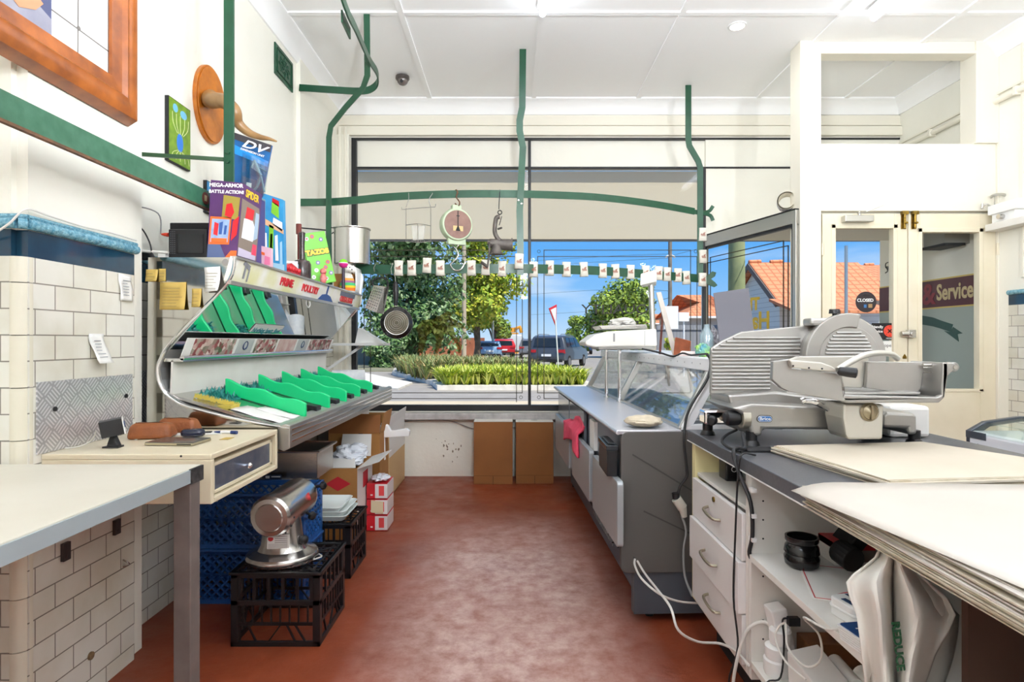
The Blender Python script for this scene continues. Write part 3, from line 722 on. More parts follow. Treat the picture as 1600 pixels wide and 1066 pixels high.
# poles
def pole(px, pyt, Y, r, material, name, label, r2=None):
    m = MB(); m.cyl((PX(px, Y), Y, GZ), (PX(px, Y), Y, PZ(pyt, Y)), r, r2 or r*.85, 14)
    return one(m, name, material, label, 'pole', smooth=True)
ptim = mat('treated timber pole', '#9aa072', .8, c2='#6f7a55', nscale=2.2, namt=.5)
pole(1151, 330, 11.0, .17, ptim, 'timber_pole', 'thick greenish timber pole just outside the splayed window')
g_p = mat('weathered power pole', '#8c8377', .85, c2='#6e675e', nscale=3)
p1 = pole(1047, 350, 30, .11, g_p, 'power_pole', 'weathered grey power pole left of the small terracotta roof')
m = MB(); m.tube([P(1040, 402, 30), P(1047, 398, 30), P(1055, 402, 30)], .05, 6); m.build('insulator', whitep, p1)
pole(770, 455, 44, .09, mat('pale pole', '#d9d6cc', .6), 'street_pole', 'pale pole by the parked blue car')
pole(725, 380, 38, .16, mat('pale trunk', '#b6a892', .8), 'street_pole', 'pale brown pole in front of the yellow-green tree')
pole(858, 300, 60, .1, g_p, 'power_pole', 'thin distant power pole left of the give way sign') if False else None
pole(1322, 384, 20, .06, alu, 'antenna_mast', 'grey metal mast seen through the left door glass')
# overhead wires
m = MB()
for y0, y1 in ((388, 402), (396, 408), (440, 460), (472, 470)): m.tube([P(828, y0+20, 60), P(960, y0+12, 44), P(1047, y1-5, 30)], .012, 4, sub=3)
m.tube([P(1047, 400, 30), P(1160, 372, 12), P(1250, 350, 9.6)], .008, 4, sub=4)
one(m, 'overhead_wires', cable_k, 'thin overhead wires crossing the sky to the power pole', 'wires', kind='stuff')
# give way sign seen almost edge on
Y = 19.0
m = MB(); m.cyl((PX(874, Y), Y, GZ), P(868, 500, Y), .022, n=10)
gw = one(m, 'road_sign', mat('sign post', '#e0ded8', .5), 'leaning triangular road sign on a white post in the island', 'sign', smooth=True)
m = MB(); a, b_, c = P(857, 482, Y), P(869, 476, Y+.35), P(868, 511, Y+.2)
m.add([a, b_, c, a+Vector((.02, -.015, 0)), b_+Vector((.02, -.015, 0)), c+Vector((.02, -.015, 0))], [(0,1,2), (5,4,3), (0,3,4,1), (1,4,5,2), (2,5,3,0)]); m.build('sign_plate', redp, gw)
m = MB(); q = (a+b_+c)/3; a2, b2, c2 = [q+(p-q)*.66+Vector((.01, -.03, 0)) for p in (a, b_, c)]
m.add([a2, b2, c2, a2+Vector((.02, 0, 0)), b2+Vector((.02, 0, 0)), c2+Vector((.02, 0, 0))], [(0,1,2), (5,4,3), (0,3,4,1), (1,4,5,2), (2,5,3,0)]); m.build('sign_face', mat('sign face', '#d8d4d0', .5), gw)

# vehicles: body extruded from a side profile, tapered glasshouse, lamps, wheels
def car(name, label, loc, yaw, col, L_=4.5, W=1.85, Hh=1.65, kind='suv', tail='#b8222a'):
    t = thing(name, label, 'car', loc, (0, 0, yaw), local=True)
    cm = mat('car paint '+col, col, .3, .3, coat=.6); gm = mat('car glass', '#1d2730', .1)
    if kind == 'van': prof = [(0, .35), (0, 1.5), (.15, Hh-.05), (.5, Hh), (L_*.72, Hh), (L_*.86, 1.25), (L_-.1, .95), (L_, .4)]
    else: prof = [(0, .4), (-.03, .75), (.05, 1.0), (.18, Hh-.1), (.45, Hh), (L_*.5, Hh), (L_*.68, Hh*.66), (L_*.92, Hh*.58), (L_, .75), (L_-.02, .35)]
    belt = Hh*.62
    m = MB(); n = len(prof)     # cross-section narrows above the belt line
    def half(z): return W/2 if z <= belt else W/2 - (z-belt)*.28
    vs = [(x, -half(z), z) for x, z in prof] + [(x, half(z), z) for x, z in prof]
    m.add(vs, [tuple(range(n)), tuple(range(2*n-1, n-1, -1))] + [(i, (i+1) % n, n+(i+1) % n, n+i) for i in range(n)])
    m.build('body', cm, t, bevel=.05, smooth=True)
    m = MB()
    for s in (-1, 1):
        y1 = s*(W/2+.005); y2 = s*(half(Hh-.12)+.012)
        for xa, xb, xc, xd in (((.45, L_*.24, L_*.24, .55)), ((L_*.26, L_*.45, L_*.43, L_*.26)), ((L_*.465, L_*.64, L_*.53, L_*.445))):
            m.add([(xa, y1, belt+.03), (xb, y1, belt+.03), (xc, y2, Hh-.12), (xd, y2, Hh-.12)], [(0, 1, 2, 3)])
    m.add([(.045, -W*.38, belt+.05), (.045, W*.38, belt+.05), (.13, W*.34, Hh-.16), (.13, -W*.34, Hh-.16)], [(0, 1, 2, 3)])
    m.build('windows', gm, t, solid=.02)
    m = MB()
    for s in (-1, 1): m.box(-.06, .12, s*W/2-.03 if s > 0 else -W/2-.02, s*W/2+.02 if s > 0 else -W/2+.03, .78, .98); m.box(-.07, .03, min(s*.5*W, s*.3*W), max(s*.5*W, s*.3*W), .82, .97)
    m.build('tail_lamps', mat('tail lamp '+tail, tail, .2), t)
    m = MB(); m.box(-.08, -.03, -.26, .26, .62, .74); m.build('number_plate', whitep, t)
    m = MB(); m.box(-.09, 0, -W/2+.1, W/2-.1, .33, .48); m.build('bumper', blackm, t)
    for x in (L_*.19, L_*.81):
        for s in (-1, 1):
            m = MB(); m.cyl((x, s*(W/2-.2), .33), (x, s*(W/2+.01), .33), .33, n=18); wh = m.build('wheel', mat('tyre', '#1c1c1d', .8), t, smooth=True)
            m = MB(); m.cyl((x, s*(W/2), .33), (x, s*(W/2+.025), .33), .21, n=14); m.build('rim', alu, wh, smooth=True)
    if kind == 'suv':
        m = MB()
        for s in (-1, 1): m.tube([(.5, s*.62, Hh+.02), (.6, s*.62, Hh+.06), (L_*.46, s*.62, Hh+.06), (L_*.5, s*.62, Hh+.02)], .02, 6)
        m.build('roof_rail', alu, t)
    return t
car('parked_suv', 'dark grey SUV seen from behind, right of the window mullion', (PX(853, 31), 30.5, GZ), R(68), '#4b4f55', 4.7, 1.95, 1.72)
car('parked_car', 'silver-blue car parked behind the island grasses', (PX(766, 44), 43, GZ), R(97), '#8fb0cf', 4.2, 1.8, 1.42, 'car')
car('parked_car', 'red car parked behind the silver-blue one', (PX(788, 50), 49.5, GZ), R(94), '#cf1f27', 4.4, 1.85, 1.6, 'car')
car('parked_van', 'white van parked beyond the red car', (PX(803, 60), 58, GZ), R(92), '#d9d9d6', 5, 2.0, 2.1, 'van')
car('moving_car', 'grey car on the road just left of the mullion', (PX(829, 48), 47, GZ), R(88), '#7b7d83', 4.4, 1.85, 1.6, 'suv')
car('parked_car', 'small blue car far down the road beside the scale', (PX(912, 62), 62, GZ), R(85), '#33517d', 4.4, 1.85, 1.5, 'car')
m = MB(); Y = 66
m.box(PX(797, Y), PX(806, Y), Y, Y+2, PZ(519, Y), PZ(512, Y)); m.tube([P(806, 514, Y), P(812, 511, Y), P(815, 520, Y)], .22, 8); m.box(PX(796, Y), PX(810, Y), Y-.1, Y+2.2, GZ, PZ(520, Y))
one(m, 'excavator', mat('machine yellow', '#e0992c', .5), 'small orange excavator far away above the red car', 'machine')

# houses
rt = stripe_mat('terracotta roof tiles', '#dd9163', '#bd7048', 2, 5.5, .22, axis2=0, freq2=3.2)
wb = stripe_mat('white weatherboards', '#dcdcd6', '#b9bab6', 2, 5.0, .12)
rb = mat('dull red paint', '#a5463b', .7)
def gable_house(name, label, x0, x1, Yf, Yr, Yb, ze, zr, wall, win):
    t = thing(name, label, 'house', ((x0+x1)/2, (Yf+Yb)/2, GZ))
    m = MB().box(x0+.3, x1, Yf+.4, Yb-.4, GZ, ze); m.prism([(Yf+.4, ze), (Yr, zr-.12), (Yb-.4, ze)], 'x', x0+.3, x1); m.build('wall', wall, t)
    m = MB(); th = .12
    m.prism([(Yf, ze-.05), (Yr, zr), (Yr, zr+th), (Yf, ze+th-.05)], 'x', x0, x1+.2); m.prism([(Yr, zr), (Yb, ze-.05), (Yb, ze+th-.05), (Yr, zr+th)], 'x', x0, x1+.2)
    for k in range(int((x1-x0)/.9)): m.tube([(x0+k*.9, Yr, zr+th), (x0+k*.9+.5, Yr, zr+th+.02)], .1, 6)
    m.build('roof', rt, t)
    m = MB()
    m.prism([(Yf-.02, ze-.22), (Yr, zr-.16), (Yr, zr+.08), (Yf-.02, ze+.04)], 'x', x0-.06, x0-.01); m.prism([(Yr, zr-.16), (Yb, ze-.22), (Yb, ze+.04), (Yr, zr+.08)], 'x', x0-.06, x0-.01); m.box(x0-.02, x1, Yf-.06, Yf, ze-.2, ze+.02)
    m.build('barge_board', mat('dark barge board', '#6b5d55', .7), t)
    for wx, wz, ww, wh in win:
        m = MB().box(wx, wx+ww, Yf+.3, Yf+.41, wz, wz+wh); f_ = m.build('window', whitep, t)
        m = MB().box(wx+.07, wx+ww/2-.03, Yf+.28, Yf+.3, wz+.07, wz+wh-.07).box(wx+ww/2+.03, wx+ww-.07, Yf+.28, Yf+.3, wz+.07, wz+wh-.07); m.build('pane', mat('house pane', '#8794a0', .15), f_)
    return t
h1 = gable_house('gable_house', 'white boarded house with terracotta gable roof beyond the side light', PX(1170, 24.8), 14.4, 22.2, 24.8, 28, 2.75, 4.45, wb, [(11.6, 1.2, 1.2, 1.0)])
m = MB(); m.prism([(20.2, 2.2), (22.3, 2.75), (22.3, 2.85), (20.2, 2.3)], 'x', 9.75, 13.2); m.build('porch_roof', rt, h1)
m = MB(); 
for x in (9.9, 11.4, 13.0): m.box(x-.06, x+.06, 20.3, 20.42, GZ, 2.25)
m.build('porch_post', whitep, h1); m = MB().box(9.8, 13.2, 20.25, 20.45, GZ, .75); m.build('porch_wall', mat('dark brick', '#7a5a50', .8), h1)
h3 = gable_house('red_house', 'red walled house with terracotta roof seen through the left door glass', 16.2, 27, 29.5, 33, 38, 4.2, 5.4, rb, [(16.9, 2.3, 1.2, 1.1), (18.4, 2.3, 1.2, 1.1)])
m = MB(); m.prism([(26.5, 2.0), (29.6, 4.6), (29.6, 4.7), (26.5, 2.1)], 'x', 19.2, 25); m.build('lower_roof', rt, h3); m = MB().box(19.4, 24.8, 26.7, 29.5, GZ, 2.1); m.build('lower_wall', whiteb, h3)
def hip_house(name, label, x0, x1, Yf, Yb, ze, zr, wall):
    t = thing(name, label, 'house', ((x0+x1)/2, (Yf+Yb)/2, GZ))
    MB().box(x0+.35, x1-.35, Yf+.35, Yb-.35, GZ, ze).build('wall', wall, t)
    d = (Yb-Yf)/2; m = MB(); ym = (Yf+Yb)/2
    m.add([(x0, Yf, ze), (x1, Yf, ze), (x1, Yb, ze), (x0, Yb, ze), (x0+d*.8, ym, zr), (x1-d*.8, ym, zr)], [(0,1,5,4), (1,2,5), (2,3,4,5), (3,0,4), (3,2,1,0)]); m.build('roof', rt, t)
    MB().box(x0, x1, Yf-.02, Yf+.03, ze-.12, ze).build('gutter', whitep, t)
    return t
hip_house('hip_roof_house', 'small house with a terracotta hip roof behind the green rail end', PX(1066, 34), PX(1160, 34), 34, 41, PZ(494, 34), PZ(458, 36), mat('pale render', '#c9c4b8', .8))
hip_house('hip_roof_house', 'distant orange roofed house above the counter scale display', PX(1002, 60), PX(1050, 60), 60, 67, PZ(505, 60), PZ(490, 62), mat('dun render', '#b9ad99', .8))
m = MB().box(PX(1040, 24), PX(1062, 24), 24.2, 24.26, PZ(514, 24), PZ(478, 24)).cyl((PX(1046, 24), 24.3, GZ), (PX(1046, 24), 24.3, PZ(480, 24)), .03)
one(m, 'sign_board', whitep, 'large blank back of a white road sign by the fence', 'sign')
m = MB().box(PX(1063, 23), PX(1079, 23), 23.2, 23.26, PZ(502, 23), PZ(488, 23)).cyl((PX(1072, 23), 23.3, GZ), (PX(1072, 23), 23.3, PZ(490, 23)), .03)
one(m, 'sign_board', whitep, 'small blank back of a road sign right of the large one', 'sign')

# street awning over the footpath
aw = mat('cream translucent awning', '#f6f0e0', .8); nt_ = aw.node_tree; tr_ = nt_.nodes.new('ShaderNodeBsdfTranslucent'); tr_.inputs['Color'].default_value = lin('#f8f3e6')
mx_ = nt_.nodes.new('ShaderNodeMixShader'); mx_.inputs['Fac'].default_value = .5; nt_.links.new(nt_.nodes['Principled BSDF'].outputs[0], mx_.inputs[1]); nt_.links.new(tr_.outputs[0], mx_.inputs[2]); nt_.links.new(mx_.outputs[0], nt_.nodes['Material Output'].inputs['Surface'])  # translucency added so sun through it brightens the underside
m = MB(); m.box(-9, 10, 5.62, 9.35, 2.87, 2.875, 0)
struct(m, 'awning', [aw])
m = MB(); m.box(-9, 10, 9.35, 9.43, 2.845, 3.10); struct(m, 'awning_fascia', mat('grey awning edge', '#5d6067', .6))
m = MB().cyl((2.62, 5.1, 2.195), (2.62, 5.1, 2.20), .06, n=20); one(m, 'porch_light', whitep, 'round recessed fitting in the porch soffit seen through the left door', 'light')
# ---------------------------------------------------------------- left wall decorations
# big timber picture frame, leaning out at the top
fx = XN
t = thing('picture_frame', 'large varnished timber picture frame at the top left, holding an old tile panel', 'picture frame', (fx+.03, 1.8, 2.07))
def fr_rail(mb, y0, z0, y1, z1, w, up, m=0):
    for k, (a, d, tt) in enumerate(((0, .42, .055), (.42, .62, .04), (.62, 1.0, .03))):
        pass
m = MB(); Ya, Yb_, Za, Zb = 1.25, 2.262, 2.075, 3.15; wv = .105
prof = [(0, 0), (.045, .012), (.052, .03), (.046, .045), (.05, .06), (.036, .07), (.03, .105), (.018, .105), (.018, .03), (0, .0)]
def frame_side(mb, pa, pb, inn):  # profile: first number out of the wall, second inwards
    pa, pb = Vector(pa), Vector(pb); n = len(prof)
    d = (pb-pa).normalized()
    vs = []
    for p, s in ((pa, 1), (pb, -1)):
        vs += [p + Vector((a, 0, 0)) + Vector(inn)*b_*1.3 + d*s*b_*1.3 for a, b_ in prof]
    mb.add(vs, [tuple(range(n)), tuple(range(2*n-1, n-1, -1))] + [(i, (i+1) % n, n+(i+1) % n, n+i) for i in range(n)])
fx0 = fx+.006
for nm, pa, pb, inn in (('bottom_rail', (fx0, Ya, Za), (fx0, Yb_, Za), (0, 0, 1)), ('side_rail', (fx0, Yb_, Za), (fx0, Yb_, Zb), (0, -1, 0)), ('top_rail', (fx0, Yb_, Zb), (fx0, Ya, Zb), (0, 0, -1)), ('side_rail', (fx0, Ya, Zb), (fx0, Ya, Za), (0, 1, 0))):
    m = MB(); frame_side(m, pa, pb, inn); m.build(nm, wood, t, smooth=True)
m = MB().box(fx0, fx0+.012, Ya+.09, Yb_-.09, Za+.09, Zb-.09); pn = m.build('tile_panel', mat('old white tile panel', '#ecebe8', .35), t)
m = MB(); gx = fx0+.0125
for y in (1.985,): m.bar([(gx, y-.004, Za+.1), (gx, y+.004, Zb-.1)], .002, .0045, (1, 0, 0))
for z in (2.305, 2.75): m.bar([(gx, Ya+.1, z+.006), (gx, Yb_-.1, z-.004)], .002, .004, (1, 0, 0))
m.cyl((gx, 1.985, 2.307), (gx+.002, 1.985, 2.307), .008, n=8); m.build('crack', mat('grey crack', '#7a7570', .8), pn)
ph = MB(); gy = lambda px: XN*-F/(px-800)
ph.box(gx, gx+.003, 1.35, 1.865, 2.18, 2.9, 0); ph.T = Matrix.Translation((0, .12, -.20))
ph.prism([(1.34, 2.38), (1.745, 2.38), (1.745, 2.47), (1.6, 2.52), (1.4, 2.45)], 'x', gx+.003, gx+.0035, 1)
ph.prism([(1.40, 2.75), (1.50, 2.72), (1.61, 2.55), (1.56, 2.50), (1.45, 2.58), (1.37, 2.68)], 'x', gx+.0035, gx+.0045, 2)
ph.prism([(1.56, 2.50), (1.62, 2.55), (1.66, 2.565), (1.70, 2.54), (1.69, 2.51), (1.71, 2.50), (1.68, 2.465), (1.62, 2.44), (1.58, 2.46)], 'x', gx+.0045, gx+.0055, 3)
ph.prism([(1.67, 2.76), (1.70, 2.68), (1.735, 2.60), (1.742, 2.585), (1.744, 2.66), (1.742, 2.76)], 'x', gx+.0045, gx+.0055, 4); ph.T = None
ph.build('photo_print', [mat('photo blue', '#4a4f72', .5), mat('photo grey', '#9c9ba6', .5, c2='#73758a', nscale=6), mat('photo sleeve', '#d9ccb4', .6, c2='#b9aa8e', nscale=60), mat('photo skin', '#c98f6b', .6), mat('photo orange', '#f07a1c', .5)], pn)
# green painted tile with a blue flower
def plaque(x, y0, y1, z0, z1, cols, name, label, deco):
    m = MB().box(x, x+.018, y0, y1, z0, z1, 0).box(x+.018, x+.02, y0+.004, y1-.004, z0+.004, z1-.004, 1)
    o = one(m, name, cols, label, 'picture')
    return o
o = plaque(XL, 2.757, 2.945, 2.10, 2.405, [blackm, mat('green painted tile', '#7f9f2a', .4, c2='#5f8420', nscale=30)], 'painted_tile', 'small green painted tile with a blue shape hanging on the left wall', 0)
m = MB(); m.ball((XL+.02, 2.85, 2.21), (.002, .028, .045), 12, 0); m.ball((XL+.02, 2.88, 2.355), (.002, .03, .02), 10, 1); m.ball((XL+.02, 2.81, 2.365), (.002, .022, .02), 10, 1)
for dy in (-.06, -.03, 0, .035, .065): m.tube([(XL+.021, 2.85+dy*.4, 2.25), (XL+.021, 2.85+dy, 2.29), (XL+.021, 2.85+dy*1.1, 2.34)], .0015, 5, 2, sub=3); m.tube([(XL+.021, 2.85+dy*.3, 2.17), (XL+.021, 2.85+dy, 2.15), (XL+.021, 2.85+dy*1.2, 2.12)], .0015, 5, 2, sub=3)
m.build('painted_motif', [mat('motif blue', '#2c78cf', .4), mat('motif pale blue', '#6fb6d8', .4), mat('motif cream', '#cfd79a', .5)], o)
o = plaque(XL, 3.10, 3.28, 1.93, 2.10, [blackm, mat('blue painted tile', '#3a8fc4', .4, c2='#2b6fa6', nscale=9)], 'painted_tile', 'small blue and sand painted tile half hidden behind the green post', 0)
m = MB().prism([(3.105, 1.935), (3.275, 1.935), (3.275, 2.02), (3.2, 2.0), (3.15, 1.975), (3.105, 1.965)], 'x', XL+.02, XL+.021); m.build('painted_motif', mat('motif sand', '#c9a86a', .6), o)
# round timber plaque with a horn
Yc = 3.15; Zc_ = PZ(163, 3.14)
t = thing('horn_plaque', 'oval varnished timber plaque mounted with one long curved horn', 'wall plaque', (XL, Yc, Zc_-.2))
m = MB(); m.T = Matrix.Translation((XL, Yc, Zc_)) @ Matrix.Diagonal((1, 1.0, 1.0, 1)); pts = [(.155*math.cos(a)*(1.0), .205*math.sin(a)) for a in [i*2*PI/40 for i in range(40)]]
m.prism(pts, 'x', 0, .02); m.prism([(a*.94, b_*.95) for a, b_ in pts], 'x', .02, .027); m.T = None
m.build('board', wood_p, t, bevel=.002)
hp = [Vector((XL+.02, Yc-.02, Zc_+.03)), P(330, 157, 3.02), P(348, 158, 2.98), P(366, 172, 2.95), P(372, 192, 2.98), P(388, 207, 3.0), P(405, 214, 3.0), P(420, 217, 3.0), P(432, 221, 2.98)]
m = MB(); sp_ = smooth_pts(hp, 6); m.tube(sp_, .04, 14, radii=[.045 - .041*(i/(len(sp_)-1))**1.1 for i in range(len(sp_))]); m.build('horn', mat('ringed horn', '#b9925f', .35, c2='#6d4a2a', nscale=7, namt=.3), t, smooth=True)
# cast iron vent
t = thing('wall_vent', 'green cast iron ventilator plate high on the left wall', 'vent', (XL, 4.18, 3.09))
m = MB().box(XL, XL+.012, 4.02, 4.345, 3.085, 3.30); m.build('plate', green, t, bevel=.003)
m = MB(); xx = XL+.013
for a, r in ((0, .05), (1, .03)):
    m.tube([(xx, 4.18+r*1.5*math.cos(q), 3.192+r*math.sin(q)) for q in [i*PI/8 for i in range(16)]], .004, 6, closed=True)
for k in range(8): a = k*PI/4; m.tube([(xx, 4.18, 3.192), (xx+.003, 4.18+.055*math.cos(a+.3), 3.192+.04*math.sin(a+.3)), (xx, 4.18+.10*math.cos(a), 3.192+.07*math.sin(a))], .0045, 6, sub=3)
for y0, y1, z0, z1 in ((4.05, 4.315, 3.11, 3.115), (4.05, 4.315, 3.27, 3.275)): m.box(XL+.012, XL+.018, y0, y1, z0, z1)
for y0 in (4.05, 4.31): m.box(XL+.012, XL+.018, y0, y0+.005, 3.11, 3.275)
m.build('grille', mat('dark green enamel', '#1f4a35', .35), t, smooth=True)
# security dome on the ceiling
c = P(629, 125, 2.18*F/408); c.z = ZC-.011
t = thing('dome_camera', 'small dark security dome on the ceiling left of the centre post', 'camera', (c.x, c.y, c.z))
m = MB().lathe([(.056, 0), (.058, -.02), (.05, -.032)], c, 24); m.build('housing', mat('bronze housing', '#4a4340', .35), t, smooth=True)
m = MB().lathe([(.046, -.03), (.042, -.05), (.03, -.066), (.012, -.074), (.001, -.075)], c, 24); m.build('dome', mat('smoked dome', '#6a625e', .1), t, smooth=True)
m = MB().cyl(c+Vector((0, -.03, -.05)), c+Vector((0, -.047, -.058)), .014, n=12); m.build('lens', black, t)
# receipts on the tiles
def note(mb, px, py, w, h, Y, m=0, lean=.0, twist=0):
    pass
def receipt(y, z, w, h, label, mt_=paper, x=XN, curl=.02, name='receipt'):
    t_ = MB(); t_.sheet(lambda u, v: (x+.002+curl*(1-v)**2+.006*math.sin(u*3+v*4)**2, y+(u-.5)*w+.008*(1-v), z+v*h), 5, 8)
    o = one(t_, name, mt_, label, 'paper', smooth=True, solid=.0006)
    q = MB()
    for k in range(6):
        vv = .2+.11*k; q.box(x+.005+curl*(1-vv)**2+.006, x+.0058+curl*(1-vv)**2+.006, y-w*.3, y+w*rnd.uniform(0, .3), z+vv*h, z+vv*h+.0025)
    q.build('printed_lines', mat('faint ink', '#8d8f94', .8), o)
    return o
receipt(2.09, PZ(568, 2.07), .075, .105, 'curling white receipts clipped to the middle of the left wall tiles', curl=.035)
receipt(2.245, PZ(470, 2.24), .075, .10, 'plain white slip of paper taped under the navy tiles by the cables', curl=.004, name='paper_slip')
# bundle of cables hanging in the gap between the pier and the case
m = MB()
for k in range(4):
    m.tube([(XL+.03+.012*k, 2.335+.01*k, 1.58-.0*k), (XL+.035+.012*k, 2.345, 1.3+.03*math.sin(k)), (XL+.02+.02*math.sin(k*2), 2.34+.012*math.sin(k*3), 1.05), (XL+.05+.01*k, 2.345, .8), (XL+.03, 2.35+.01*k, .52)], .0045, 6, sub=6)
one(m, 'cable_bundle', cable_k, 'dark cables hanging in the gap beside the poultry display', 'cables', kind='stuff', smooth=True)

# ---------------------------------------------------------------- green meat rail frame
t = thing('meat_rail', 'green painted steel hanging rail frame running along the left and across the window', 'hanging rail', (-1.3, 4.4, 1.6))
UP = (0, 0, 1)
m = MB().bar([(-1.31, .95, 1.857), (-1.31, 2.545, 1.857)], .075, .010, UP); r0 = m.build('rail', green_w, t)
m = MB().box(-1.318, -1.303, .95, 2.545, 1.812, 1.82); m.build('rust_edge', rust, r0)
m = MB().cyl((-1.305, 2.50, 1.857), (-1.303, 2.50, 1.857), .026, n=20); m.box(-1.3045, -1.3028, 2.49, 2.51, 1.845, 1.87, 1); m.build('round_sticker', [mat('sticker maroon', '#6b3524', .5), mat('sticker cream', '#c9b98e', .6)], r0)
px1 = PX(358, 2.56); m = MB().bar([(px1, 2.56, 1.595), (px1, 2.56, ZC)], .012, .042, (0, 1, 0)); m.box(px1-.021, px1-.014, 2.56, 2.585, 1.595, ZC); m.build('post', green, t)
m = MB(); 
for z in (1.88, 2.07, 2.03): m.cyl((px1+.0, 2.545, z), (px1+.0, 2.556, z), .008, n=8)
m.build('bolt', green, t)
m = MB().bar([(px1-.07, 2.56, ZC-.02), (px1-.03, 2.56, 3.30), (px1, 2.56, 3.22)], .012, .035, (0, 1, 0), sub=4); m.build('brace', green, t)
m = MB().bar([(XL, 2.50, PZ(240, 2.50)), (px1-.01, 2.57, PZ(248.5, 2.56))], .016, .01, UP); m.build('wall_rod', mat('dark green rod', '#2c4a2f', .4), t)
# second post, kinked
Yq = 4.2
m = MB().bar([P(515, 445, 4.38), P(513.5, 360, 4.38), P(514, 215, 4.36), P(517, 197, 4.35), P(540, 168, 4.25), P(567, 138, 4.12), P(574, 118, 4.05), P(573.5, 60, 3.99), P(573, 18, 3.97)], .010, .040, (0, 1, 0)); m.build('post', green, t, smooth=True)
m = MB().bar([(-1.60, 4.42, PZ(137, 4.42)), P(520, 140.5, 4.41), P(562, 142.5, 4.40), P(580, 139, 4.40), P(590, 128, 4.36), P(589, 113, 4.22), P(577, 93, 3.95), P(556, 45, 3.4), P(537, 2, 2.98), (-.86, 2.5, 3.16)], .050, .010, UP, sub=4); m.build('rail', green, t, smooth=True)
m = MB(); a, b_ = P(540, 22, 3.12), P(552, 50, 3.4); m.bar([a+Vector((-.02, 0, -.01)), b_+Vector((-.02, 0, -.01))], .06, .010, UP); m.build('splice_plate', green, t)
m = MB().bar([(-1.60, 4.42, PZ(356, 4.42)), P(512, 360, 4.38)], .010, .006, UP); m.build('wall_rod', blackm, t)
# upper arched rail and lower rail across the window
def YR(px): return 4.45 if px <= 815 else 4.45 + (px-815)/275*.65
m = MB().bar([P(x, y, YR(x)) for x, y in ((467, 316.5), (513, 316), (560, 312.5), (600, 308.5), (660, 305), (735, 303), (815, 303.5), (870, 305), (930, 308), (990, 314.5), (1040, 322), (1085, 330.5))], .056, .010, UP, sub=3); ur = m.build('rail', green, t, smooth=True)
m = MB()
m.bar([P(1085, 330.5, 5.1), P(1098, 332, 5.11), P(1108, 330, 5.12), P(1114, 322, 5.12)], .03, .010, UP, sub=3); m.bar([P(1085, 332, 5.1), P(1100, 334, 5.11), P(1110, 337, 5.12), P(1114, 345, 5.12)], .03, .010, UP, sub=3); m.build('fishtail_end', green, ur, smooth=True)
m = MB().bar([P(x, y, YR(x)) for x, y in ((556, 421), (640, 421), (735, 420), (815, 420), (870, 421), (930, 423), (990, 427), (1040, 431), (1100, 436))], .070, .010, UP, sub=3); lr = m.build('rail', green, t, smooth=True)
m = MB(); Y = 5.11
m.prism([(PX(x, Y), PZ(y, Y)) for x, y in ((1098, 430), (1105, 431), (1113, 424), (1119, 426), (1117, 432), (1111, 436), (1117, 441), (1121, 446), (1116, 449), (1108, 446), (1102, 442), (1098, 442))], 'y', Y-.005, Y+.005); m.build('fishtail_end', green, lr, bevel=.002)
m = MB().bar([P(813, 430, 4.44), P(813, 380, 4.44), P(812, 330, 4.44), P(817, 230, 4.44), P(812, 205, 4.445), P(812, 188, 4.45), P(816, 168, 4.46), P(817, 77, 4.47)], .010, .050, (0, 1, 0)); m.build('post', green, t)
m = MB().bar([P(1094, 440, 5.09), P(1094, 262, 5.09), P(1091, 252, 5.09), P(1077, 228, 5.1), P(1075.5, 218, 5.1), P(1075.5, 133, 5.1)], .010, .050, (0, 1, 0)); m.build('post', green, t)
for px, py, Y in ((814, 166, 4.44), (815, 171, 4.44), (811, 317, 4.43), (1095, 345, 5.08)):
    pass
m = MB(); m.cyl(P(810, 313, 4.43), P(810, 313, 4.45), .007, n=8); m.cyl(P(815, 318, 4.43), P(815, 318, 4.45), .007, n=8); m.build('bolt', steel, t)
# small white printed sleeves over the lower rail
logo = mat('brown logo ink', '#9a4a2c', .6); slv = mat('white sleeve', '#e6e2d6', .6, c2='#dbd6c7', nscale=10); dki = mat('sleeve inside', '#3b3b3d', .8)
def make_sleeve(label):
    t_ = thing('rail_sleeve', label, 'sleeve', (0, 0, 0), local=True)
    m = MB(); prof_ = []; w = .066; n = 12
    def ring(z): # flattened tube open below
        out = []
        for k in range(n):
            a = 2*PI*k/n; out.append((w/2*math.copysign(abs(math.cos(a))**.5, math.cos(a)), .017*math.copysign(abs(math.sin(a))**.7, math.sin(a)), z))
        return out
    vs = ring(-.058)+ring(-.02)+ring(.03)+ring(.056); sc = [1.04, .98, .96, 1.0]
    vs = [(v[0]*sc[i//n], v[1]*(1.15 if i//n in (0, 3) else 1), v[2]) for i, v in enumerate(vs)]
    m.add(vs, [(r*n+k, r*n+(k+1) % n, (r+1)*n+(k+1) % n, (r+1)*n+k) for r in range(3) for k in range(n)])
    m.build('sleeve_body', slv, t_, smooth=True, solid=.002)
    m = MB(); y0 = -.0195
    for a, b_, c_, d_ in ((-.021, -.006, .018, -.001), (-.018, -.014, .02, -.010), (-.019, .001, -.012, .005), (-.008, .001, -.004, .006), (0, .0, .005, .012), (.008, .0, .012, .014), (.003, .009, .014, .013), (.012, .012, .016, .019)):
        m.box(a, c_, y0-.001, y0, min(b_, d_), max(b_, d_))
    m.build('printed_logo', logo, t_)
    return t_
ordn = ['leftmost', 'second from the left', 'third from the left', 'fourth from the left', 'fifth from the left, right of the hook', 'behind the mincer handle', 'just left of the centre post']
ordr = ['just right of the centre post', 'second right of the centre post', 'third right of the centre post', 'fourth right of the centre post', 'fifth right of the centre post', 'sixth right of the centre post', 'seventh right of the centre post', 'hidden behind the scale display', 'just right of the scale display', 'third from the right end', 'second from the right end', 'last before the right post']
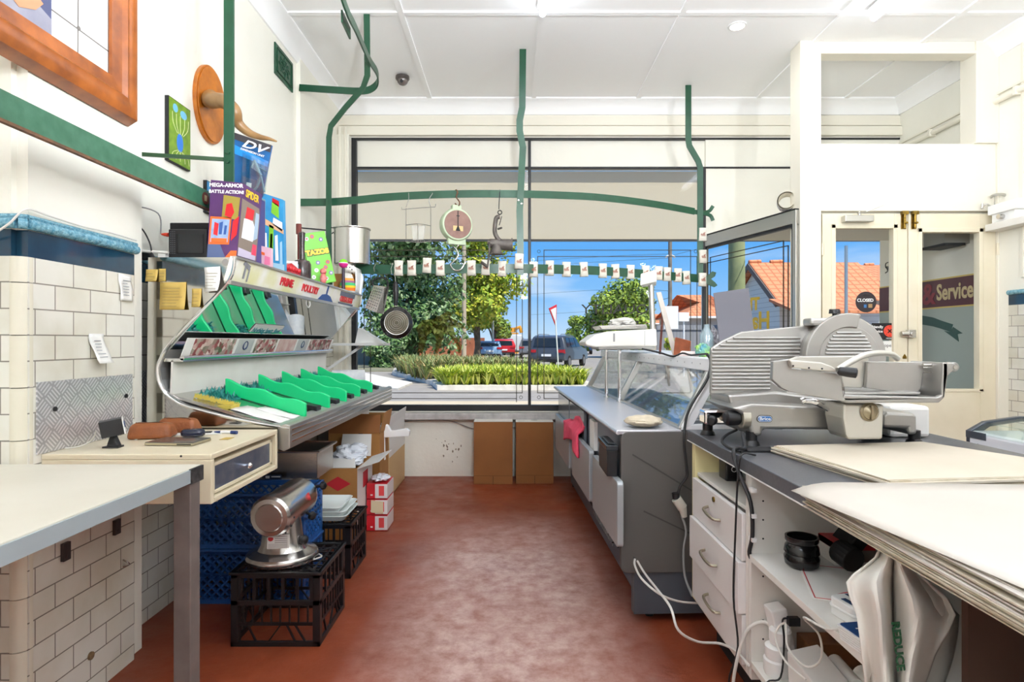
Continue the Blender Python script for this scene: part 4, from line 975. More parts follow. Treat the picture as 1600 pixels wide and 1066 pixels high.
specs = [(622.9, 419, o_) for o_ in ()]
xs_ = [(622.9, 419), (643.5, 419), (667.3, 415), (688, 419), (736.7, 419), (759, 418), (784.6, 420)]
xr_ = [(833.5, 421), (858.7, 419), (885, 421), (912, 421), (941.6, 423), (961.4, 424), (985, 425), (1009, 426), (1029, 427), (1042, 428.5), (1059, 430), (1072, 434)]
lab = [(x, y, 'white printed sleeve on the lower rail, '+o_, YR(x)) for (x, y), o_ in zip(xs_+xr_, ordn+ordr)]
lab += [(811, 408.5, 'white printed sleeve wrapped on the foot of the centre green post', 4.425)]
lab += [(1098, 366.7, 'topmost of the white printed sleeves on the right green post', 5.085), (1098, 401, 'middle one of the white printed sleeves on the right green post', 5.085), (1097.5, 437, 'lowest white printed sleeve where the right post meets the lower rail', 5.075)]
s0 = make_sleeve(lab[0][2])
for i, (x, y, l_, Y) in enumerate(lab):
    q = P(x, y, Y); ro = (0, R(rnd.uniform(-3, 3)), R(rnd.uniform(-8, 12)))
    if i == 0: s0.location = q; s0.rotation_euler = ro; s0['group'] = 'white printed sleeves on the green rail'; s = s0
    else: s = dup(s0, q, ro, l_, 'white printed sleeves on the green rail')
    s['label'] = l_
# things hanging from the rails
def hook(mb, p, r=.02, drop=.05, wr=.003, m=0):
    x, y, z = p; mb.tube([(x, y+.014, z-.02), (x, y+.012, z+.004), (x, y, z+.012), (x, y-.014, z+.002), (x, y-.014, z-drop)], wr, 6, m, sub=4)
Y = 4.45
t = thing('wire_rack', 'thin wire hanging rack with a small tray hooked on the upper rail', 'rack', P(655, 378, Y))
m = MB(); w_ = .0028
for xa, xb, xc in ((638.5, 638.5, 634.5), (675.5, 670.5, 673)):
    m.tube([P(xa, 304, Y+.012), P(xa, 302, Y), P(xa, 303, Y-.012), P(xb, 312, Y-.012), P(xc, 324, Y-.02)], w_, 6, sub=4)
m.tube([P(627.5, 324, Y-.02), P(628, 327.5, Y-.02), P(632, 327, Y-.02), P(655, 325, Y-.02), P(680, 323.5, Y-.02), P(681, 319, Y-.02)], w_, 6)
m.build('hanger', mat('dull grey wire', '#8f8d88', .4, .6), t, smooth=True)
m = MB()
for x in (634.5, 673): m.tube([P(x, 325, Y-.02), P(x, 378, Y-.02)], w_, 6)
m.tube([P(634, 352, Y-.02), P(653, 350, Y-.09), P(673, 353, Y-.02)], w_, 6, sub=4); m.tube([P(634, 377, Y-.02), P(653, 379, Y-.09), P(673, 377, Y-.02)], w_, 6, sub=4); m.tube([P(653, 350, Y-.09), P(653, 379, Y-.09)], w_, 6)
for k in range(6): x = 637+k*6.6; m.tube([P(x, 376, Y+.06), P(x, 378, Y-.06)], .002, 5)
m.build('wire_tray', MATS['dull grey wire'], t, smooth=True)
m = MB().pix([(643, 353), (664, 352), (661, 374), (645, 375)], Y-.055, Y-.02); m.build('clear_pot', glass('clear pot', '#f5f5f2', .1, .3, '#f2f1ec'), t)
# hanging scale
t = thing('hanging_scale', 'old round pale green hanging scale with a brown dial and hook', 'scale', P(713, 415, Y))
Mr = Matrix.Translation(P(713, 352, Y)) @ Matrix.Rotation(R(24), 4, 'Z')
m = MB(); m.T = Mr; m.lathe([(.10, .035), (.125, .03), (.128, -.005), (.118, -.035), (.108, -.035)], (0, 0, 0), 36, ax=(0, 1, 0)); m.box(-.035, .035, -.02, .03, .11, .15); m.box(-.07, .07, -.02, .02, -.15, -.10); m.T = None
m.build('case', mat('pale green enamel', '#b9c9a9', .35), t, smooth=True, bevel=.004)
m = MB(); m.T = Mr; m.cyl((0, -.034, 0), (0, -.038, 0), .106, n=36); m.T = None; m.build('dial', mat('brown dial', '#8d6a5d', .4, c2='#7b5a4f', nscale=20), t)
m = MB(); m.T = Mr; m.box(-.003, .003, -.042, -.039, -.02, .1); m.box(-.012, .012, -.042, -.039, .06, .066); m.add([(-.003, -.041, -.01), (.003, -.041, -.01), (.02, -.041, -.05), (-.02, -.041, -.05)], [(0,1,2,3)]); m.T = None; m.build('needle', blackm, t)
m = MB(); m.T = Mr; m.box(-.038, -.005, -.0405, -.0385, -.05, -.012); m.box(.007, .04, -.0405, -.0385, -.05, -.012); m.T = None; m.build('dial_card', mat('yellowed card', '#cdb27c', .6), t)
m = MB(); m.tube([P(711, 299, Y+.012), P(713, 297, Y), P(715, 301, Y-.012), P(713, 308, Y-.012), P(718, 316, Y-.01), P(716, 322, Y-.01), P(711, 318, Y)], .0055, 8, sub=5); m.build('top_hook', rust, t, smooth=True)
m = MB(); m.tube([P(703, 377, Y), P(712, 389, Y-.01), P(721, 377, Y)], .005, 8); m.tube([P(712, 388, Y-.01), P(716, 398, Y-.01), P(710, 408, Y-.015), P(704, 414, Y-.02), P(710, 422, Y-.02), P(720, 421, Y-.02), P(727, 410, Y-.02)], .0055, 8, sub=5); m.build('hook', steel, t, smooth=True)
# old mincer
t = thing('hand_mincer', 'old grey cast iron hand mincer hanging by a ring from the upper rail', 'mincer', P(783, 416, Y)); Y2 = Y-.04
ci = mat('old cast iron', '#77706a', .6, .5, c2='#55504c', nscale=20, bump=.2)
m = MB(); m.tube([P(780.5, 299, Y+.012), P(781, 297, Y), P(781, 300, Y-.012), P(780, 314, Y-.02), P(779.5, 327, Y2)], .0035, 6, sub=3)
m.tube([P(781, 332, Y2)+Vector((.015*math.cos(a), 0, .015*math.sin(a))) for a in [i*PI/5 for i in range(10)]], .004, 6, closed=True); m.build('hanger', blackm, t, smooth=True)
m = MB(); m.tube([P(781, 339, Y2), P(776, 340, Y2), P(774, 348, Y2), P(773, 362, Y2), P(777, 372, Y2-.01), P(782, 377, Y2-.02)], .017, 10, sub=4); m.tube([P(778, 358, Y2), P(784, 356, Y2-.02)], .008, 8); m.tube([P(784, 338, Y2), P(780, 352, Y2)], .004, 6)
m.build('clamp', ci, t, smooth=True)
m = MB(); m.cyl(P(765, 380, Y2-.02), P(799, 383, Y2+.02), .032, .045, n=18); m.cyl(P(799, 383, Y2+.02), P(801, 383, Y2+.02), .052, n=18); m.lathe([(.03, 0), (.045, -.06), (.06, -.075)], P(775, 382, Y2-.02), 18); m.cyl(P(762, 378, Y2-.02), P(767, 379, Y2-.02), .02, n=12); m.build('barrel', ci, t, smooth=True)
m = MB(); m.tube([P(765, 380, Y2-.05), P(764, 400, Y2-.05), P(762, 415, Y2-.05)], .007, 8); m.tube([P(762, 417, Y2-.05), P(752, 410, Y2-.08)], .012, 8); m.build('crank', ci, t, smooth=True)
# stock pot
t = thing('stock_pot', 'tall stainless stock pot standing on the end of the lower rail', 'pot', P(550, 414.5, 4.42)); pc = P(550, 414.5, 4.42)
m = MB().lathe([(.125, 0), (.131, .006), (.131, .262), (.138, .268), (.138, .274), (.128, .272), (.128, .008), (.0, .006)], pc, 40, cap=False); m.add([pc], [], 0); m.lathe([(.001, 0), (.125, 0)], pc, 40, cap=False); m.build('body', steel, t, smooth=True)
m = MB(); q = pc+Vector((-.131, -.02, .245)); m.tube([q, q+Vector((-.02, 0, -.01)), q+Vector((-.04, -.01, .02)), q+Vector((-.02, -.02, .03)), q+Vector((.05, -.06, .02)), q+Vector((.13, -.08, .035))], .004, 6, sub=4); m.build('bail_handle', blackm, t, smooth=True)
# grater, frying pan
t = thing('box_grater', 'steel box grater hanging left of the frying pan', 'grater', P(590, 492, 4.3)); Yg_ = 4.3
m = MB(); m.hexa([P(584, 446, Yg_), P(600, 450, Yg_), P(588, 489, Yg_), P(570, 481, Yg_), P(586, 446, Yg_+.05), P(604, 448, Yg_+.06), P(597, 490, Yg_+.06), P(577, 483, Yg_+.06)]); m.hexa([P(600, 450, Yg_), P(606, 447, Yg_+.04), P(598, 491, Yg_+.05), P(588, 489, Yg_), P(602, 450, Yg_+.06), P(608, 448, Yg_+.06), P(600, 491, Yg_+.06), P(590, 489, Yg_+.06)], 0); g_ = m.build('body', steel, t, bevel=.002)
m = MB()
for i in range(5):
    for j in range(8):
        u, v_ = .14+.18*i, .1+.11*j
        a = P(584, 446, Yg_).lerp(P(600, 450, Yg_), u); b_ = P(570, 481, Yg_).lerp(P(588, 489, Yg_), u); c_ = a.lerp(b_, v_); m.ball(c_+Vector((0, -.001, 0)), (.0038, .002, .0028), 6)
m.build('teeth', blackm, g_)
m = MB(); m.tube([P(583, 447, Yg_+.03), P(583, 438, Yg_+.03), P(598, 434, Yg_+.03), P(606, 441, Yg_+.03), P(605, 448, Yg_+.03)], .006, 8, sub=3); m.tube([P(590, 437, Yg_+.03), P(590, 425, Yg_+.12), P(588, 421, Yg_+.14), P(586, 424, Yg_+.16)], .002, 5); m.build('handle', blackm, t, smooth=True)
t = thing('frying_pan', 'black frying pan hanging by its handle from the lower rail', 'pan', P(620, 530, 4.4)); Yf_ = 4.38; c_ = P(619.5, 504.5, Yf_)
Mr = Matrix.Translation(c_) @ Matrix.Rotation(R(10), 4, 'Z')
m = MB(); m.T = Mr; m.lathe([(.001, .0), (.092, .0), (.118, .04), (.121, .04), (.121, .044), (.116, .044), (.09, .006), (.001, .006)], (0, 0, 0), 40, ax=(0, -1, 0) if False else (0, 1, 0), cap=False); m.T = None; pb = m.build('pan_body', mat('non stick black', '#17171a', .25), t, smooth=True)
m = MB(); m.T = Mr; m.lathe([(.001, -.003), (.086, -.003), (.088, 0), (.088, .002)], (0, 0, 0), 40, ax=(0, 1, 0), cap=False)
m.T = None; m.build('base_disc', mat('bronze pan base', '#4a4330', .4, .5, c2='#3b3526', nscale=40), t, smooth=True)
m = MB(); m.T = Mr; 
for r in (.018, .03, .045, .06, .074): m.tube([(r*math.cos(a), -.004, r*math.sin(a)) for a in [i*PI/20 for i in range(40)]], .0012, 5, closed=True)
m.tube([(.088*math.cos(a), -.002, .088*math.sin(a)) for a in [i*PI/20 for i in range(40)]], .0025, 6, closed=True); m.T = None; m.build('base_ring', alu, t, smooth=True)
m = MB(); m.tube([P(618, 478, Yf_), P(618.5, 470, Yf_), P(618.5, 458, Yf_), P(618, 446, Yf_), P(618, 440, Yf_)], .011, 10, radii=[.013, .016, .021, .020, .011]); m.build('handle', black, t, smooth=True)
m = MB(); m.tube([P(618, 441, Yf_), P(617, 428, 4.41), P(616, 418, 4.425), P(617, 411, 4.44), P(617, 414, 4.46)], .0022, 6); m.tube([P(618, 479, Yf_), P(618.5, 474, Yf_)], .012, 8); m.build('hook', steel, t, smooth=True)
m = MB(); m.tube([P(612, 428, 4.43), P(611, 420, 4.43), P(614, 411, 4.44), P(612, 414, 4.46)], .0022, 6); one(m, 'wire_hook', steel, 'empty small wire hook on the lower rail near the frying pan', 'hook', smooth=True)
m = MB(); m.tube([P(585, 425, 4.42), P(584, 418, 4.43), P(587, 413, 4.45), P(585, 416, 4.47)], .0022, 6); one(m, 'wire_hook', steel, 'empty small wire hook on the lower rail beside the stock pot', 'hook', smooth=True)

m = MB(); m.tube([(-1.62, 1.768, 1.555), (-1.56, 1.755, 1.565), (-1.50, 1.752, 1.60), (-1.468, 1.775, 1.648), (-1.462, 1.86, 1.646), (-1.466, 2.0, 1.642), (-1.462, 2.15, 1.645), (-1.464, 2.29, 1.642)], .0035, 6, sub=5); one(m, 'white_lead', cable_w, 'thin white lead lying along the pale blue cap tiles of the pier', 'cable', smooth=True)
# ---------------------------------------------------------------- poultry display case
Y0, Y1 = 2.40, 4.42
t = thing('poultry_display', 'long stainless refrigerated poultry display with a mirrored back and sloping bed', 'display case', (-1.3, 3.4, 0))
curve = [(-1.158, 1.493), (-1.30, 1.345), (-1.40, 1.235), (-1.432, 1.185), (-1.447, 1.14), (-1.443, 1.09), (-1.425, 1.05), (-1.39, 1.015), (-1.33, .983), (-1.20, .948), (-1.05, .916), (-.91, .893)]
ends = [(-1.486, 1.592), (-1.132, 1.592)] + curve + [(-.915, .815), (-.99, .80), (-1.495, .62)]
for a, b_ in ((Y0, Y0+.012), (Y1-.012, Y1)):
    m = MB().prism(ends, 'y', a, b_); m.build('end_panel', steel_p, t)
for a in (Y0, Y1-.004):
    m = MB().tube([(x, a, z) for x, z in [(-1.132, 1.592)]+curve], .007, 8, sub=4); m.build('edge_trim', steel_b, t, smooth=True)
m = MB().box(-1.484, -1.134, Y0+.0125, Y1-.0125, 1.578, 1.592); m.box(-1.484, -1.472, Y0+.0125, Y1-.0125, .64, 1.578); m.build('casing', steel, t)
for y_ in (3.48, Y1-.06): MB().box(-1.49, -1.45, y_, y_+.04, 0, .64).build('leg', steel, t)
# fascia with its printed strip
def sl(mb, pa, pb, th, ya, yb, m=0):   # slab between two points of the cross-section
    (xa, za), (xb, zb) = pa, pb; d = Vector((xb-xa, zb-za)).normalized(); n = Vector((-d.y, d.x))*th
    mb.prism([(xa, za), (xb, zb), (xb+n.x, zb+n.y), (xa+n.x, za+n.y)], 'y', ya, yb, m)
fas, nt, b = nodes_mat('printed fascia strip'); L = nt.links
g = nt.nodes.new('ShaderNodeTexCoord')
nz = nt.nodes.new('ShaderNodeTexNoise'); nz.inputs['Scale'].default_value = 4.5; nz.inputs['Detail'].default_value = 5; L.new(g.outputs['Object'], nz.inputs['Vector'])
r_ = nt.nodes.new('ShaderNodeValToRGB'); r_.color_ramp.elements[0].position = .42; r_.color_ramp.elements[0].color = lin('#f1f0ec'); r_.color_ramp.elements[1].position = .66; r_.color_ramp.elements[1].color = lin('#dcdba0'); L.new(nz.outputs['Fac'], r_.inputs['Fac']); L.new(r_.outputs['Color'], b.inputs['Base Color']); b.inputs['Roughness'].default_value = .3
m = MB(); sl(m, (-1.130, 1.5925), (-1.157, 1.493), -.02, Y0-.003, Y1+.003); fa = m.build('fascia', fas, t)
m = MB().box(-1.165, -1.146, Y0-.005, Y1+.005, 1.482, 1.4975); m.box(-1.14, -1.122, Y0-.005, Y1+.005, 1.588, 1.597); m.build('fascia_trim', alu, t)
fM = lambda y, z: frame((-1.1285-.026*(1.592-z)/.099, y, z), (0, 1, 0), (.026, 0, .099))
redi = mat('red lettering', '#c8202c', .4)
text('PRIME', .055, fM(2.98, 1.545), redi, 'lettering', fa, .0015, bold=.002, sx=1.15)
text('POULTRY', .055, fM(3.33, 1.541), redi, 'lettering', fa, .0015, bold=.002, sx=1.1)
text('OMEGA EGGS', .05, fM(4.06, 1.532), redi, 'lettering', fa, .0015, bold=.002, sx=.95)
m = MB(); m.T = fM(2.60, 1.545)
m.box(-.10, -.085, -.03, .035, 0, .0015, 0); m.prism([(-.12, .03), (-.06, .01), (-.05, .03), (-.11, .045)], 'z', 0, .0015, 0); m.box(-.06, -.05, -.04, .02, 0, .0015, 0)
m.T = fM(3.62, 1.54); m.box(-.012, .012, .0, .05, 0, .0015, 1); m.prism([(-.14, -.045), (-.08, -.01), (0, 0), (.08, -.01), (.16, -.045)], 'z', 0, .0015, 1)
m.T = fM(4.06, 1.54); m.box(-.17, .18, .012, .044, 0, .0012, 2); m.box(-.17, .18, -.045, -.03, 0, .0012, 2); m.T = None
m.build('printed_shapes', [mat('fascia grey print', '#8b8d92', .5), mat('fascia blue print', '#2f5590', .5), mat('fascia slate print', '#5d6478', .5)], fa)
# mirrored back, picture strip, kick panel, tilted bed
m = MB(); sl(m, (-1.165, 1.488), (-1.405, 1.215), -.008, Y0+.014, Y1-.014); m.build('mirror', mat('mirror', '#e8ecec', .015, 1.0), t)
mq = lambda z: -1.165-(1.488-z)*.24/.273
mM = lambda y, z: frame((mq(z)+.0025, y, z-.001), (0, 1, 0), (.24, 0, .273))
m = MB(); m.T = mM(3.16, 1.315); m.box(-.19, .19, -.022, .03, 0, .001); m.T = None; cd = m.build('reflected_card', paper, t)  # sign seen reflected in the mirror, laid on its face as a card
text('Nothing beats Beef.', .045, frame(Vector((mq(1.305)+.0045, 3.17, 1.304)), (0, 1, 0), (.24, 0, .273)), mat('teal lettering', '#1f7f8f', .5), 'lettering', cd, .0006, bold=.001)
pic, nt, b = nodes_mat('meat photograph strip'); L = nt.links
g = nt.nodes.new('ShaderNodeTexCoord'); mp = nt.nodes.new('ShaderNodeMapping'); mp.inputs['Scale'].default_value = (1, 1, 1); L.new(g.outputs['Object'], mp.inputs[0])
vo = nt.nodes.new('ShaderNodeTexVoronoi'); vo.inputs['Scale'].default_value = 42; L.new(mp.outputs[0], vo.inputs['Vector'])
r_ = nt.nodes.new('ShaderNodeValToRGB'); e_ = r_.color_ramp.elements; e_[0].position = 0; e_[0].color = lin('#6b2a2c'); e_[1].position = 1; e_[1].color = lin('#e8e2dc')
for p_, c_ in ((.3, '#a9575a'), (.5, '#d9c7bd'), (.7, '#4c5a3c'), (.85, '#c9a5a0')): q = e_.new(p_); q.color = lin(c_)
sc_ = nt.nodes.new('ShaderNodeSeparateColor'); L.new(vo.outputs['Color'], sc_.inputs[0]); L.new(sc_.outputs[0], r_.inputs['Fac']); L.new(r_.outputs['Color'], b.inputs['Base Color'])
cards = [(2.47, 2.86, 0), (2.87, 3.06, 1), (3.07, 3.36, 0), (3.37, 3.66, 2), (3.67, 3.88, 1), (3.89, 4.36, 0)]
m = MB(); sl(m, (-1.335, 1.262), (-1.362, 1.188), -.003, Y0+.02, Y1-.02); ps = m.build('picture_strip', paper, t)
for a, b_, k in cards:
    m = MB(); sl(m, (-1.3345, 1.260), (-1.3615, 1.190), .0015, a+.01, b_-.01); m.build('picture_card', [pic, mat('grey card', '#c9c9c6', .5, c2='#b4b6b8', nscale=12), mat('pink meat card', '#c98f8a', .5, c2='#e2cfc8', nscale=14)][k], ps)
    if k == 1:
        m = MB(); c_ = Vector((-1.3455, (a+b_)/2, 1.228)); m.tube([c_+Vector((.3*.02*math.sin(q), .022*math.cos(q), .02*math.sin(q))) for q in [i*PI/8 for i in range(16)]], .004, 6, closed=True); m.build('card_rosette', mat('rosette navy', '#2e3e63', .5), ps)
m = MB(); m.tube([(-1.355, Y0+.013, 1.18), (-1.355, Y1-.013, 1.18)], .010, 10); m.box(-1.43, -1.35, Y0+.013, Y1-.013, 1.165, 1.178); m.build('rail', steel_b, t, smooth=True)
m = MB(); sl(m, (-1.40, 1.17), (-1.405, 1.03), .008, Y0+.013, Y1-.013); m.build('kick_panel', whiteb, t)
m = MB(); sl(m, (-1.41, 1.022), (-.945, .885), .012, Y0+.013, Y1-.013); m.build('bed', steel, t)
bedz = lambda x: 1.034 - (x+1.41)/.465*.137
m = MB().prism([(-.955, .90), (-.925, .912), (-.905, .905), (-.905, .812), (-.93, .80), (-.955, .81)], 'y', Y0-.006, Y1+.006); m.build('front_bumper', alu, t, bevel=.003)
m = MB()
for z in (.835, .86, .883): m.box(-.9052, -.9025, Y0+.01, Y1-.01, z, z+.006)
m.build('bumper_rib', steel_b, t)
m = MB().prism([(-1.495, .62), (-.955, .80), (-.955, .87), (-1.495, .70)], 'y', Y0+.02, Y1-.02); m.build('underside', steel, t)
m = MB().tube([(-1.19, Y0+.2, 1.478), (-1.19, Y1-.2, 1.478)], .012, 10); m.build('lamp_tube', whitep, t, smooth=True)
m = MB().tube([(-1.16, 3.32, 1.50), (-1.155, 3.30, 1.46), (-1.155, 3.33, 1.44), (-1.155, 3.36, 1.46), (-1.16, 3.34, 1.50)], .003, 6, sub=4); m.build('pull_cord', cable_w, t, smooth=True)
m = MB()
for p_, q_ in zip(curve[2:-1], curve[3:]): sl(m, p_, q_, .004, Y0+.0125, Y1-.0125)
m.build('liner', mat('brushed liner', '#c4c4c2', .35, .6), t)
# green wavy dividers
def make_divider(label):
    x0, x1 = -1.315, -.945; h = []
    n = 24
    top = [(x0+(x1-x0)*i/n, bedz(x0+(x1-x0)*i/n)+.066+.0075*math.sin(i/n*PI*4.6+1.2)) for i in range(n+1)]
    bot = [(x, bedz(x)+.002) for x, z in top]
    m = MB().prism(top+bot[::-1], 'y', -.009, .009)
    me_o = m.build('wavy_divider', divgreen, None, bevel=.004, smooth=True)
    return settag(me_o, label, 'divider')
dl = ['nearest green wavy divider on the sloping display bed', 'second nearest green wavy divider on the display bed', 'middle green wavy divider of five on the display bed', 'second farthest green wavy divider on the display bed', 'farthest green wavy divider on the display bed, by the end panel']
for k, (y, l_) in enumerate(zip((2.70, 3.05, 3.36, 3.66, 3.98), dl)):
    if k == 0: d0 = make_divider(l_); d = d0
    else: d = d0.copy(); COL.objects.link(d)
    d.location = (0, y, 0); d['label'] = l_; d['group'] = 'green dividers on the display bed'; d.rotation_euler = (0, 0, R((-3, 2, -2, 3, 0)[k]) if False else 0)
# teal plastic garnish strips
teal = mat('teal garnish plastic', '#2b8f86', .5, c2='#1d6f6a', nscale=40)
for k, (ya, yb, l_) in enumerate(((2.52, 2.80, 'nearest teal plastic garnish strip at the back of the bed'), (2.92, 3.22, 'second teal plastic garnish strip at the back of the bed'), (3.36, 3.62, 'third teal plastic garnish strip at the back of the bed'), (3.72, 4.05, 'farthest teal plastic garnish strip at the back of the bed'))):
    m = MB()
    for i in range(150):
        x, y = rnd.uniform(-1.36, -1.24), rnd.uniform(ya, yb); z = bedz(x)+.004; a = rnd.uniform(0, 2*PI); h_ = rnd.uniform(.012, .03)
        m.add([(x-.006*math.cos(a), y-.006*math.sin(a), z), (x+.006*math.cos(a), y+.006*math.sin(a), z), (x+.012*math.cos(a+1), y+.012*math.sin(a+1), z+h_)], [(0,1,2)])
    m.prism([(-1.36, bedz(-1.36)+.001), (-1.24, bedz(-1.24)+.001), (-1.24, bedz(-1.24)+.005), (-1.36, bedz(-1.36)+.005)], 'y', ya, yb)
    one(m, 'garnish_strip', teal, l_, 'garnish', group='teal garnish strips', recalc=False)
m = MB()
for i in range(60):
    x = -1.33+i/60*.16; y = 2.45+.05*i/60+rnd.uniform(0, .03); z = bedz(x)+.003; m.add([(x-.006, y, z), (x+.006, y, z), (x+rnd.uniform(-.01, .01), y+.01, z+.02)], [(0,1,2)])
m.box(-1.33, -1.17, 2.44, 2.52, bedz(-1.33)-.03, bedz(-1.17)+.004); one(m, 'garnish_strip', mat('yellow garnish', '#c5b04a', .5), 'small yellow plastic garnish strip at the near end of the bed', 'garnish', recalc=False)
# white absorbent sheets and black corner tray ends
for k, (a, b_, ya, yb, l_) in enumerate(((-1.17, -.97, 2.44, 2.60, 'white paper sheet lying on the near end of the display bed'), (-1.12, -.965, 2.56, 2.665, 'second white paper sheet overlapping the first on the bed'))):
    m = MB(); z0 = .003+.003*k; m.sheet(lambda u, v: (a+(b_-a)*u, ya+(yb-ya)*v+.01*u, bedz(a+(b_-a)*u)+z0+.002*math.sin(u*9+v*5)), 6, 4); one(m, 'paper_sheet', paper, l_, 'paper', solid=.0015, smooth=True)
for k, y in enumerate((2.88, 3.2, 3.5, 3.82, 4.16)):
    m = MB(); m.prism([(-1.02, bedz(-1.02)+.004), (-.958, bedz(-.958)+.004), (-.958, bedz(-.958)+.028), (-1.02, bedz(-1.02)+.02)], 'y', y, y+.07); one(m, 'ticket_block', black, ('black ticket block in the bay behind the nearest divider', 'black ticket block in the bay behind the second divider', 'black ticket block in the bay behind the middle divider', 'black ticket block in the bay behind the fourth divider', 'black ticket block in the last bay of the bed')[k], 'block', group='black ticket blocks', bevel=.003)
# notes taped to the near end panel
def tapenote(px0, px1, py0, py1, label, mt_, off=.002, tilt=0, name='paper_note', curl=.01):
    Y = Y0-off; a, c_ = P(px0, py1, Y), P(px1, py0, Y)
    m = MB(); m.sheet(lambda u, v: (a.x+(c_.x-a.x)*u+tilt*(1-v), Y-curl*(1-v)**2*(.4+u), a.z+(c_.z-a.z)*v+tilt*u*.4), 4, 6); o = one(m, name, mt_, label, 'note', smooth=True, solid=.0006)
    q = MB(); n = max(2, int((py1-py0)/6))
    for i in range(n):
        v = .12+.76*i/n; q.box(a.x+(c_.x-a.x)*.12+tilt*(1-v), a.x+(c_.x-a.x)*rnd.uniform(.6, .88)+tilt*(1-v), Y-curl*(1-v)**2*1.4-.0022, Y-curl*(1-v)**2*1.4-.0014, a.z+(c_.z-a.z)*v, a.z+(c_.z-a.z)*v+.0015)
    q.build('handwriting', mat('pencil', '#8a7a55' if mt_ is yellowp else '#77797d', .8), o); return o
tapenote(228, 247, 421, 440, 'small yellow note at the top left of the display end panel', yellowp)
tapenote(250, 291, 441, 484, 'largest yellow note with handwriting on the display end panel', yellowp, .003)
tapenote(300, 315, 451, 480, 'narrow yellow note right of the largest yellow one', yellowp, .002)
tapenote(248, 259, 420, 440, 'yellow note tucked behind the small top left one', yellowp, .0008, curl=.002)
tapenote(319, 344, 418, 457, 'white handwritten receipt taped beside the display mirror', paper, .004, .01, 'receipt', .03)
m = MB(); c_ = P(352, 410, Y0-.001); m.cyl(c_, c_+Vector((0, .002, 0)), .014, n=20); one(m, 'round_sticker', mat('grey sticker', '#8d8a85', .5), 'small round grey sticker at the top of the display end panel', 'sticker')

# ---------------------------------------------------------------- clutter along the top of the display
ZT = 1.5935
m = MB().box(PX(263, 2.46), PX(323, 2.46), 2.46, 2.60, ZT, PZ(358, 2.46)); t = one(m, 'small_computer', black, 'black mesh sided box with a dark window on top of the display', 'computer box', bevel=.004)
m = MB().box(PX(277, 2.46), PX(318, 2.46), 2.456, 2.4602, PZ(396, 2.46), PZ(366, 2.46)); m.build('front_window', screen, t)
m = MB()
for i in range(3):
    for j in range(11): c_ = P(266.5+i*3, 362+j*3.4, 2.4585); m.cyl(c_, c_+Vector((0, .0015, 0)), .0022, n=6)
m.build('vent_holes', mat('pale hole', '#55565a', .6), t)
m = MB().tube([P(263, 367, 2.48), P(257, 366.5, 2.48), P(252, 366, 2.48)], .008, 8, radii=[.009, .007, .003]); m.build('red_plug', mat('red plug', '#d2402a', .4), t)
m = MB().box(PX(265, 2.62), PX(322, 2.62)+.03, 2.62, 2.74, ZT, PZ(348, 2.62)); one(m, 'small_computer', blackm, 'plain black box standing behind the mesh sided one', 'computer box', bevel=.004)
m = MB(); m.box(-1.47, -1.44, 2.44, 2.50, ZT, ZT+.02); m.tube([P(210, 391, 2.44), P(230, 393, 2.44), P(250, 394, 2.44), P(263, 395, 2.44)], .006, 8, sub=3)
one(m, 'power_lead', cable_w, 'white power lead lying on the dado cap beside the black boxes', 'cable', smooth=True)
m = MB(); m.prism([(PX(213, 2.47), ZT), (PX(237, 2.47), ZT), (PX(230, 2.47), ZT+.035), (PX(224, 2.47), ZT+.04)], 'y', 2.47, 2.51); one(m, 'power_adapter', black, 'small black adapter lying left of the black boxes', 'adapter', bevel=.003)
m = MB(); m.box(XL, XL+.012, 2.36, 2.44, 1.72, 1.79); so_ = one(m, 'wall_socket', blackm, 'small dark wall socket left of the black boxes', 'socket'); m = MB(); m.box(XL+.012, XL+.04, 2.37, 2.42, 1.68, 1.75); m.build('plug', cable_g, so_, bevel=.004)
m = MB(); m.tube([(XL+.03, 2.40, 1.74), (XL+.07, 2.41, 1.80), (XL+.16, 2.44, 1.78), P(251, 366, 2.48)], .003, 6, sub=6); one(m, 'thin_cable', cable_g, 'thin grey cable looping from the socket to the red plug', 'cable', smooth=True)
m = MB(); m.tube([(XL+.04, 2.39, 1.72), (XL+.10, 2.41, 1.72), (XL+.13, 2.43, 1.66), (XL+.135, 2.44, 1.60)], .003, 6, sub=6); one(m, 'thin_cable', cable_k, 'thin dark cable dropping from the socket to the dado cap', 'cable', smooth=True)

purple = mat('purple box card', '#4c2a5c', .35, c2='#5c356a', nscale=9); orng = mat('orange box card', '#e86a2c', .35); tan = mat('olive window card', '#9a8a3a', .4); bl = mat('slate blue card', '#56658c', .4); yl_ = mat('yellow print', '#f0c92e', .4); wprint = mat('white print', '#f3f0f2', .4)
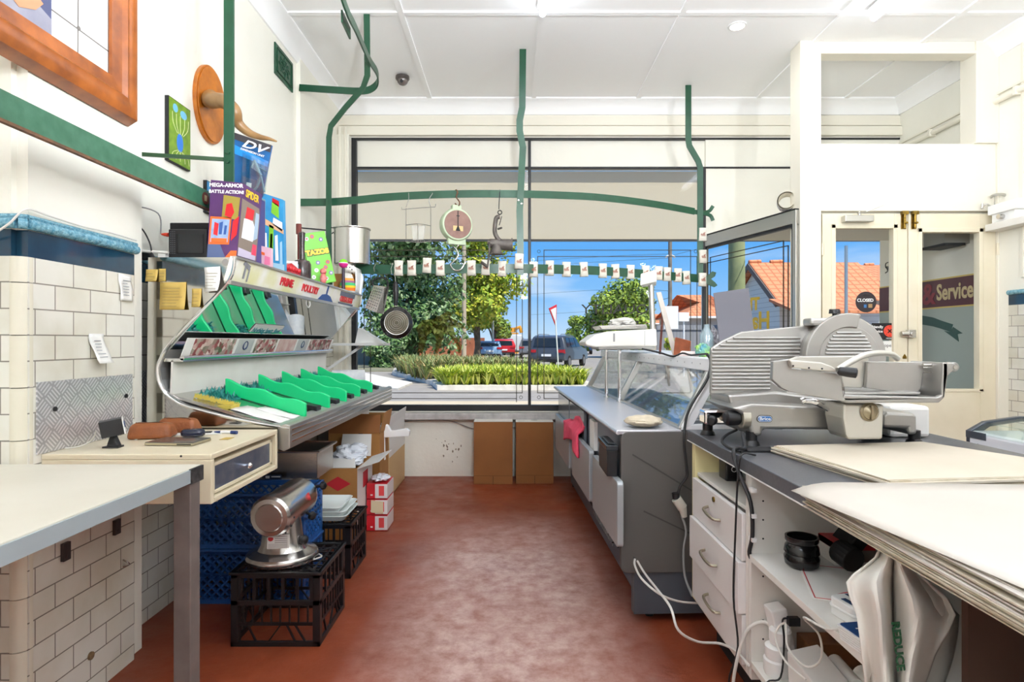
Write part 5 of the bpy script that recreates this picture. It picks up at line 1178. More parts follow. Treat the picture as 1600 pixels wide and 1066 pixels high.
# toy box with MEGA-ARMOR lettering: real box, slightly leaning
Yt = 2.425
fc = [P(323.5, 399.5, Yt), P(369, 402.5, Yt), P(379, 286, Yt), P(329.5, 281, Yt)]; dv = Vector((.0, .19, .0))
fc[0].z = fc[1].z = ZT+.002
m = MB(); m.hexa([fc[0], fc[1], fc[2], fc[3]] + [p+dv for p in fc]); t = one(m, 'toy_box', purple, 'purple boxed toy with white lettering over an orange framed inset, nearest on the display', 'toy box')
def onface(q, u, v, off=-.0012): # u,v in the quad
    a = q[0].lerp(q[1], u); b_ = q[3].lerp(q[2], u); return a.lerp(b_, v) + off*((q[1]-q[0]).cross(q[3]-q[0]).normalized()*-1)
def patch(mb, q, pts, m, off=-.001):
    nn = (q[1]-q[0]).cross(q[3]-q[0]).normalized()
    f = [onface(q, u, v, 0)+nn*abs(off) for u, v in pts]; g_ = [onface(q, u, v, 0) for u, v in pts]; n = len(f)
    mb.add(f+g_, [tuple(range(n)), tuple(range(2*n-1, n-1, -1))]+[(i, (i+1) % n, n+(i+1) % n, n+i) for i in range(n)], m)
m = MB()
patch(m, fc, [(.0, 0), (.62, 0), (.42, .17), (0, .17)], 0); patch(m, fc, [(.62, 0), (1, 0), (1, .09), (.8, .09)], 1)
patch(m, fc, [(.03, .17), (.72, .17), (.74, .53), (.05, .53)], 1, .0015); patch(m, fc, [(.09, .20), (.67, .20), (.69, .50), (.11, .50)], 2, .002)
patch(m, fc, [(.42, .53), (.95, .50), (.97, .80), (.44, .82)], 3, .0015)
patch(m, fc, [(.52, .55), (.72, .52), (.82, .60), (.72, .72), (.55, .70)], 4, .0025); patch(m, fc, [(.78, .22), (.95, .30), (.98, .55), (.80, .48)], 4, .0025)
patch(m, fc, [(.18, .30), (.32, .28), (.34, .44), (.2, .46)], 4, .0028); patch(m, fc, [(.36, .30), (.46, .30), (.48, .47), (.36, .45)], 5, .0028); patch(m, fc, [(.52, .30), (.6, .30), (.62, .42), (.54, .42)], 5, .0028); patch(m, fc, [(.12, .20), (.64, .20), (.64, .25), (.12, .25)], 1, .003)
m.build('printed_panel', [bl, orng, mat('inset blue', '#a5bcd8', .4, c2='#7f9ccb', nscale=30), tan, mat('toy red', '#d8242c', .35), mat('toy blue', '#34599c', .35)], t)
xd = (fc[1]-fc[0]).normalized(); yd = (fc[3]-fc[0]).normalized(); nn = xd.cross(yd).normalized()
text('MEGA-ARMOR', .0215, frame(onface(fc, .5, .945, 0)+nn*.002, xd+Vector((0, 0, -.04)), yd), wprint, 'lettering', t, .0004, bold=.0007)
text('BATTLE ACTION!', .0185, frame(onface(fc, .52, .86, 0)+nn*.002, xd+Vector((0, 0, -.04)), yd), wprint, 'lettering', t, .0004, bold=.0007)
# its window side facing the room
sd = [fc[1], fc[1]+dv, fc[2]+dv, fc[2]]
m = MB(); patch(m, sd, [(.04, .03), (.96, .03), (.96, .66), (.9, .78), (.04, .80)], 0, .001); patch(m, sd, [(.15, .28), (.7, .28), (.8, .45), (.6, .58), (.2, .55)], 1, .002); patch(m, sd, [(.25, .56), (.62, .56), (.66, .72), (.3, .72)], 2, .002); patch(m, sd, [(.72, .30), (.92, .35), (.92, .7), (.75, .7)], 3, .002); patch(m, sd, [(.05, .03), (.9, .03), (.9, .12), (.05, .14)], 4, .002); patch(m, sd, [(.68, .1), (.92, .1), (.9, .25), (.72, .25)], 5, .003)
m.build('window_panel', [mat('window brown', '#85776a', .3), wprint, mat('toy red', '#d8242c', .3), mat('pale blue plastic', '#a9bfd2', .3), mat('lilac print', '#c9bfd6', .4), pink], t)
sx_ = (sd[1]-sd[0]).normalized(); sy_ = (sd[3]-sd[0]).normalized(); sn = sx_.cross(sy_).normalized()
text('SPIDER', .045, frame(onface(sd, .5, .89, 0)+sn*.002, sx_, sy_), yl_, 'lettering', t, .0004, bold=.001, sx=.9)
# hidden lower box carrying the tall blue pack
m = MB().box(-1.30, -1.16, 2.63, 2.76, ZT, 1.905); sb = one(m, 'toy_box', mat('indigo box card', '#3b3f7a', .4), 'indigo toy box behind the purple one, carrying the tall dark blue pack', 'toy box')
Yt = 2.68; q = [P(364, 312, Yt), P(409, 322, Yt), P(424.5, 227, Yt), P(363, 206, Yt)]
q[0].z = q[1].z = 1.907; q[0].x = PX(362, Yt)
m = MB(); m.hexa(q+[p+Vector((0, .012, 0)) for p in q]); t = one(m, 'blister_pack', mat('deep blue card', '#14385f', .35, c2='#1d6fb4', nscale=7, namt=.2), 'tall dark blue blister pack with white lettering leaning by the green post', 'toy pack')
m = MB(); patch(m, q, [(0, .90), (1, .86), (1, 1), (0, 1)], 0); patch(m, q, [(.0, .68), (1, .58), (1, .68), (.0, .82)], 1, .0012); patch(m, q, [(.35, .08), (.75, .06), (.75, .3), (.35, .34)], 2, .0014); patch(m, q, [(.45, .14), (.62, .13), (.62, .24), (.46, .25)], 3, .002)
m.build('printed_panel', [mat('dark header', '#3c3a3e', .4), mat('bright blue band', '#1f8be0', .4), bl, wprint], t)
xd = (q[1]-q[0]).normalized(); xd2 = (q[2]-q[3]).normalized(); yd = (q[3]-q[0]).normalized(); nn = xd2.cross(yd).normalized()
text('DV', .05, frame(onface(q, .56, .87, 0)+nn*.002, xd2, yd), wprint, 'lettering', t, .0005, bold=.001, sx=1.6, shear=.3)
text('DIMENSION UNIT', .013, frame(onface(q, .55, .765, 0)+nn*.0022, xd2, yd), wprint, 'lettering', t, .0004, bold=.0003, sx=1.1)
m = MB(); bq = [P(376, 305, Yt-.004), P(414, 312, Yt-.004), P(421, 256, Yt-.004), P(380, 241, Yt-.004)]; bq[0].z = max(bq[0].z, 1.91); bq[1].z = max(bq[1].z, 1.91); m.hexa([p+Vector((.012, -.035, 0)) for p in bq]+bq); m.build('clear_bubble', clear_g, t)
m = MB(); 
for a, b_, r in (((398, 252), (408, 275), .007), ((408, 275), (402, 292), .006), ((405, 262), (416, 268), .004), ((402, 292), (394, 300), .005), ((408, 276), (413, 300), .005), ((398, 250), (393, 262), .004)): m.tube([P(a[0], a[1], Yt-.022), P(b_[0], b_[1], Yt-.022)], r, 6)
m.build('loose_parts', mat('blue grey toy plastic', '#4e7487', .4), t, smooth=True)
# packs with blue and multicoloured cards
def pack(name, label, cs, Y, depth, mt_, pats=(), mats=(), zfix=None):
    q = [P(x, y, Y) for x, y in cs]
    if zfix is not None: q[0].z = q[1].z = zfix
    m = MB(); m.hexa(q+[p+Vector((0, depth, 0)) for p in q]); o = one(m, name, mt_, label, 'toy pack')
    if pats:
        m = MB()
        for pts, k in pats: patch(m, q, pts, k, .0014)
        m.build('printed_panel', list(mats), o)
    return o, q
cyanm = mat('cyan card', '#3fa0cf', .4, c2='#2f7fb8', nscale=12); cm = [mat('card peach', '#e5b48c', .4), mat('card green', '#7fbf35', .4), wprint, mat('card yellow', '#e7c53a', .4), mat('card pale blue', '#a8cfe6', .4), redp]
o, q = pack('toy_pack', 'blue and white carded pack with a green patch beside the purple box', [(410, 407), (444.5, 414), (442, 312), (408, 301)], 2.92, .03, cyanm, [([(0, .62), (1, .52), (1, .58), (0, .70)], 0), ([(.45, .78), (.8, .72), (.8, .90), (.5, .93)], 1), ([(.5, .92), (.82, .88), (.82, .96), (.52, .98)], 5), ([(.3, .25), (.5, .2), (.55, .6), (.35, .62)], 1), ([(.36, .3), (.46, .3), (.5, .5), (.4, .5)], 3), ([(.6, .15), (.75, .15), (.72, .5), (.6, .48)], 2), ([(.1, .2), (.24, .2), (.22, .5), (.1, .5)], 2), ([(.8, .1), (.92, .1), (.92, .42), (.82, .4)], 4), ([(.5, .63), (.95, .55), (.95, .68), (.55, .72)], 2), ([(.0, .0), (1, .0), (1, .1), (0, .14)], 4)], cm, ZT)
xd = (q[1]-q[0]).normalized(); 
pack('toy_pack', 'small olive topped pack between the purple box and the blue card', [(396, 406), (411, 408), (412, 311), (400, 305)], 2.80, .02, mat('teal pack card', '#4d7f94', .4, c2='#8fa3a0', nscale=14), [([(.1, .7), (.9, .68), (.9, .9), (.1, .92)], 0), ([(.2, .3), (.8, .3), (.8, .55), (.2, .6)], 1)], [tan, cm[4]], ZT)
pack('toy_pack', 'low pink carded pack in front of the blue card', [(404, 412), (424, 419), (424, 388), (403, 383)], 2.72, .02, mat('pink card', '#e6b7c4', .4), [([(.1, .6), (.5, .56), (.5, .7), (.1, .74)], 0), ([(.45, .1), (.9, .1), (.9, .5), (.5, .55)], 1)], [orng, mat('hot pink', '#ea7fa2', .4)], ZT)
pack('toy_pack', 'low white and orange pack right of the pink one', [(426, 418), (440, 424), (441, 395), (428, 390)], 2.95, .02, wprint, [([(.1, .05), (.6, .05), (.6, .3), (.1, .3)], 0)], [mat('amber', '#f0a030', .4)], ZT)
# red toy, grey camera, black ornament, small bits
m = MB(); Y = 3.05; c_ = Vector((-1.17, Y, ZT))
m.box(-1.20, -1.14, Y-.10, Y+.12, ZT, ZT+.025); m.prism([(Y-.10, ZT+.025), (Y+.12, ZT+.025), (Y+.08, ZT+.05), (Y+.01, ZT+.062), (Y-.07, ZT+.04)], 'x', -1.195, -1.145)
for k in range(5): m.ball((-1.14, Y-.07+k*.04, ZT+.03), .014, 8)
one(m, 'red_toy', mat('glossy red plastic', '#c4202a', .25), 'glossy red moulded toy lying at the display edge', 'toy', bevel=.004, smooth=True)
m = MB(); Y = 3.2; m.T = Matrix.Translation((-1.20, Y, ZT)) @ Matrix.Rotation(R(25), 4, 'Z'); m.box(-.03, .03, -.022, .022, 0, .09, 0); m.box(.03, .034, -.016, .016, .035, .075, 1); m.T = None; one(m, 'handheld_game', [mat('pale grey plastic', '#c6c4c4', .4), mat('blue grey screen', '#7d93a8', .2)], 'pale grey handheld gadget standing behind the red toy', 'gadget', bevel=.006)
m = MB(); m.lathe([(.045, 0), (.05, .02), (.05, .09), (.04, .11), (.015, .12), (.014, .20), (.018, .27), (.010, .275)], (-1.19, 3.33, ZT), 20, 0); one(m, 'black_ornament', mat('black glazed ornament', '#1f1a1a', .25, c2='#4a3a38', nscale=30), 'black ornament with a tall narrow neck beside the green box', 'ornament', smooth=True)
m = MB(); m.box(-1.25, -1.24, 3.42, 3.44, ZT, ZT+.28); m.cyl((-1.245, 3.43, ZT+.28), (-1.245, 3.43, ZT+.34), .016, n=10); one(m, 'wooden_spoon', mat('dark red wood', '#6a2a22', .5), 'dark red wooden stick upright behind the grey gadget', 'stick', bevel=.002)
m = MB(); m.ball((-1.15, 3.58, ZT+.035), (.02, .02, .035), 10); m.ball((-1.15, 3.58, ZT+.08), .02, 10); one(m, 'small_figurine', mat('pink figurine', '#e09a9a', .4, c2='#d6482f', nscale=40), 'tiny pink and red figurine in front of the green box', 'figurine', smooth=True)
# green TAZOS box, turned to the room and leaning back
t = thing('game_box', 'bright lime green box with yellow bubble lettering leaning on the display top', 'box', (-1.20, 3.74, ZT+.02), (R(0), R(-13), R(30)), local=True)
gb = mat('lime green card', '#6cc22c', .35); 
m = MB().box(-.075, .075, -.03, .03, 0, .325); m.build('carton', gb, t, bevel=.003)
FM = lambda x, z, o=.0312: frame((x, -o, z), (1, 0, 0), (0, 0, 1))
text('TAZOS', .042, FM(0, .20, .0322), yl_, 'lettering', t, .0012, bold=.0035, sx=1.05); text('TAZOS', .042, FM(.001, .199, .0312), mat('dark green print', '#1d3a1a', .5), 'lettering_outline', t, .0006, bold=.0065, sx=1.05)
m = MB()
for k, (x, z) in enumerate(((-.045, .29), (-.01, .30), (.04, .275), (-.03, .09), (.0, .05), (.03, .10), (.055, .06), (-.055, .05), (.02, .03), (.05, .13), (-.01, .135))): m.cyl((x, -.0315, z), (x, -.0302, z), .013, n=14, m=k % 4); m.cyl((x, -.0322, z), (x, -.0315, z), .006, n=8, m=(k+1) % 4)
m.build('printed_dots', [mat('dot grey', '#b9c4bd', .4), mat('dot red', '#cf5a4c', .4), mat('dot purple', '#7d6fa8', .4), mat('dot white', '#f0f0ea', .4)], t)
# white plush dog in a striped jumper, ball, carton behind
c_ = Vector((-1.16, 4.15, ZT))
t = thing('plush_dog', 'white plush dog in a rainbow striped jumper on the far end of the display', 'soft toy', c_)
m = MB(); m.lathe([(.045, 0), (.052, .03), (.045, .08), (.03, .125), (.02, .135)], c_, 20, 0); o = m.build('body', mat('white plush', '#ece9e2', .9, bump=.4, bscale=120), t, smooth=True)
m = MB()
for k, (a, b_) in enumerate(((.01, .03), (.03, .045), (.045, .065), (.065, .08), (.08, .098))): rr_ = lambda h: .0475+.006*math.sin(min(h, .06)/.06*1.57)-max(0, h-.05)*.30; m.lathe([(rr_(a)+.002, a), (rr_(b_)+.002, b_)], c_, 20, k, cap=False)
m.build('jumper', [mat('stripe orange', '#ef7d2c', .8), mat('stripe yellow', '#f1d02f', .8), mat('stripe green', '#3fae6a', .8), mat('stripe purple', '#9a5a86', .8), mat('stripe peach', '#f0a04c', .8)], t, smooth=True)
m = MB(); m.ball(c_+Vector((.005, -.01, .165)), (.036, .034, .034), 14); m.ball(c_+Vector((.03, -.03, .152)), (.022, .022, .017), 10); m.ball(c_+Vector((-.035, 0, .165)), (.014, .012, .028), 10); m.ball(c_+Vector((.035, .01, .165)), (.014, .012, .028), 10); m.build('head', MATS['white plush'], t, smooth=True)
m = MB(); m.ball(c_+Vector((.005, -.043, .172)), .004, 8); m.ball(c_+Vector((.025, -.040, .172)), .004, 8); m.ball(c_+Vector((.042, -.048, .155)), .005, 8); m.build('face', black, t, smooth=True)
c_ = P(536.5, 412, 4.0); m = MB(); m.cyl((c_.x, 4.0, ZT), (c_.x, 4.0, c_.z-.030), .013, .009, n=12); one(m, 'dark_stand', mat('dark purple stand', '#33233b', .4), 'thin dark purple stand under the pink and lime ball', 'stand', smooth=True)
m = MB(); n = 16
m.ball(c_, .031, 16); o = one(m, 'toy_ball', mat('pink ball', '#d92a8c', .8), 'pink and lime tennis ball beside the lime green box', 'ball', smooth=True)
for f in o.data.polygons: f.material_index = 0
o.data.materials.append(mat('lime felt', '#7fd02f', .8)); o.data.materials.append(wprint)
for f in o.data.polygons:
    z = f.center.z-.031
    f.material_index = 1 if z > .004 else (2 if z > -.002 else 0)
m = MB().box(-1.28, -1.14, 4.22, 4.38, ZT, ZT+.14); o = one(m, 'small_carton', carton, 'brown carton standing behind the plush dog', 'carton'); 
m = MB(); m.tube([(-1.13, 4.36, ZT), (-1.12, 4.37, ZT+.10), (-1.13, 4.38, ZT+.15), (-1.18, 4.38, ZT+.17)], .012, 10, sub=4); m.sheet(lambda u, v: (-1.135+.012*math.sin(v*3), 4.22+.18*u, ZT+.001+.19*v), 3, 5); one(m, 'white_tray', whitep, 'white plastic tray standing on edge at the far end of the display', 'tray', smooth=True, solid=.003)
# far side: white shelf with brace, stand and paper roll
t = thing('wall_shelf', 'white bracket shelf on the left wall beyond the poultry display', 'shelf', (XL, 4.9, 1.2))
m = MB().box(XL, PX(604, 4.9), 4.78, 5.05, 1.212, 1.232); m.build('board', whitep, t, bevel=.002)
m = MB().bar([(XL, 4.9, .95), (-1.25, 4.9, 1.21)], .02, .02, (0, 1, 0)); m.build('brace', whitep, t)
m = MB(); m.prism([(PX(555, 4.85), 1.232), (PX(600, 4.85), 1.232), (PX(560, 4.85), 1.36)], 'y', 4.84, 4.98); one(m, 'white_bracket_tray', whitep, 'white triangular plastic holder standing on the bracket shelf', 'holder', bevel=.003)
m = MB().box(-1.56, -1.13, 4.44, 4.645, 0, .905); one(m, 'white_cabinet', whiteb, 'narrow white cabinet between the poultry display and the window', 'cabinet', bevel=.003)
t = thing('paper_roll', 'thick roll of printed white wrapping paper on the narrow cabinet', 'roll', (-1.3, 4.7, .905))
m = MB().cyl((-1.38, 4.50, .968), (-1.15, 4.58, .968), .06, n=28); m.build('roll', mat('printed wrapping paper', '#eeeeec', .6, c2='#cfd4dc', nscale=30, namt=.1), t, smooth=True)
m = MB().cyl((-1.382, 4.499, .968), (-1.37, 4.503, .968), .026, n=16); m.build('core', blackm, t)
m = MB().sheet(lambda u, v: (-1.36+.2*u+.08*v, 4.50+.07*u-.04*v, .914+.05*(1-v)**2), 5, 6); m.build('loose_end', MATS['printed wrapping paper'], t, smooth=True, solid=.001)
# ---------------------------------------------------------------- left bench, desk and what stands under them
tt = mat('scrubbed white board', '#d6d1c3', .5, c2='#c8c2b1', nscale=3, namt=.2)
t = thing('work_table', 'white topped work table with an aluminium edge in the left foreground', 'table', (-1.2, 1.3, 0))
m = MB().box(-1.50, -.935, .35, 1.765, .845, .880); m.box(-2.05, -1.50, .35, 1.765, .845, .88); m.build('tabletop', tt, t, bevel=.002)
m = MB().box(-.937, -.930, .35, 1.765, .838, .876); m.box(-.937, -.928, 1.70, 1.768, .834, .878, 1); m.box(-1.0, -.937, 1.761, 1.768, .834, .876); m.build('edge_strip', [mat('pale aluminium edge', '#b4c0c4', .4, .35), mat('blackened corner', '#5d5c5c', .5, .6, c2='#2f2f31', nscale=60)], t)
pm = mat('painted steel leg', '#6f6560', .5, c2='#5d544f', nscale=12)
for y in (1.708, .40): m = MB().box(-.985, -.934, y, y+.052, 0, .845); m.build('leg', pm, t, bevel=.003)
for y in (1.708, .40): m = MB().box(-2.03, -1.98, y, y+.052, 0, .845); m.build('leg', pm, t, bevel=.003)
# wall brackets and fixings on the tiles below
for k, (px, py0, py1, l_) in enumerate(((100, 848, 876, 'black steel bracket stub on the tiles below the table, near the pier corner'), (180, 812, 835, 'black steel bracket stub on the tiles below the table, nearer the window'))):
    Y = XN*F/(px-800); Y = -abs(Y) if False else abs(XN)*F/(800-px)
    z0, z1 = PZ(py1, Y), PZ(py0, Y); m = MB().box(XN, XN+.012, Y-.016, Y+.016, z0, z1); m.cyl((XN+.012, Y, z0+.015), (XN+.015, Y, z0+.015), .006); one(m, 'wall_bracket', mat('old dark steel', '#3a2f2c', .5), l_, 'bracket', bevel=.002)
m = MB(); Y = abs(XN)*F/(800-141); m.cyl((XN, Y, PZ(1025, Y)), (XN+.006, Y, PZ(1025, Y)), .014, n=14); one(m, 'wall_fixing', mat('rusty fixing', '#8a6f4c', .7, c2='#5d4a36', nscale=80), 'rusty round fixing low on the pier tiles', 'fixing')
m = MB(); Y = abs(XN)*F/(800-191); m.tube([(XN+.003, Y, PZ(875, Y)), (XN+.02, Y, PZ(879, Y)), (XN+.02, Y+.01, PZ(884, Y)), (XN+.003, Y, PZ(886, Y))], .003, 6, sub=3); one(m, 'wall_fixing', steel, 'small steel eye hook on the pier tiles', 'hook', smooth=True)
# cream desk unit with a drawer
dc = mat('cream desk enamel', '#e6dcc2', .35, c2='#dccfb0', nscale=4, namt=.2)
t = thing('desk_unit', 'cream wall mounted desk unit with one drawer facing the aisle', 'desk', (-1.2, 2.1, .73))
X0, X1, DY0, DY1, DZ0, DZ1 = XN, -.947, 1.85, 2.375, .735, .893
m = MB().box(X0, X1, DY0, DY1, DZ1-.018, DZ1); m.box(X0, X1, DY0, DY0+.02, DZ0, DZ1-.018); m.box(X0, X1, DY1-.018, DY1, DZ0, DZ1-.018); m.box(X0, X1, DY0+.02, DY1-.018, DZ0, DZ0+.018); m.build('body', dc, t, bevel=.003)
m = MB().cyl((PX(283, DY0), DY0-.0015, PZ(713, DY0)), (PX(283, DY0), DY0+.001, PZ(713, DY0)), .0035); m.build('screw_hole', blackm, t)
dr = MB().box(-1.38, -.965, DY0+.03, DY1-.03, DZ0+.022, DZ1-.035).build('drawer', dc, t, bevel=.002)
m = MB(); xx = -.965
for y0, y1, z0, z1 in ((DY0+.03, DY1-.03, DZ0+.022, DZ0+.034), (DY0+.03, DY1-.03, DZ1-.047, DZ1-.035), (DY0+.03, DY0+.045, DZ0+.022, DZ1-.035), (DY1-.045, DY1-.03, DZ0+.022, DZ1-.035)): m.box(xx, xx+.007, y0, y1, z0, z1)
m.build('front_frame', dc, dr, bevel=.002)
m = MB().box(xx, xx+.003, DY0+.045, DY1-.045, DZ0+.034, DZ1-.047); m.build('front_panel', mat('worn blued steel', '#5d6b86', .35, .7, c2='#8d94a0', nscale=16, namt=.3), dr)
m = MB().cyl((xx, 2.11, .803), (xx+.02, 2.11, .803), .006); m.ball((xx+.022, 2.11, .803), .011, 12); m.build('knob', chrome, dr, smooth=True)
# on the desk
ZD = DZ1
t = thing('desk_camera', 'small black cube camera on a stand with a white face', 'camera', P(176, 688, 1.97))
c_ = P(174, 688, 1.97); c_.z = ZD+.0005
m = MB(); m.prism([(c_.x-.018, c_.y-.02), (c_.x+.034, c_.y-.02), (c_.x+.03, c_.y+.02), (c_.x-.015, c_.y+.02)], 'z', ZD, ZD+.006); m.hexa([Vector((c_.x-.01, c_.y-.01, ZD+.005)), Vector((c_.x+.026, c_.y-.01, ZD+.005)), Vector((c_.x+.012, c_.y-.006, ZD+.042)), Vector((c_.x+.0, c_.y-.006, ZD+.042)), Vector((c_.x-.01, c_.y+.014, ZD+.005)), Vector((c_.x+.026, c_.y+.014, ZD+.005)), Vector((c_.x+.012, c_.y+.01, ZD+.042)), Vector((c_.x+.0, c_.y+.01, ZD+.042))]); m.build('stand', black, t, bevel=.001)
m = MB(); m.T = Matrix.Translation((c_.x+.008, c_.y, ZD+.068)) @ Matrix.Rotation(R(33), 4, 'Z') @ Matrix.Rotation(R(-10), 4, 'Y'); m.box(-.038, .026, -.026, .026, -.027, .027, 0); m.box(.0262, .030, -.027, .027, -.028, .028, 1)
m.cyl((.030, 0, .004), (.033, 0, .004), .012, n=16, m=2); m.T = None; m.build('camera_head', [black, whitep, mat('blue lens', '#26386b', .1)], t, bevel=.002)
def pouch(name, label, x, y, l, w, h, yaw):
    m = MB(); m.T = Matrix.Translation((x, y, ZD+.001)) @ Matrix.Rotation(yaw, 4, 'Z'); a, b_ = l/2, w/2
    m.hexa([Vector(p) for p in ((-a, -b_, 0), (a, -b_, 0), (a*.82, -b_*.72, h), (-a*.88, -b_*.72, h*.94), (-a, b_, 0), (a, b_, 0), (a*.86, b_*.4, h*.9), (-a*.9, b_*.4, h))]); m.T = None
    o = one(m, name, leather, label, 'pouch', smooth=60, bevel=.016, seg=4)
    q = MB(); q.T = Matrix.Translation((x, y, ZD+h*.5)) @ Matrix.Rotation(yaw, 4, 'Z')
    q.tube([(-l*.36, -.01, h*.5), (-l*.2, -.022, h*.49), (0, -.012, h*.5), (l*.2, -.02, h*.5), (l*.34, -.03, h*.42)], .0015, 5, sub=4); q.T = None
    q.build('seam', mat('dark stitching', '#4d2a14', .7), o, smooth=True)
    return o
pouch('leather_pouch', 'tan leather pouch lying beside the cube camera', -1.325, 2.17, .15, .11, .058, R(14))
pouch('leather_pouch', 'second tan leather pouch lying against the display end panel', -1.30, 2.30, .15, .09, .058, R(6))
def pebble(name, label, x, y, rx, ry, h, mt_, cat):
    m = MB(); n = 24; prof_ = [(.75, 0), (.97, .2), (1, .5), (.95, .78), (.8, .95), (.01, 1.0)]
    vs = [(x+rx*r*math.copysign(abs(math.cos(2*PI*k/n))**.7, math.cos(2*PI*k/n)), y+ry*r*math.copysign(abs(math.sin(2*PI*k/n))**.7, math.sin(2*PI*k/n)), ZD+h*z) for r, z in prof_ for k in range(n)]
    m.add(vs, [(i*n+k, i*n+(k+1) % n, (i+1)*n+(k+1) % n, (i+1)*n+k) for i in range(len(prof_)-1) for k in range(n)]+[tuple(range(n-1, -1, -1)), tuple((len(prof_)-1)*n+k for k in range(n))])
    return one(m, name, mt_, label, cat, smooth=True)
c_ = P(297, 683, 2.17); pebble('earbud_case', 'glossy dark blue earbud case on the cream desk', c_.x, 2.19, .042, .026, .03, mat('midnight plastic', '#1d2236', .15), 'case')
m = MB(); m.T = Matrix.Translation((PX(279, 2.05), 2.05, ZD)) @ Matrix.Rotation(R(-4), 4, 'Z'); m.box(-.085, .085, -.055, .055, .002, .010, 0); m.box(-.084, .084, -.054, .054, .010, .0125, 1); m.box(.03, .08, -.0565, -.055, .004, .008, 2); m.T = None
one(m, 'hard_drive', [mat('champagne metal', '#b5ac92', .3, .8), mat('dark glass lid', '#4a4a48', .12), black], 'thin champagne coloured tablet like device on the cream desk', 'device', bevel=.002)
m = MB(); a, b_ = Vector((PX(333, 2.26), 2.27, ZD+.006)), Vector((PX(372, 2.26), 2.25, ZD+.006)); d_ = b_-a
m.cyl(a, a+d_*.3, .002, .006, 10, 0); m.cyl(a+d_*.3, a+d_*.75, .006, .0055, 10, 1); m.cyl(a+d_*.75, b_, .007, .007, 12, 0)
one(m, 'marker_pen', [mat('navy pen', '#22356b', .3), whitep], 'blue and white pen on the back of the cream desk', 'pen', smooth=True)
m = MB().box(PX(338, 2.1), PX(352, 2.1), 2.12, 2.17, ZD+.0005, ZD+.0015); one(m, 'paper_scrap', yellowp, 'small yellow scrap of paper on the cream desk', 'paper')
m = MB(); m.T = Matrix.Translation((-1.21, 2.27, ZD+.001)) @ Matrix.Rotation(R(14), 4, 'Z'); m.box(-.09, .09, -.05, .04, 0, .0012, 0); m.box(.0, .045, -.012, .012, .0012, .005, 1); m.T = None; one(m, 'paper_slip', [paper, blackm], 'white paper with a dark tag lying between pouch and earbud case', 'paper')
c_ = P(213, 678, 2.12); m = MB().box(c_.x-.006, c_.x+.006, 2.115, 2.127, ZD, ZD+.010); one(m, 'small_adapter', whitep, 'tiny white adapter in front of the leather pouch', 'adapter', bevel=.002)
m = MB(); m.tube([(-1.41, 1.99, ZD+.05), (-1.43, 2.0, ZD+.02), (-1.45, 1.97, ZD+.004), (-1.47, 1.93, ZD+.004)], .0018, 6, sub=4); one(m, 'camera_cable', cable_w, 'thin white cable behind the cube camera', 'cable', smooth=True)

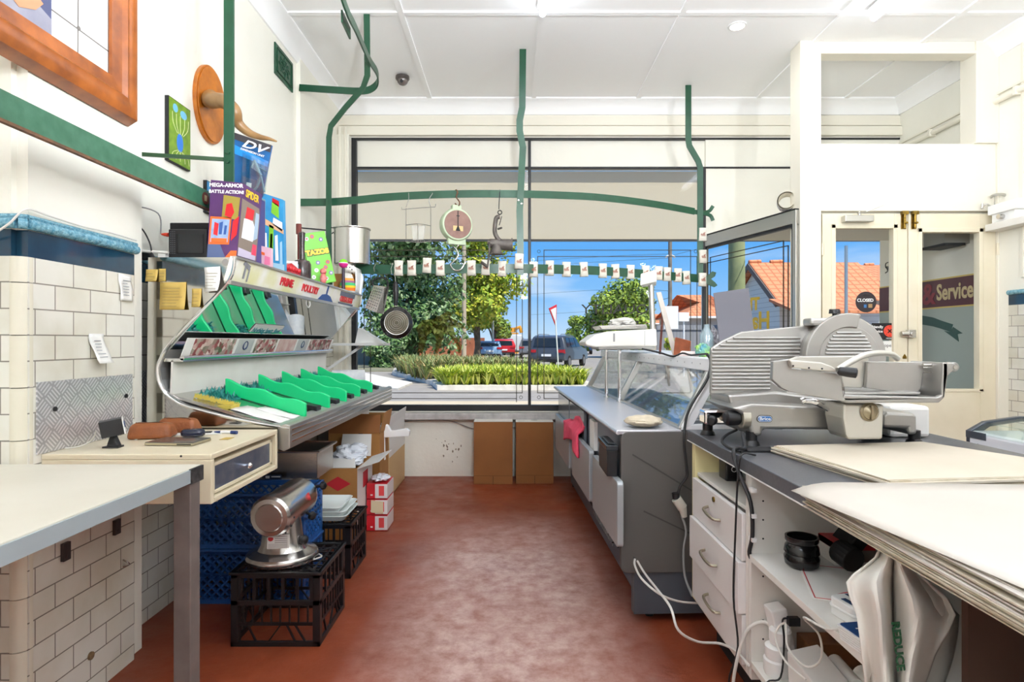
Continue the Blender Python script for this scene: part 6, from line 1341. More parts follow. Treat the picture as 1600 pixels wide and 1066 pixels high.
# crates
def crate(name, label, x0, x1, y0, y1, z0, h, mt_, style, yaw=0):
    t = thing(name, label, 'crate', ((x0+x1)/2, (y0+y1)/2, z0))
    tb = .012; zt = z0+h
    f = MB()
    for a, b_ in ((x0, y0), (x1-.03, y0), (x0, y1-.03), (x1-.03, y1-.03)):
        f.box(a, a+.03, b_, b_+.03, z0+.012, zt-.01)
    for z_, hh in ((z0, .022), (zt-.026, .026)) + (((z0+h*.55, .022),) if style == 'black' else ((z0+h*.5, .012),)):
        f.box(x0, x1, y0, y0+tb, z_, z_+hh); f.box(x0, x1, y1-tb, y1, z_, z_+hh); f.box(x0, x0+tb, y0, y1, z_, z_+hh); f.box(x1-tb, x1, y0, y1, z_, z_+hh)
    f.box(x0-.006, x1+.006, y0-.006, y0+.014, zt-.012, zt); f.box(x0-.006, x1+.006, y1-.014, y1+.006, zt-.012, zt); f.box(x0-.006, x0+.014, y0, y1, zt-.012, zt); f.box(x1-.014, x1+.006, y0, y1, zt-.012, zt)
    f.build('frame', mt_, t, bevel=.002)
    def side(p, q, nm):
        m = MB(); p, q = Vector(p), Vector(q); d = (q-p); L_ = d.length; d.normalize(); nrm = Vector((d.y, -d.x, 0))
        def rib(u0, z0_, u1, z1_, w=.006, th=.008):
            a, b_ = p+d*u0+Vector((0, 0, z0_)), p+d*u1+Vector((0, 0, z1_)); m.bar([a, b_], w, th, nrm.cross(b_-a))
        if style == 'black':
            n = int((L_-.08)/.035)
            zl, zm = z0+h*.30, z0+h*.55
            for k in range(n+1): u = .045+(L_-.09)*k/n; rib(u, zl, u, zm)
            rib(.02, zl, L_-.02, zl, .012)
            for u0, u1 in ((.10, .06), (.14, .20), (.26, .22), (L_-.05, L_-.10)): rib(u0, z0+.01, u1+(.0), zl)
            n2 = int((L_-.06)/.05)
            for k in range(n2+1): u = .03+(L_-.06)*k/n2; rib(u, zm, u, zt-.02, .012)
        else:
            s = .042; n = int(L_/s)
            for lv in (z0+.02, z0+h*.5):
                hh = h*.45
                for k in range(-3, n+1):
                    for sg in (0, 1):
                        u0, u1 = k*s, k*s+hh; za, zb = (lv, lv+hh) if sg == 0 else (lv+hh, lv)
                        if u0 < .02:
                            za += (zb-za)*(.02-u0)/(u1-u0); u0 = .02
                        if u1 > L_-.02:
                            zb = za+(zb-za)*(L_-.02-u0)/(u1-u0); u1 = L_-.02
                        if u1-u0 > .02: rib(u0, za, u1, zb, .008, .012)
        m.build(nm, mt_, t)
    side((x0+.006, y0+.006, 0), (x1-.006, y0+.006, 0), 'side_panel'); side((x1-.006, y0+.006, 0), (x1-.006, y1-.006, 0), 'side_panel')
    side((x0+.006, y1-.006, 0), (x0+.006, y0+.006, 0), 'side_panel'); side((x1-.006, y1-.006, 0), (x0+.006, y1-.006, 0), 'side_panel')
    m = MB(); zz = zt-.008 if style == 'black' else z0+.004
    nx = int((x1-x0)/.045); ny = int((y1-y0)/.045)
    for k in range(1, nx): x = x0+(x1-x0)*k/nx; m.box(x-.004, x+.004, y0, y1, zz-.006, zz)
    for k in range(1, ny): y = y0+(y1-y0)*k/ny; m.box(x0, x1, y-.004, y+.004, zz-.006, zz)
    for a, b_ in (((x0+.03, y0+.03), (x1-.03, y1-.03)), ((x1-.03, y0+.03), (x0+.03, y1-.03))): m.bar([(a[0], a[1], zz-.003), (b_[0], b_[1], zz-.003)], .014, .007, (0, 0, 1) if False else (1, -1, 0))
    m.build('base_grid', mt_, t)
    return t
kp = mat('black crate plastic', '#121214', .35)
crate('milk_crate', 'upturned black milk crate carrying the mixer motor', -1.150, -.785, 2.40, 2.76, 0, .305, kp, 'black')
crate('milk_crate', 'upturned black milk crate carrying the white trays', -1.185, -.848, 3.085, 3.42, 0, .290, kp, 'black')
crate('plastic_crate', 'lower blue lattice crate under the desk', -1.575, -.99, 2.79, 3.07, 0, .262, bluep, 'blue')
crate('plastic_crate', 'upper blue lattice crate of the stack under the desk', -1.575, -.99, 2.79, 3.07, .263, .262, bluep, 'blue')
# mixer motor
ZM = .3055; c_ = Vector((-1.00, 2.56, ZM))
t = thing('mixer_motor', 'polished aluminium attachment motor with a tilted drum head on the black crate', 'machine', c_)
am = mat('polished aluminium', '#d2d0cc', .2, .95, c2='#b9b6b2', nscale=8, namt=.2)
m = MB(); n = 40; prof_ = [(.148, .0), (.152, .006), (.152, .022), (.146, .030), (.13, .034), (.105, .045), (.092, .07), (.084, .12), (.075, .19)]
vs = [(c_.x+r*math.cos(2*PI*k/n), c_.y+r*(.92 if z < .04 else .86)*math.sin(2*PI*k/n), ZM+z) for r, z in prof_ for k in range(n)]
m.add(vs, [(i*n+k, i*n+(k+1) % n, (i+1)*n+(k+1) % n, (i+1)*n+k) for i in range(len(prof_)-1) for k in range(n)]+[tuple(range(n-1, -1, -1)), tuple((len(prof_)-1)*n+k for k in range(n))]); m.build('pedestal', am, t, smooth=True)
ya, yb = 2.44, 2.78; zc = ZM+.207; xc = c_.x-.012
m = MB(); m.lathe([(.01, 0), (.056, 0), (.060, .004), (.078, .006), (.088, .018), (.090, .04), (.090, .055), (.086, .058), (.086, .30), (.080, .33), (.06, .345), (.01, .345)], (xc, ya, zc), 44, ax=Vector((.05, 1, .04))); m.build('drum', am, t, smooth=25)
m = MB(); ax_ = Vector((.05, 1, .04)).normalized()
for k in range(7): a = -2.6+k*.42; m.ball((xc+.091*math.cos(a), ya+.042, zc+.091*math.sin(a)), .005, 6)
m.build('vent_holes', blackm, t)
m = MB(); m.cyl((xc+.084, 2.66, zc+.03), (xc+.096, 2.665, zc+.034), .018, n=18); m.build('badge', mat('red badge', '#c42c33', .4), t, smooth=True)
m = MB(); m.box(-.045, .05, -.03, .03, 0, .001, 0)
m2 = MB(); m2.T = frame((c_.x+.012, c_.y-.083, ZM+.098), (1, .15, 0), (0, .10, 1)); m2.box(-.042, .048, -.028, .028, 0, .0012, 0); m2.cyl((-.028, .014, .0012), (-.028, .014, .0022), .011, n=18, m=1)
for k in range(4): m2.box(-.012, .04, .02-k*.008, .0225-k*.008, .0012, .0017, 2)
for k in range(4): m2.box(-.038, .04, -.010-k*.005, -.0085-k*.005, .0012, .0017, 2)
m2.T = None; m2.build('rating_label', [mat('pale label', '#cfcac4', .5), redp, mat('label ink', '#6a6562', .6)], t)
for k, (p, q_) in enumerate((((xc+.08, 2.80, zc+.045), (xc+.13, 2.80, zc+.05)), ((xc+.075, 2.70, zc-.055), (xc+.11, 2.68, zc-.065)), ((c_.x+.075, 2.56, ZM+.085), (c_.x+.115, 2.53, ZM+.085)))):
    m = MB(); p, q_ = Vector(p), Vector(q_); d_ = q_-p; m.cyl(p-d_*.4, p+d_*.5, .007, n=10); m.lathe([(.012, 0), (.02, .006), (.018, .02), (.01, .026)], p+d_*.4, 14, ax=d_); m.build('knob', black, t, smooth=True)
m = MB(); m.tube([(-.855, 2.60, ZM+.002), (-.83, 2.56, ZM+.004), (-.87, 2.52, ZM+.004), (-.89, 2.57, ZM+.006), (-.86, 2.61, ZM+.006)], .003, 6, sub=4); one(m, 'coiled_lead', cable_w, 'small coil of clear lead beside the mixer motor base', 'cable', smooth=True)
# white trays on the far black crate
def tray(z, x, y, label, w=.30, d=.28):
    m = MB()
    def ring(s, zz): 
        pts = []; n = 8; r = .03
        for cx, cy, a0 in ((w/2-r, d/2-r, 0), (-w/2+r, d/2-r, PI/2), (-w/2+r, -d/2+r, PI), (w/2-r, -d/2+r, 1.5*PI)):
            for k in range(n+1): a = a0+PI/2*k/n; pts.append((x+(cx+r*math.cos(a))*s, y+(cy+r*math.sin(a))*s, zz))
        return pts
    rs = [ring(.86, z), ring(.95, z+.02), ring(1, z+.028), ring(.985, z+.030), ring(.93, z+.021), ring(.84, z+.004)]; N = len(rs[0])
    m.add([p for r in rs for p in r], [(i*N+k, i*N+(k+1) % N, (i+1)*N+(k+1) % N, (i+1)*N+k) for i in range(len(rs)-1) for k in range(N)]+[tuple(range(N-1, -1, -1)), tuple((len(rs)-1)*N+k for k in range(N))])
    return one(m, 'white_tray', mat('milky white plastic', '#e4eae6', .3), label, 'tray', group='white trays on the far crate', smooth=True)
tray(.2905, -1.03, 3.25, 'lowest white plastic tray of the pile on the far black crate'); tray(.3125, -1.035, 3.26, 'middle white plastic tray of the pile on the far black crate', .295); tray(.3345, -1.05, 3.25, 'topmost white plastic tray of the pile on the far black crate', .28, .27)
# grey document box, steel pan, label
m = MB().box(-1.57, -1.20, 3.13, 3.44, 0, .505); o = one(m, 'grey_box', mat('pale grey plastic box', '#aeb2b8', .4), 'tall pale grey box behind the blue crates with a small navy label', 'box', bevel=.006)
m = MB(); c0, c1 = P(414, 750, 3.13), P(440, 742, 3.13); m.box(c0.x, c1.x, 3.1285, 3.13, c0.z, c1.z, 0); m.box(c0.x+.004, c0.x+.025, 3.1275, 3.1285, c0.z+.008, c1.z-.006, 1); m.box(c0.x+.035, c1.x-.006, 3.1275, 3.1285, c0.z+.014, c1.z-.008, 1); m.build('navy_label', [mat('label navy', '#27344f', .5), whitep], o)
t = thing('steel_pan', 'deep rectangular stainless pan on top of the pale grey box', 'pan', (-1.2, 3.3, .507))
m = MB(); x0, x1, y0, y1, z0, z1 = -1.36, -1.035, 3.15, 3.46, .507, .655; th = .003
m.box(x0+.02, x1-.02, y0+.02, y1-.02, z0, z0+th)
for a in ((x0+.014, x1-.014, y0+.014, y0+.018), (x0+.014, x1-.014, y1-.018, y1-.014), (x0+.014, x0+.018, y0+.014, y1-.014), (x1-.018, x1-.014, y0+.014, y1-.014)): m.box(*a, z0, z1)
m.build('body', steel, t, bevel=.002); m = MB().tube([(x0, y0, z1), (x1, y0, z1), (x1, y1, z1), (x0, y1, z1)], .007, 8, closed=True); m.box(x0, x1, y0, y0+.016, z1-.002, z1+.002); m.box(x0, x1, y1-.016, y1, z1-.002, z1+.002); m.box(x0, x0+.016, y0, y1, z1-.002, z1+.002); m.box(x1-.016, x1, y0, y1, z1-.002, z1+.002); m.build('rim', steel, t, smooth=True)
m = MB().box(-1.03, -.985, 3.50, 3.60, .292, .292+.001) if False else None
m = MB(); m.prism([(-1.32, 0), (-1.215, 0), (-1.22, .50), (-1.31, .50)], 'y', 3.49, 3.58); o = one(m, 'paper_sack', mat('plain pale sack', '#c8c5bd', .7), 'pale sack with a reddish print standing behind the steel pan', 'sack', bevel=.01)
m = MB(); m.prism([(-1.275, .38), (-1.222, .38), (-1.224, .49), (-1.27, .49)], 'y', 3.488, 3.49); m.build('printed_patch', mat('mottled red print', '#a84a40', .5, c2='#d9c9a8', nscale=90), o)
# open carton with a red diamond
def open_carton(name, label, x0, x1, y0, y1, h, mt_, flaps, inner=None, th=.006):
    t = thing(name, label, 'carton', ((x0+x1)/2, (y0+y1)/2, 0))
    m = MB(); m.box(x0, x1, y0, y0+th, 0, h); m.box(x0, x1, y1-th, y1, 0, h); m.box(x0, x0+th, y0+th, y1-th, 0, h); m.box(x1-th, x1, y0+th, y1-th, 0, h); m.box(x0, x1, y0, y1, 0, .006); m.build('body', mt_, t)
    for f_, mt2 in flaps:
        a, b_, c, d = [Vector(p) for p in f_]; m = MB(); nrm = (b_-a).cross(d-a).normalized()*th*.7
        m.hexa([a, b_, c, d, a+nrm, b_+nrm, c+nrm, d+nrm]); m.build('flap', mt2, t)
    return t
t = open_carton('open_carton', 'open carton with a red diamond print, stuffed with clear plastic', -1.20, -.965, 3.66, 4.06, .455, carton, [
    (((-1.20, 3.66, .455), (-1.20, 4.06, .455), (-1.33, 4.04, .53), (-1.33, 3.68, .52)), carton_w), (((-.965, 3.66, .455), (-.965, 4.06, .455), (-.83, 4.06, .50), (-.83, 3.66, .50)), carton_w),
    (((-1.19, 4.06, .455), (-.975, 4.06, .455), (-.98, 4.10, .60), (-1.18, 4.10, .60)), carton_w), (((-1.19, 3.66, .455), (-.975, 3.66, .455), (-.99, 3.60, .36), (-1.18, 3.60, .36)) if False else ((-1.19, 3.665, .456), (-.975, 3.665, .456), (-1.0, 3.74, .50), (-1.17, 3.74, .50)), carton_w)])
m = MB(); m.prism([(-1.16, .36), (-1.085, .405), (-1.005, .36), (-1.085, .315)], 'y', 3.6575, 3.66); m.prism([(-1.10, .27), (-1.0, .26), (-1.0, .275), (-1.10, .285)], 'y', 3.6575, 3.66); m.prism([(3.80, .30), (3.93, .30), (3.93, .40), (3.80, .40)], 'x', -.965, -.9635); m.build('red_print', mat('red carton ink', '#b8202a', .6), t)
MB().box(-.9655, -.964, 3.665, 4.055, .03, .45).build('white_side', carton_w, t)
def crumple(name, label, c, r, mt_, cat, n=26, amp=.35, seed=1, **kw):
    rr = random.Random(seed); m = MB(); m.ball((0, 0, 0), 1, n)
    ws = [(Vector((rr.gauss(0, 1), rr.gauss(0, 1), rr.gauss(0, 1)))*rr.uniform(2, 6), rr.uniform(0, 6)) for _ in range(9)]
    vs = []
    for v in m.v:
        p = Vector(v); s = 1+amp*sum(abs(math.sin(p.dot(w_)+f_))-.6 for w_, f_ in ws)/3
        p = p*s; vs.append((c[0]+p.x*r[0], c[1]+p.y*r[1], max(c[2]-r[2]*.9, c[2]+p.z*r[2])))
    m.v = vs
    return one(m, name, mt_, label, cat, **kw)
crumple('plastic_wrap', 'crumpled clear plastic film bulging out of the open diamond carton', (-1.06, 3.87, .50), (.10, .13, .07), mat('crinkled white film', '#dfe3ea', .2), 'plastic wrap', seed=4)
# bigger cartons behind
carton_in = mat('carton inside', '#9a6a36', .8)
t = open_carton('open_carton', 'large brown carton with raised flaps under the far end of the display', -1.29, -.93, 4.13, 4.42, .60, carton, [
    (((-1.29, 4.13, .60), (-.93, 4.13, .60), (-.925, 4.15, .73), (-1.29, 4.15, .73)), carton_d), (((-.93, 4.13, .60), (-.93, 4.42, .60), (-.905, 4.42, .745), (-.90, 4.13, .745)), carton), (((-1.29, 4.415, .60), (-.93, 4.415, .60), (-.93, 4.43, .70), (-1.29, 4.43, .70)), carton)])
m = MB().box(-1.08, -1.05, 4.128, 4.13, .56, .60); m.build('black_mark', blackm, t)
t = open_carton('tall_carton', 'tall white faced carton standing against the dado below the window', -1.40, -.975, 4.66, 5.34, .58, mat('carton turning white', '#c9a87a', .8), [
    (((-.975, 4.66, .58), (-.975, 5.34, .58), (-.965, 5.34, .655), (-.965, 4.66, .655)), carton_w), (((-1.40, 4.66, .58), (-.975, 4.66, .58), (-.975, 4.68, .68), (-1.40, 4.68, .68)), carton)])
MB().box(-.9755, -.974, 4.665, 5.335, .32, .58).build('white_side', carton_w, t)
# white fan-like plastic pieces leaning on the cartons
m = MB(); m.prism([(PX(600, 4.3), PZ(683, 4.3)), (PX(640, 4.3), PZ(681, 4.3)), (PX(641, 4.3), PZ(673, 4.3)), (PX(636, 4.3), PZ(669, 4.3)), (PX(612, 4.3), PZ(673, 4.3)), (PX(607, 4.3), PZ(664, 4.3)), (PX(597, 4.3), PZ(660, 4.3)), (PX(596, 4.3), PZ(672, 4.3))], 'y', 4.27, 4.31)
m.cyl(P(597, 671, 4.27), P(597, 671, 4.33), .035, n=18); m.prism([(PX(594, 4.3), PZ(683, 4.3)), (PX(602, 4.3), PZ(683, 4.3)), (PX(603, 4.3), PZ(718, 4.3)), (PX(596, 4.3), PZ(718, 4.3))], 'y', 4.275, 4.30)
one(m, 'tape_gun', whitep, 'white plastic dispenser arm hooked on the carton edge', 'dispenser', bevel=.004)
# shrink wrapped red and white packs
t = thing('wrapped_pack', 'red and white shrink wrapped pack stack standing on the floor by the aisle', 'pack', (-.885, 3.95, 0))
rw = [mat('red carton', '#c3202b', .3), mat('white wrap', '#e4e0df', .25), mat('pack label', '#d9c9a6', .5), mat('pink red print', '#d94a4a', .35)]
for k in range(3):
    z0 = .003+k*.105; m = MB().box(-.955, -.82, 3.86, 4.06, z0, z0+.10, 0); m.box(-.90, -.8185, 3.858, 4.062, z0+.004, z0+.096, 1); m.box(-.875, -.84, 3.8565, 3.86, z0+.02, z0+.085, 3); m.box(-.93, -.915, 3.8575, 3.86, z0+.02, z0+.03, 1); m.build('pack', rw, t, bevel=.008)
m = MB(); m.prism([(-.925, .125), (-.845, .115), (-.845, .195), (-.925, .205)], 'y', 3.853, 3.8565); m.build('label', rw[2], t)
crumple('plastic_wrap', 'loose crumpled film on top of the red and white packs', (-.885, 3.95, .335), (.06, .08, .02), MATS['crinkled white film'], 'plastic wrap', seed=9)
# two cartons against the dado
def std_carton(label, px0, px1, pyb, h, Yf, Yb_, lean, cut):
    x0, x1 = PX(px0, Yf), PX(px1, Yf)
    t = thing('dado_carton', label, 'carton', ((x0+x1)/2, Yf, 0), group=None)
    m = MB(); m.hexa([Vector((x0, Yf, 0)), Vector((x1, Yf, 0)), Vector((x1, Yf+lean, h)), Vector((x0, Yf+lean, h)), Vector((x0, Yb_, 0)), Vector((x1, Yb_, 0)), Vector((x1, Yb_, h)), Vector((x0, Yb_, h))]); m.build('body', carton_d, t, bevel=.004)
    m = MB(); m.box(x0, x1, Yf+lean+.002, Yb_, h+.001, h+.004); o_ = m.build('top_flap', carton_w, t)
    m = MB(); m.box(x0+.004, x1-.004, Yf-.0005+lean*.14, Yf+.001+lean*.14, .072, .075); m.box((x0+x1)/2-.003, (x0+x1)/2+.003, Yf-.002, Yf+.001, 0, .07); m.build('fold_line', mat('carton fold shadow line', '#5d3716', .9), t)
    if cut: m = MB(); m.prism([((x0+x1)/2+.03*math.cos(a), (Yf+Yb_)/2+.012*math.sin(a)) for a in [i*PI/6 for i in range(12)]], 'z', h+.0035, h+.0045); m.build('hand_hole', blackm, t)
    return t
std_carton('plain brown carton standing below the window, the left of the pair', 740, 801, 757, .54, 5.12, 5.40, .03, 0)
std_carton('brown carton with a hand hole in its white top, right of the pair', 806, 865, 755, .535, 5.14, 5.40, .03, 1)
m = MB(); m.tube([(-1.4, 5.41, .44), (-1.1, 5.41, .50), (-.75, 5.41, .52), (-.55, 5.40, .51), (-.30, 5.40, .43), (.0, 5.41, .45), (.30, 5.41, .52), (.42, 5.41, .50)], .004, 6, sub=6); one(m, 'loose_wire', cable_g, 'thin grey wire drooping along the dado under the sill', 'wire', smooth=True)
# ---------------------------------------------------------------- serving counter fridge
yawf = math.atan2(.095, 2.52)
t = thing('deli_fridge', 'long blue-grey refrigerated serving counter with a slanted glass top', 'display fridge', (.48, 2.60, 0), (0, 0, yawf), local=True)
LF = 2.52
def rpoly(x0, x1, z0, z1, r, n=5):
    out = []
    for cx, cz, a0 in ((x1-r, z1-r, 0), (x0+r, z1-r, PI/2), (x0+r, z0+r, PI), (x1-r, z0+r, 1.5*PI)):
        out += [(cx+r*math.cos(a0+PI/2*k/n), cz+r*math.sin(a0+PI/2*k/n)) for k in range(n+1)]
    return out
m = MB().box(.02, .80, .02, LF, .30, .835); m.build('cabinet_body', fridge_g, t, bevel=.006)
m = MB().box(.12, .76, .05, LF-.05, .035, .31); pl = m.build('plinth', mat('plinth blue grey', '#59616d', .45, c2='#4f5762', nscale=5), t, bevel=.003)
m = MB(); 
for i in range(12):
    for sg in (-1, 1): m.bar([(.117, .72+i*.045, .16-.07*sg), (.117, .72+i*.045+.12, .16+.07*sg)], .006, .003, (1, 0, 0) if False else (0, 1, 1))
m.build('vent_grille', fridge_l, pl)
m = MB().box(.115, .12, 1.36, 1.46, .13, .22); m.build('dark_slot', blackm, pl)
for k, (x, y) in enumerate(((.15, .06), (.15, LF-.10), (.70, .06), (.70, LF-.10))): m = MB().cyl((x, y+.02, 0), (x, y+.02, .04), .02, n=14); m.build('foot', black, t, smooth=True)
# near end cover with rounded corners
m = MB().prism(rpoly(0, .62, .225, .850, .03), 'y', -.012, .022); ep = m.build('end_cover', fridge_w, t, bevel=.004)
m = MB().box(.06, .62, -.001, .05, .04, .225); m.build('end_kick', mat('dark kick panel', '#4b4f56', .5), t)
m = MB(); m.bar([(.05, -.014, .75), (.46, -.014, .50)], .006, .002, (0, 0, 1)); m.bar([(.10, -.014, .50), (.45, -.014, .33)], .006, .002, (0, 0, 1)); m.build('strap_shadow', mat('groove line', '#3f3d3b', .6), ep)  # diagonal strap shadows laid on the cover as thin dark bars
# worktop ledge
m = MB().box(-.012, .27, -.01, LF, .838, .856); m.tube([(-.012, -.01, .846), (-.012, LF, .846)], .011, 10); m.build('serving_ledge', mat('satin steel ledge', '#d6d6dc', .3, .45), t, smooth=True, bevel=.003)
# rear hatch flaps hanging down on the aisle side
flap = mat('satin grey flap', '#aab0b3', .35, .35)
for k, (a, b_) in enumerate(((-.09, .52), (.62, 1.30), (1.44, 2.28))):
    m = MB(); m.prism(rpoly(a, b_, .365, .648, .02), 'x', -.034, -.006); fl = m.build('hatch_flap', flap, t, bevel=.004)
    m = MB().box(-.008, .02, max(a, .02)+.01, max(a, .02)+.04, .40, .60); m.box(-.008, .02, b_-.04, b_-.01, .40, .60); m.build('bracket', blackm, fl)
for k, (a, b_) in enumerate(((.98, 1.62), (1.66, 2.32))):
    m = MB(); m.prism(rpoly(a, b_, .60, .82, .03), 'x', -.005, .012); m.build('sliding_panel', mat('smoky panel', '#858d96', .15, .5), t, bevel=.002)
m = MB().box(.0, .02, .66, .80, .64, .80); m.build('paper_label', paper, t)
# upper glass structure
gx0, gx1, gz0, gz1 = .275, .42, .856, 1.135
m = MB()
for y, w_ in ((.02, .03), (1.28, .028), (LF-.05, .03)): m.hexa([Vector((gx0-.012, y, gz0)), Vector((gx0+.03, y, gz0)), Vector((gx1+.03, y, gz1)), Vector((gx1-.012, y, gz1)), Vector((gx0-.012, y+w_, gz0)), Vector((gx0+.03, y+w_, gz0)), Vector((gx1+.03, y+w_, gz1)), Vector((gx1-.012, y+w_, gz1))])
for y in (.02, .55, 1.28, 1.9, LF-.05): m.bar([(.98, y, .86), (.93, y, gz1)], .018, .018, (1, 0, 0))
m.box(gx0-.012, gx0+.02, 0, LF, .854, .866); m.build('upright', alu, t, bevel=.002)
m = MB(); m.hexa([Vector((gx0+.006, .05, gz0)), Vector((gx0+.010, .05, gz0)), Vector((gx1+.010, .05, gz1)), Vector((gx1+.006, .05, gz1)), Vector((gx0+.006, LF-.05, gz0)), Vector((gx0+.010, LF-.05, gz0)), Vector((gx1+.010, LF-.05, gz1)), Vector((gx1+.006, LF-.05, gz1))]); m.build('rear_glass', cas_g, t)
m = MB().box(gx1-.02, .95, -.005, LF+.02, gz1, gz1+.035); m.box(gx1-.026, gx1-.015, -.005, LF+.02, gz1-.02, gz1+.037); m.build('top_shelf', mat('white enamel shelf', '#e8e8ea', .3), t, bevel=.004)
m = MB()
for k in range(22): m.cyl((gx1-.0265, .1+k*.11, gz1+.01), (gx1-.0255, .1+k*.11, gz1+.01), .004, n=8)
m.build('rivet', cable_g, t)
prof_ = [(.95, gz1+.01), (1.03, 1.06), (1.08, .97), (1.09, .86), (1.06, .70)]
m = MB().sheet(lambda u, v: (lambda i, f: ((prof_[i][0]*(1-f)+prof_[min(i+1, 4)][0]*f), .02+v*(LF-.05), prof_[i][1]*(1-f)+prof_[min(i+1, 4)][1]*f))(min(3, int(u*4)), u*4-min(3, int(u*4))), 12, 2); m.build('front_glass', cas_g, t, smooth=True, solid=.005)
# near cheek: glass with a curved white frame
ch = [(.27, .856), (.43, 1.15), (.95, 1.15), (1.03, 1.06), (1.08, .97), (1.09, .86)]; chi = [(.325, .88), (.455, 1.12), (.93, 1.12), (1.0, 1.05), (1.045, .96), (1.05, .88)]
m = MB(); n = len(ch)
for i in range(n):
    j = (i+1) % n; m.prism([ch[i], ch[j], chi[j], chi[i]], 'y', -.008, .02)
m.build('end_cheek', MATS['white enamel shelf'], t, bevel=.002)
m = MB().prism(chi, 'y', .004, .008); m.build('end_glass', cas_g, t); m = MB().prism(chi, 'y', LF-.02, LF-.016); m.build('end_glass', cas_g, t)
m = MB().box(.28, 1.05, .03, LF-.03, .70, .79); m.box(.80, 1.08, .02, LF, .12, .72); m.build('display_deck', mat('white deck', '#e3e6e6', .3), t)
# cables and socket down the near end
m = MB(); Yc_ = 2.575
m.tube([P(1104, 553, Yc_), P(1110, 563, Yc_), P(1108, 585, Yc_), P(1098, 605, Yc_), P(1082, 630, Yc_), P(1072, 655, Yc_), P(1069, 690, 2.56), P(1073, 730, 2.56), P(1073, 745, 2.56), P(1062, 762, 2.56), P(1058, 785, 2.56)], .006, 8, sub=4)
one(m, 'power_cable', cable_k, 'black cable running down the near end of the serving fridge', 'cable', smooth=True)
m = MB(); m.tube([P(1003, 545, 3.25), P(1030, 551, 3.2), P(1052, 557, 3.1), P(1066, 552, 3.0), P(1080, 555, 2.9), P(1104, 553, 2.65)], .005, 8, sub=4); one(m, 'power_cable', cable_k, 'thin dark cable lying along the fridge top shelf edge', 'cable', smooth=True)
m = MB(); q = P(1062, 790, 2.56); m.cyl(q+Vector((-.015, 0, .03)), q+Vector((.012, 0, -.01)), .022, n=14, m=1); m.cyl(q+Vector((.012, 0, -.01)), q+Vector((.02, 0, -.05)), .018, .012, n=12, m=1); m.cyl(q+Vector((-.018, 0, .055)), q+Vector((-.015, 0, .03)), .016, n=12, m=0)
one(m, 'plug_socket', [black, mat('cream plug', '#cfcbc0', .4)], 'cream extension plug hanging from the black cable beside the drawers', 'plug', smooth=True)
m = MB(); m.tube([P(1065, 806, 2.56), P(1072, 830, 2.55), P(1068, 860, 2.55), P(1070, 900, 2.55), P(1082, 932, 2.50)], .005, 8, sub=4); one(m, 'power_cable', cable_g, 'grey cable dropping from the cream plug to the floor', 'cable', smooth=True)
m = MB()
m.tube([P(992, 874, 2.56), P(992, 884, 2.52), P(1003, 905, 2.40), P(1030, 928, 2.3), P(1060, 940, 2.35), P(1094, 943, 2.45)], .0045, 8, sub=5); one(m, 'floor_cable', cable_w, 'white cable arching from the fridge plinth to the drawer unit', 'cable', smooth=True)
m = MB(); m.tube([P(996, 877, 2.56), P(1008, 897, 2.45), P(1030, 925, 2.25), P(1048, 950, 2.05), P(1060, 985, 2.0), P(1090, 1003, 2.05), P(1125, 1006, 2.1), P(1150, 1018, 1.95), P(1170, 1040, 1.85)], .0045, 8, sub=5); one(m, 'floor_cable', cable_w, 'longer white cable trailing over the floor to the open bay', 'cable', smooth=True)
m = MB(); m.tube([P(957, 848, 2.9), P(966, 848, 2.85), P(975, 853, 2.75), P(985, 866, 2.65), P(992, 873, 2.58)], .004, 8, sub=4); m.tube([P(962, 842, 2.88), P(966, 856, 2.86)], .004, 6); one(m, 'black_lead', cable_k, 'short black knotted lead hanging at the fridge base', 'cable', smooth=True)
# on the ledge: scale on two poles, cloth, towel, caddy
c_ = Vector((.665, 3.95, .857))
t = thing('shop_scale', 'cream electronic shop scale raised on two chrome poles above the fridge ledge', 'scale', c_)
m = MB()
for px, pyb, Y in ((947.5, 622, 4.10), (968, 631, 3.80)): m.cyl((PX(px, Y), Y, .857), (PX(px, Y), Y, 1.19), .012, n=14); m.cyl((PX(px, Y), Y, .857), (PX(px, Y), Y, .862), .022, n=16)
m.build('pole', chrome, t, smooth=True)
sc_m = mat('cream scale plastic', '#e6e3da', .35); Ys_ = 3.78
m = MB().pix([(914, 535), (930, 523), (950, 518), (1026, 514), (1027, 541), (930, 543), (916, 540)], Ys_, Ys_+.38, 0); m.pix([(930, 539), (1024, 536), (1025, 546), (936, 547)], Ys_+.01, Ys_+.36, 1); m.build('body', [sc_m, mat('grey scale base', '#9d9b94', .4)], t, bevel=.01)
m = MB().pix([(958, 521), (961, 521), (961, 534), (958, 534)], Ys_-.002, Ys_, 0); m.pix([(1007, 517), (1007.6, 517), (1007.6, 540), (1007, 540)], Ys_-.001, Ys_, 0); m.build('slot', cable_g, t)
m = MB().pix([(935, 509), (1010, 507), (1012, 514), (940, 515)], Ys_+.04, Ys_+.34, 0); m.build('platform', steel, t, bevel=.004)
m = MB().cyl(P(1020, 515, Ys_+.3), P(1017, 443, Ys_+.3), .019, n=14); m.build('display_pole', alu, t, smooth=True)
m = MB().hexa([P(1000, 446, Ys_+.22), P(1026, 440, Ys_+.22), P(1026, 421, Ys_+.24), P(1001, 428, Ys_+.24), P(1003, 449, Ys_+.33), P(1025, 447, Ys_+.36), P(1026, 424, Ys_+.36), P(1001, 430, Ys_+.33)]); m.build('customer_display', mat('pale display shell', '#d9d9cf', .4), t, bevel=.006)
crumple('plastic_bag', 'crumpled clear bag lying on the shop scale platform', P(972, 507, Ys_+.18)+Vector((0, 0, .012)), (.085, .08, .032), mat('thin white bag', '#e2dfd8', .35), 'bag', seed=12)
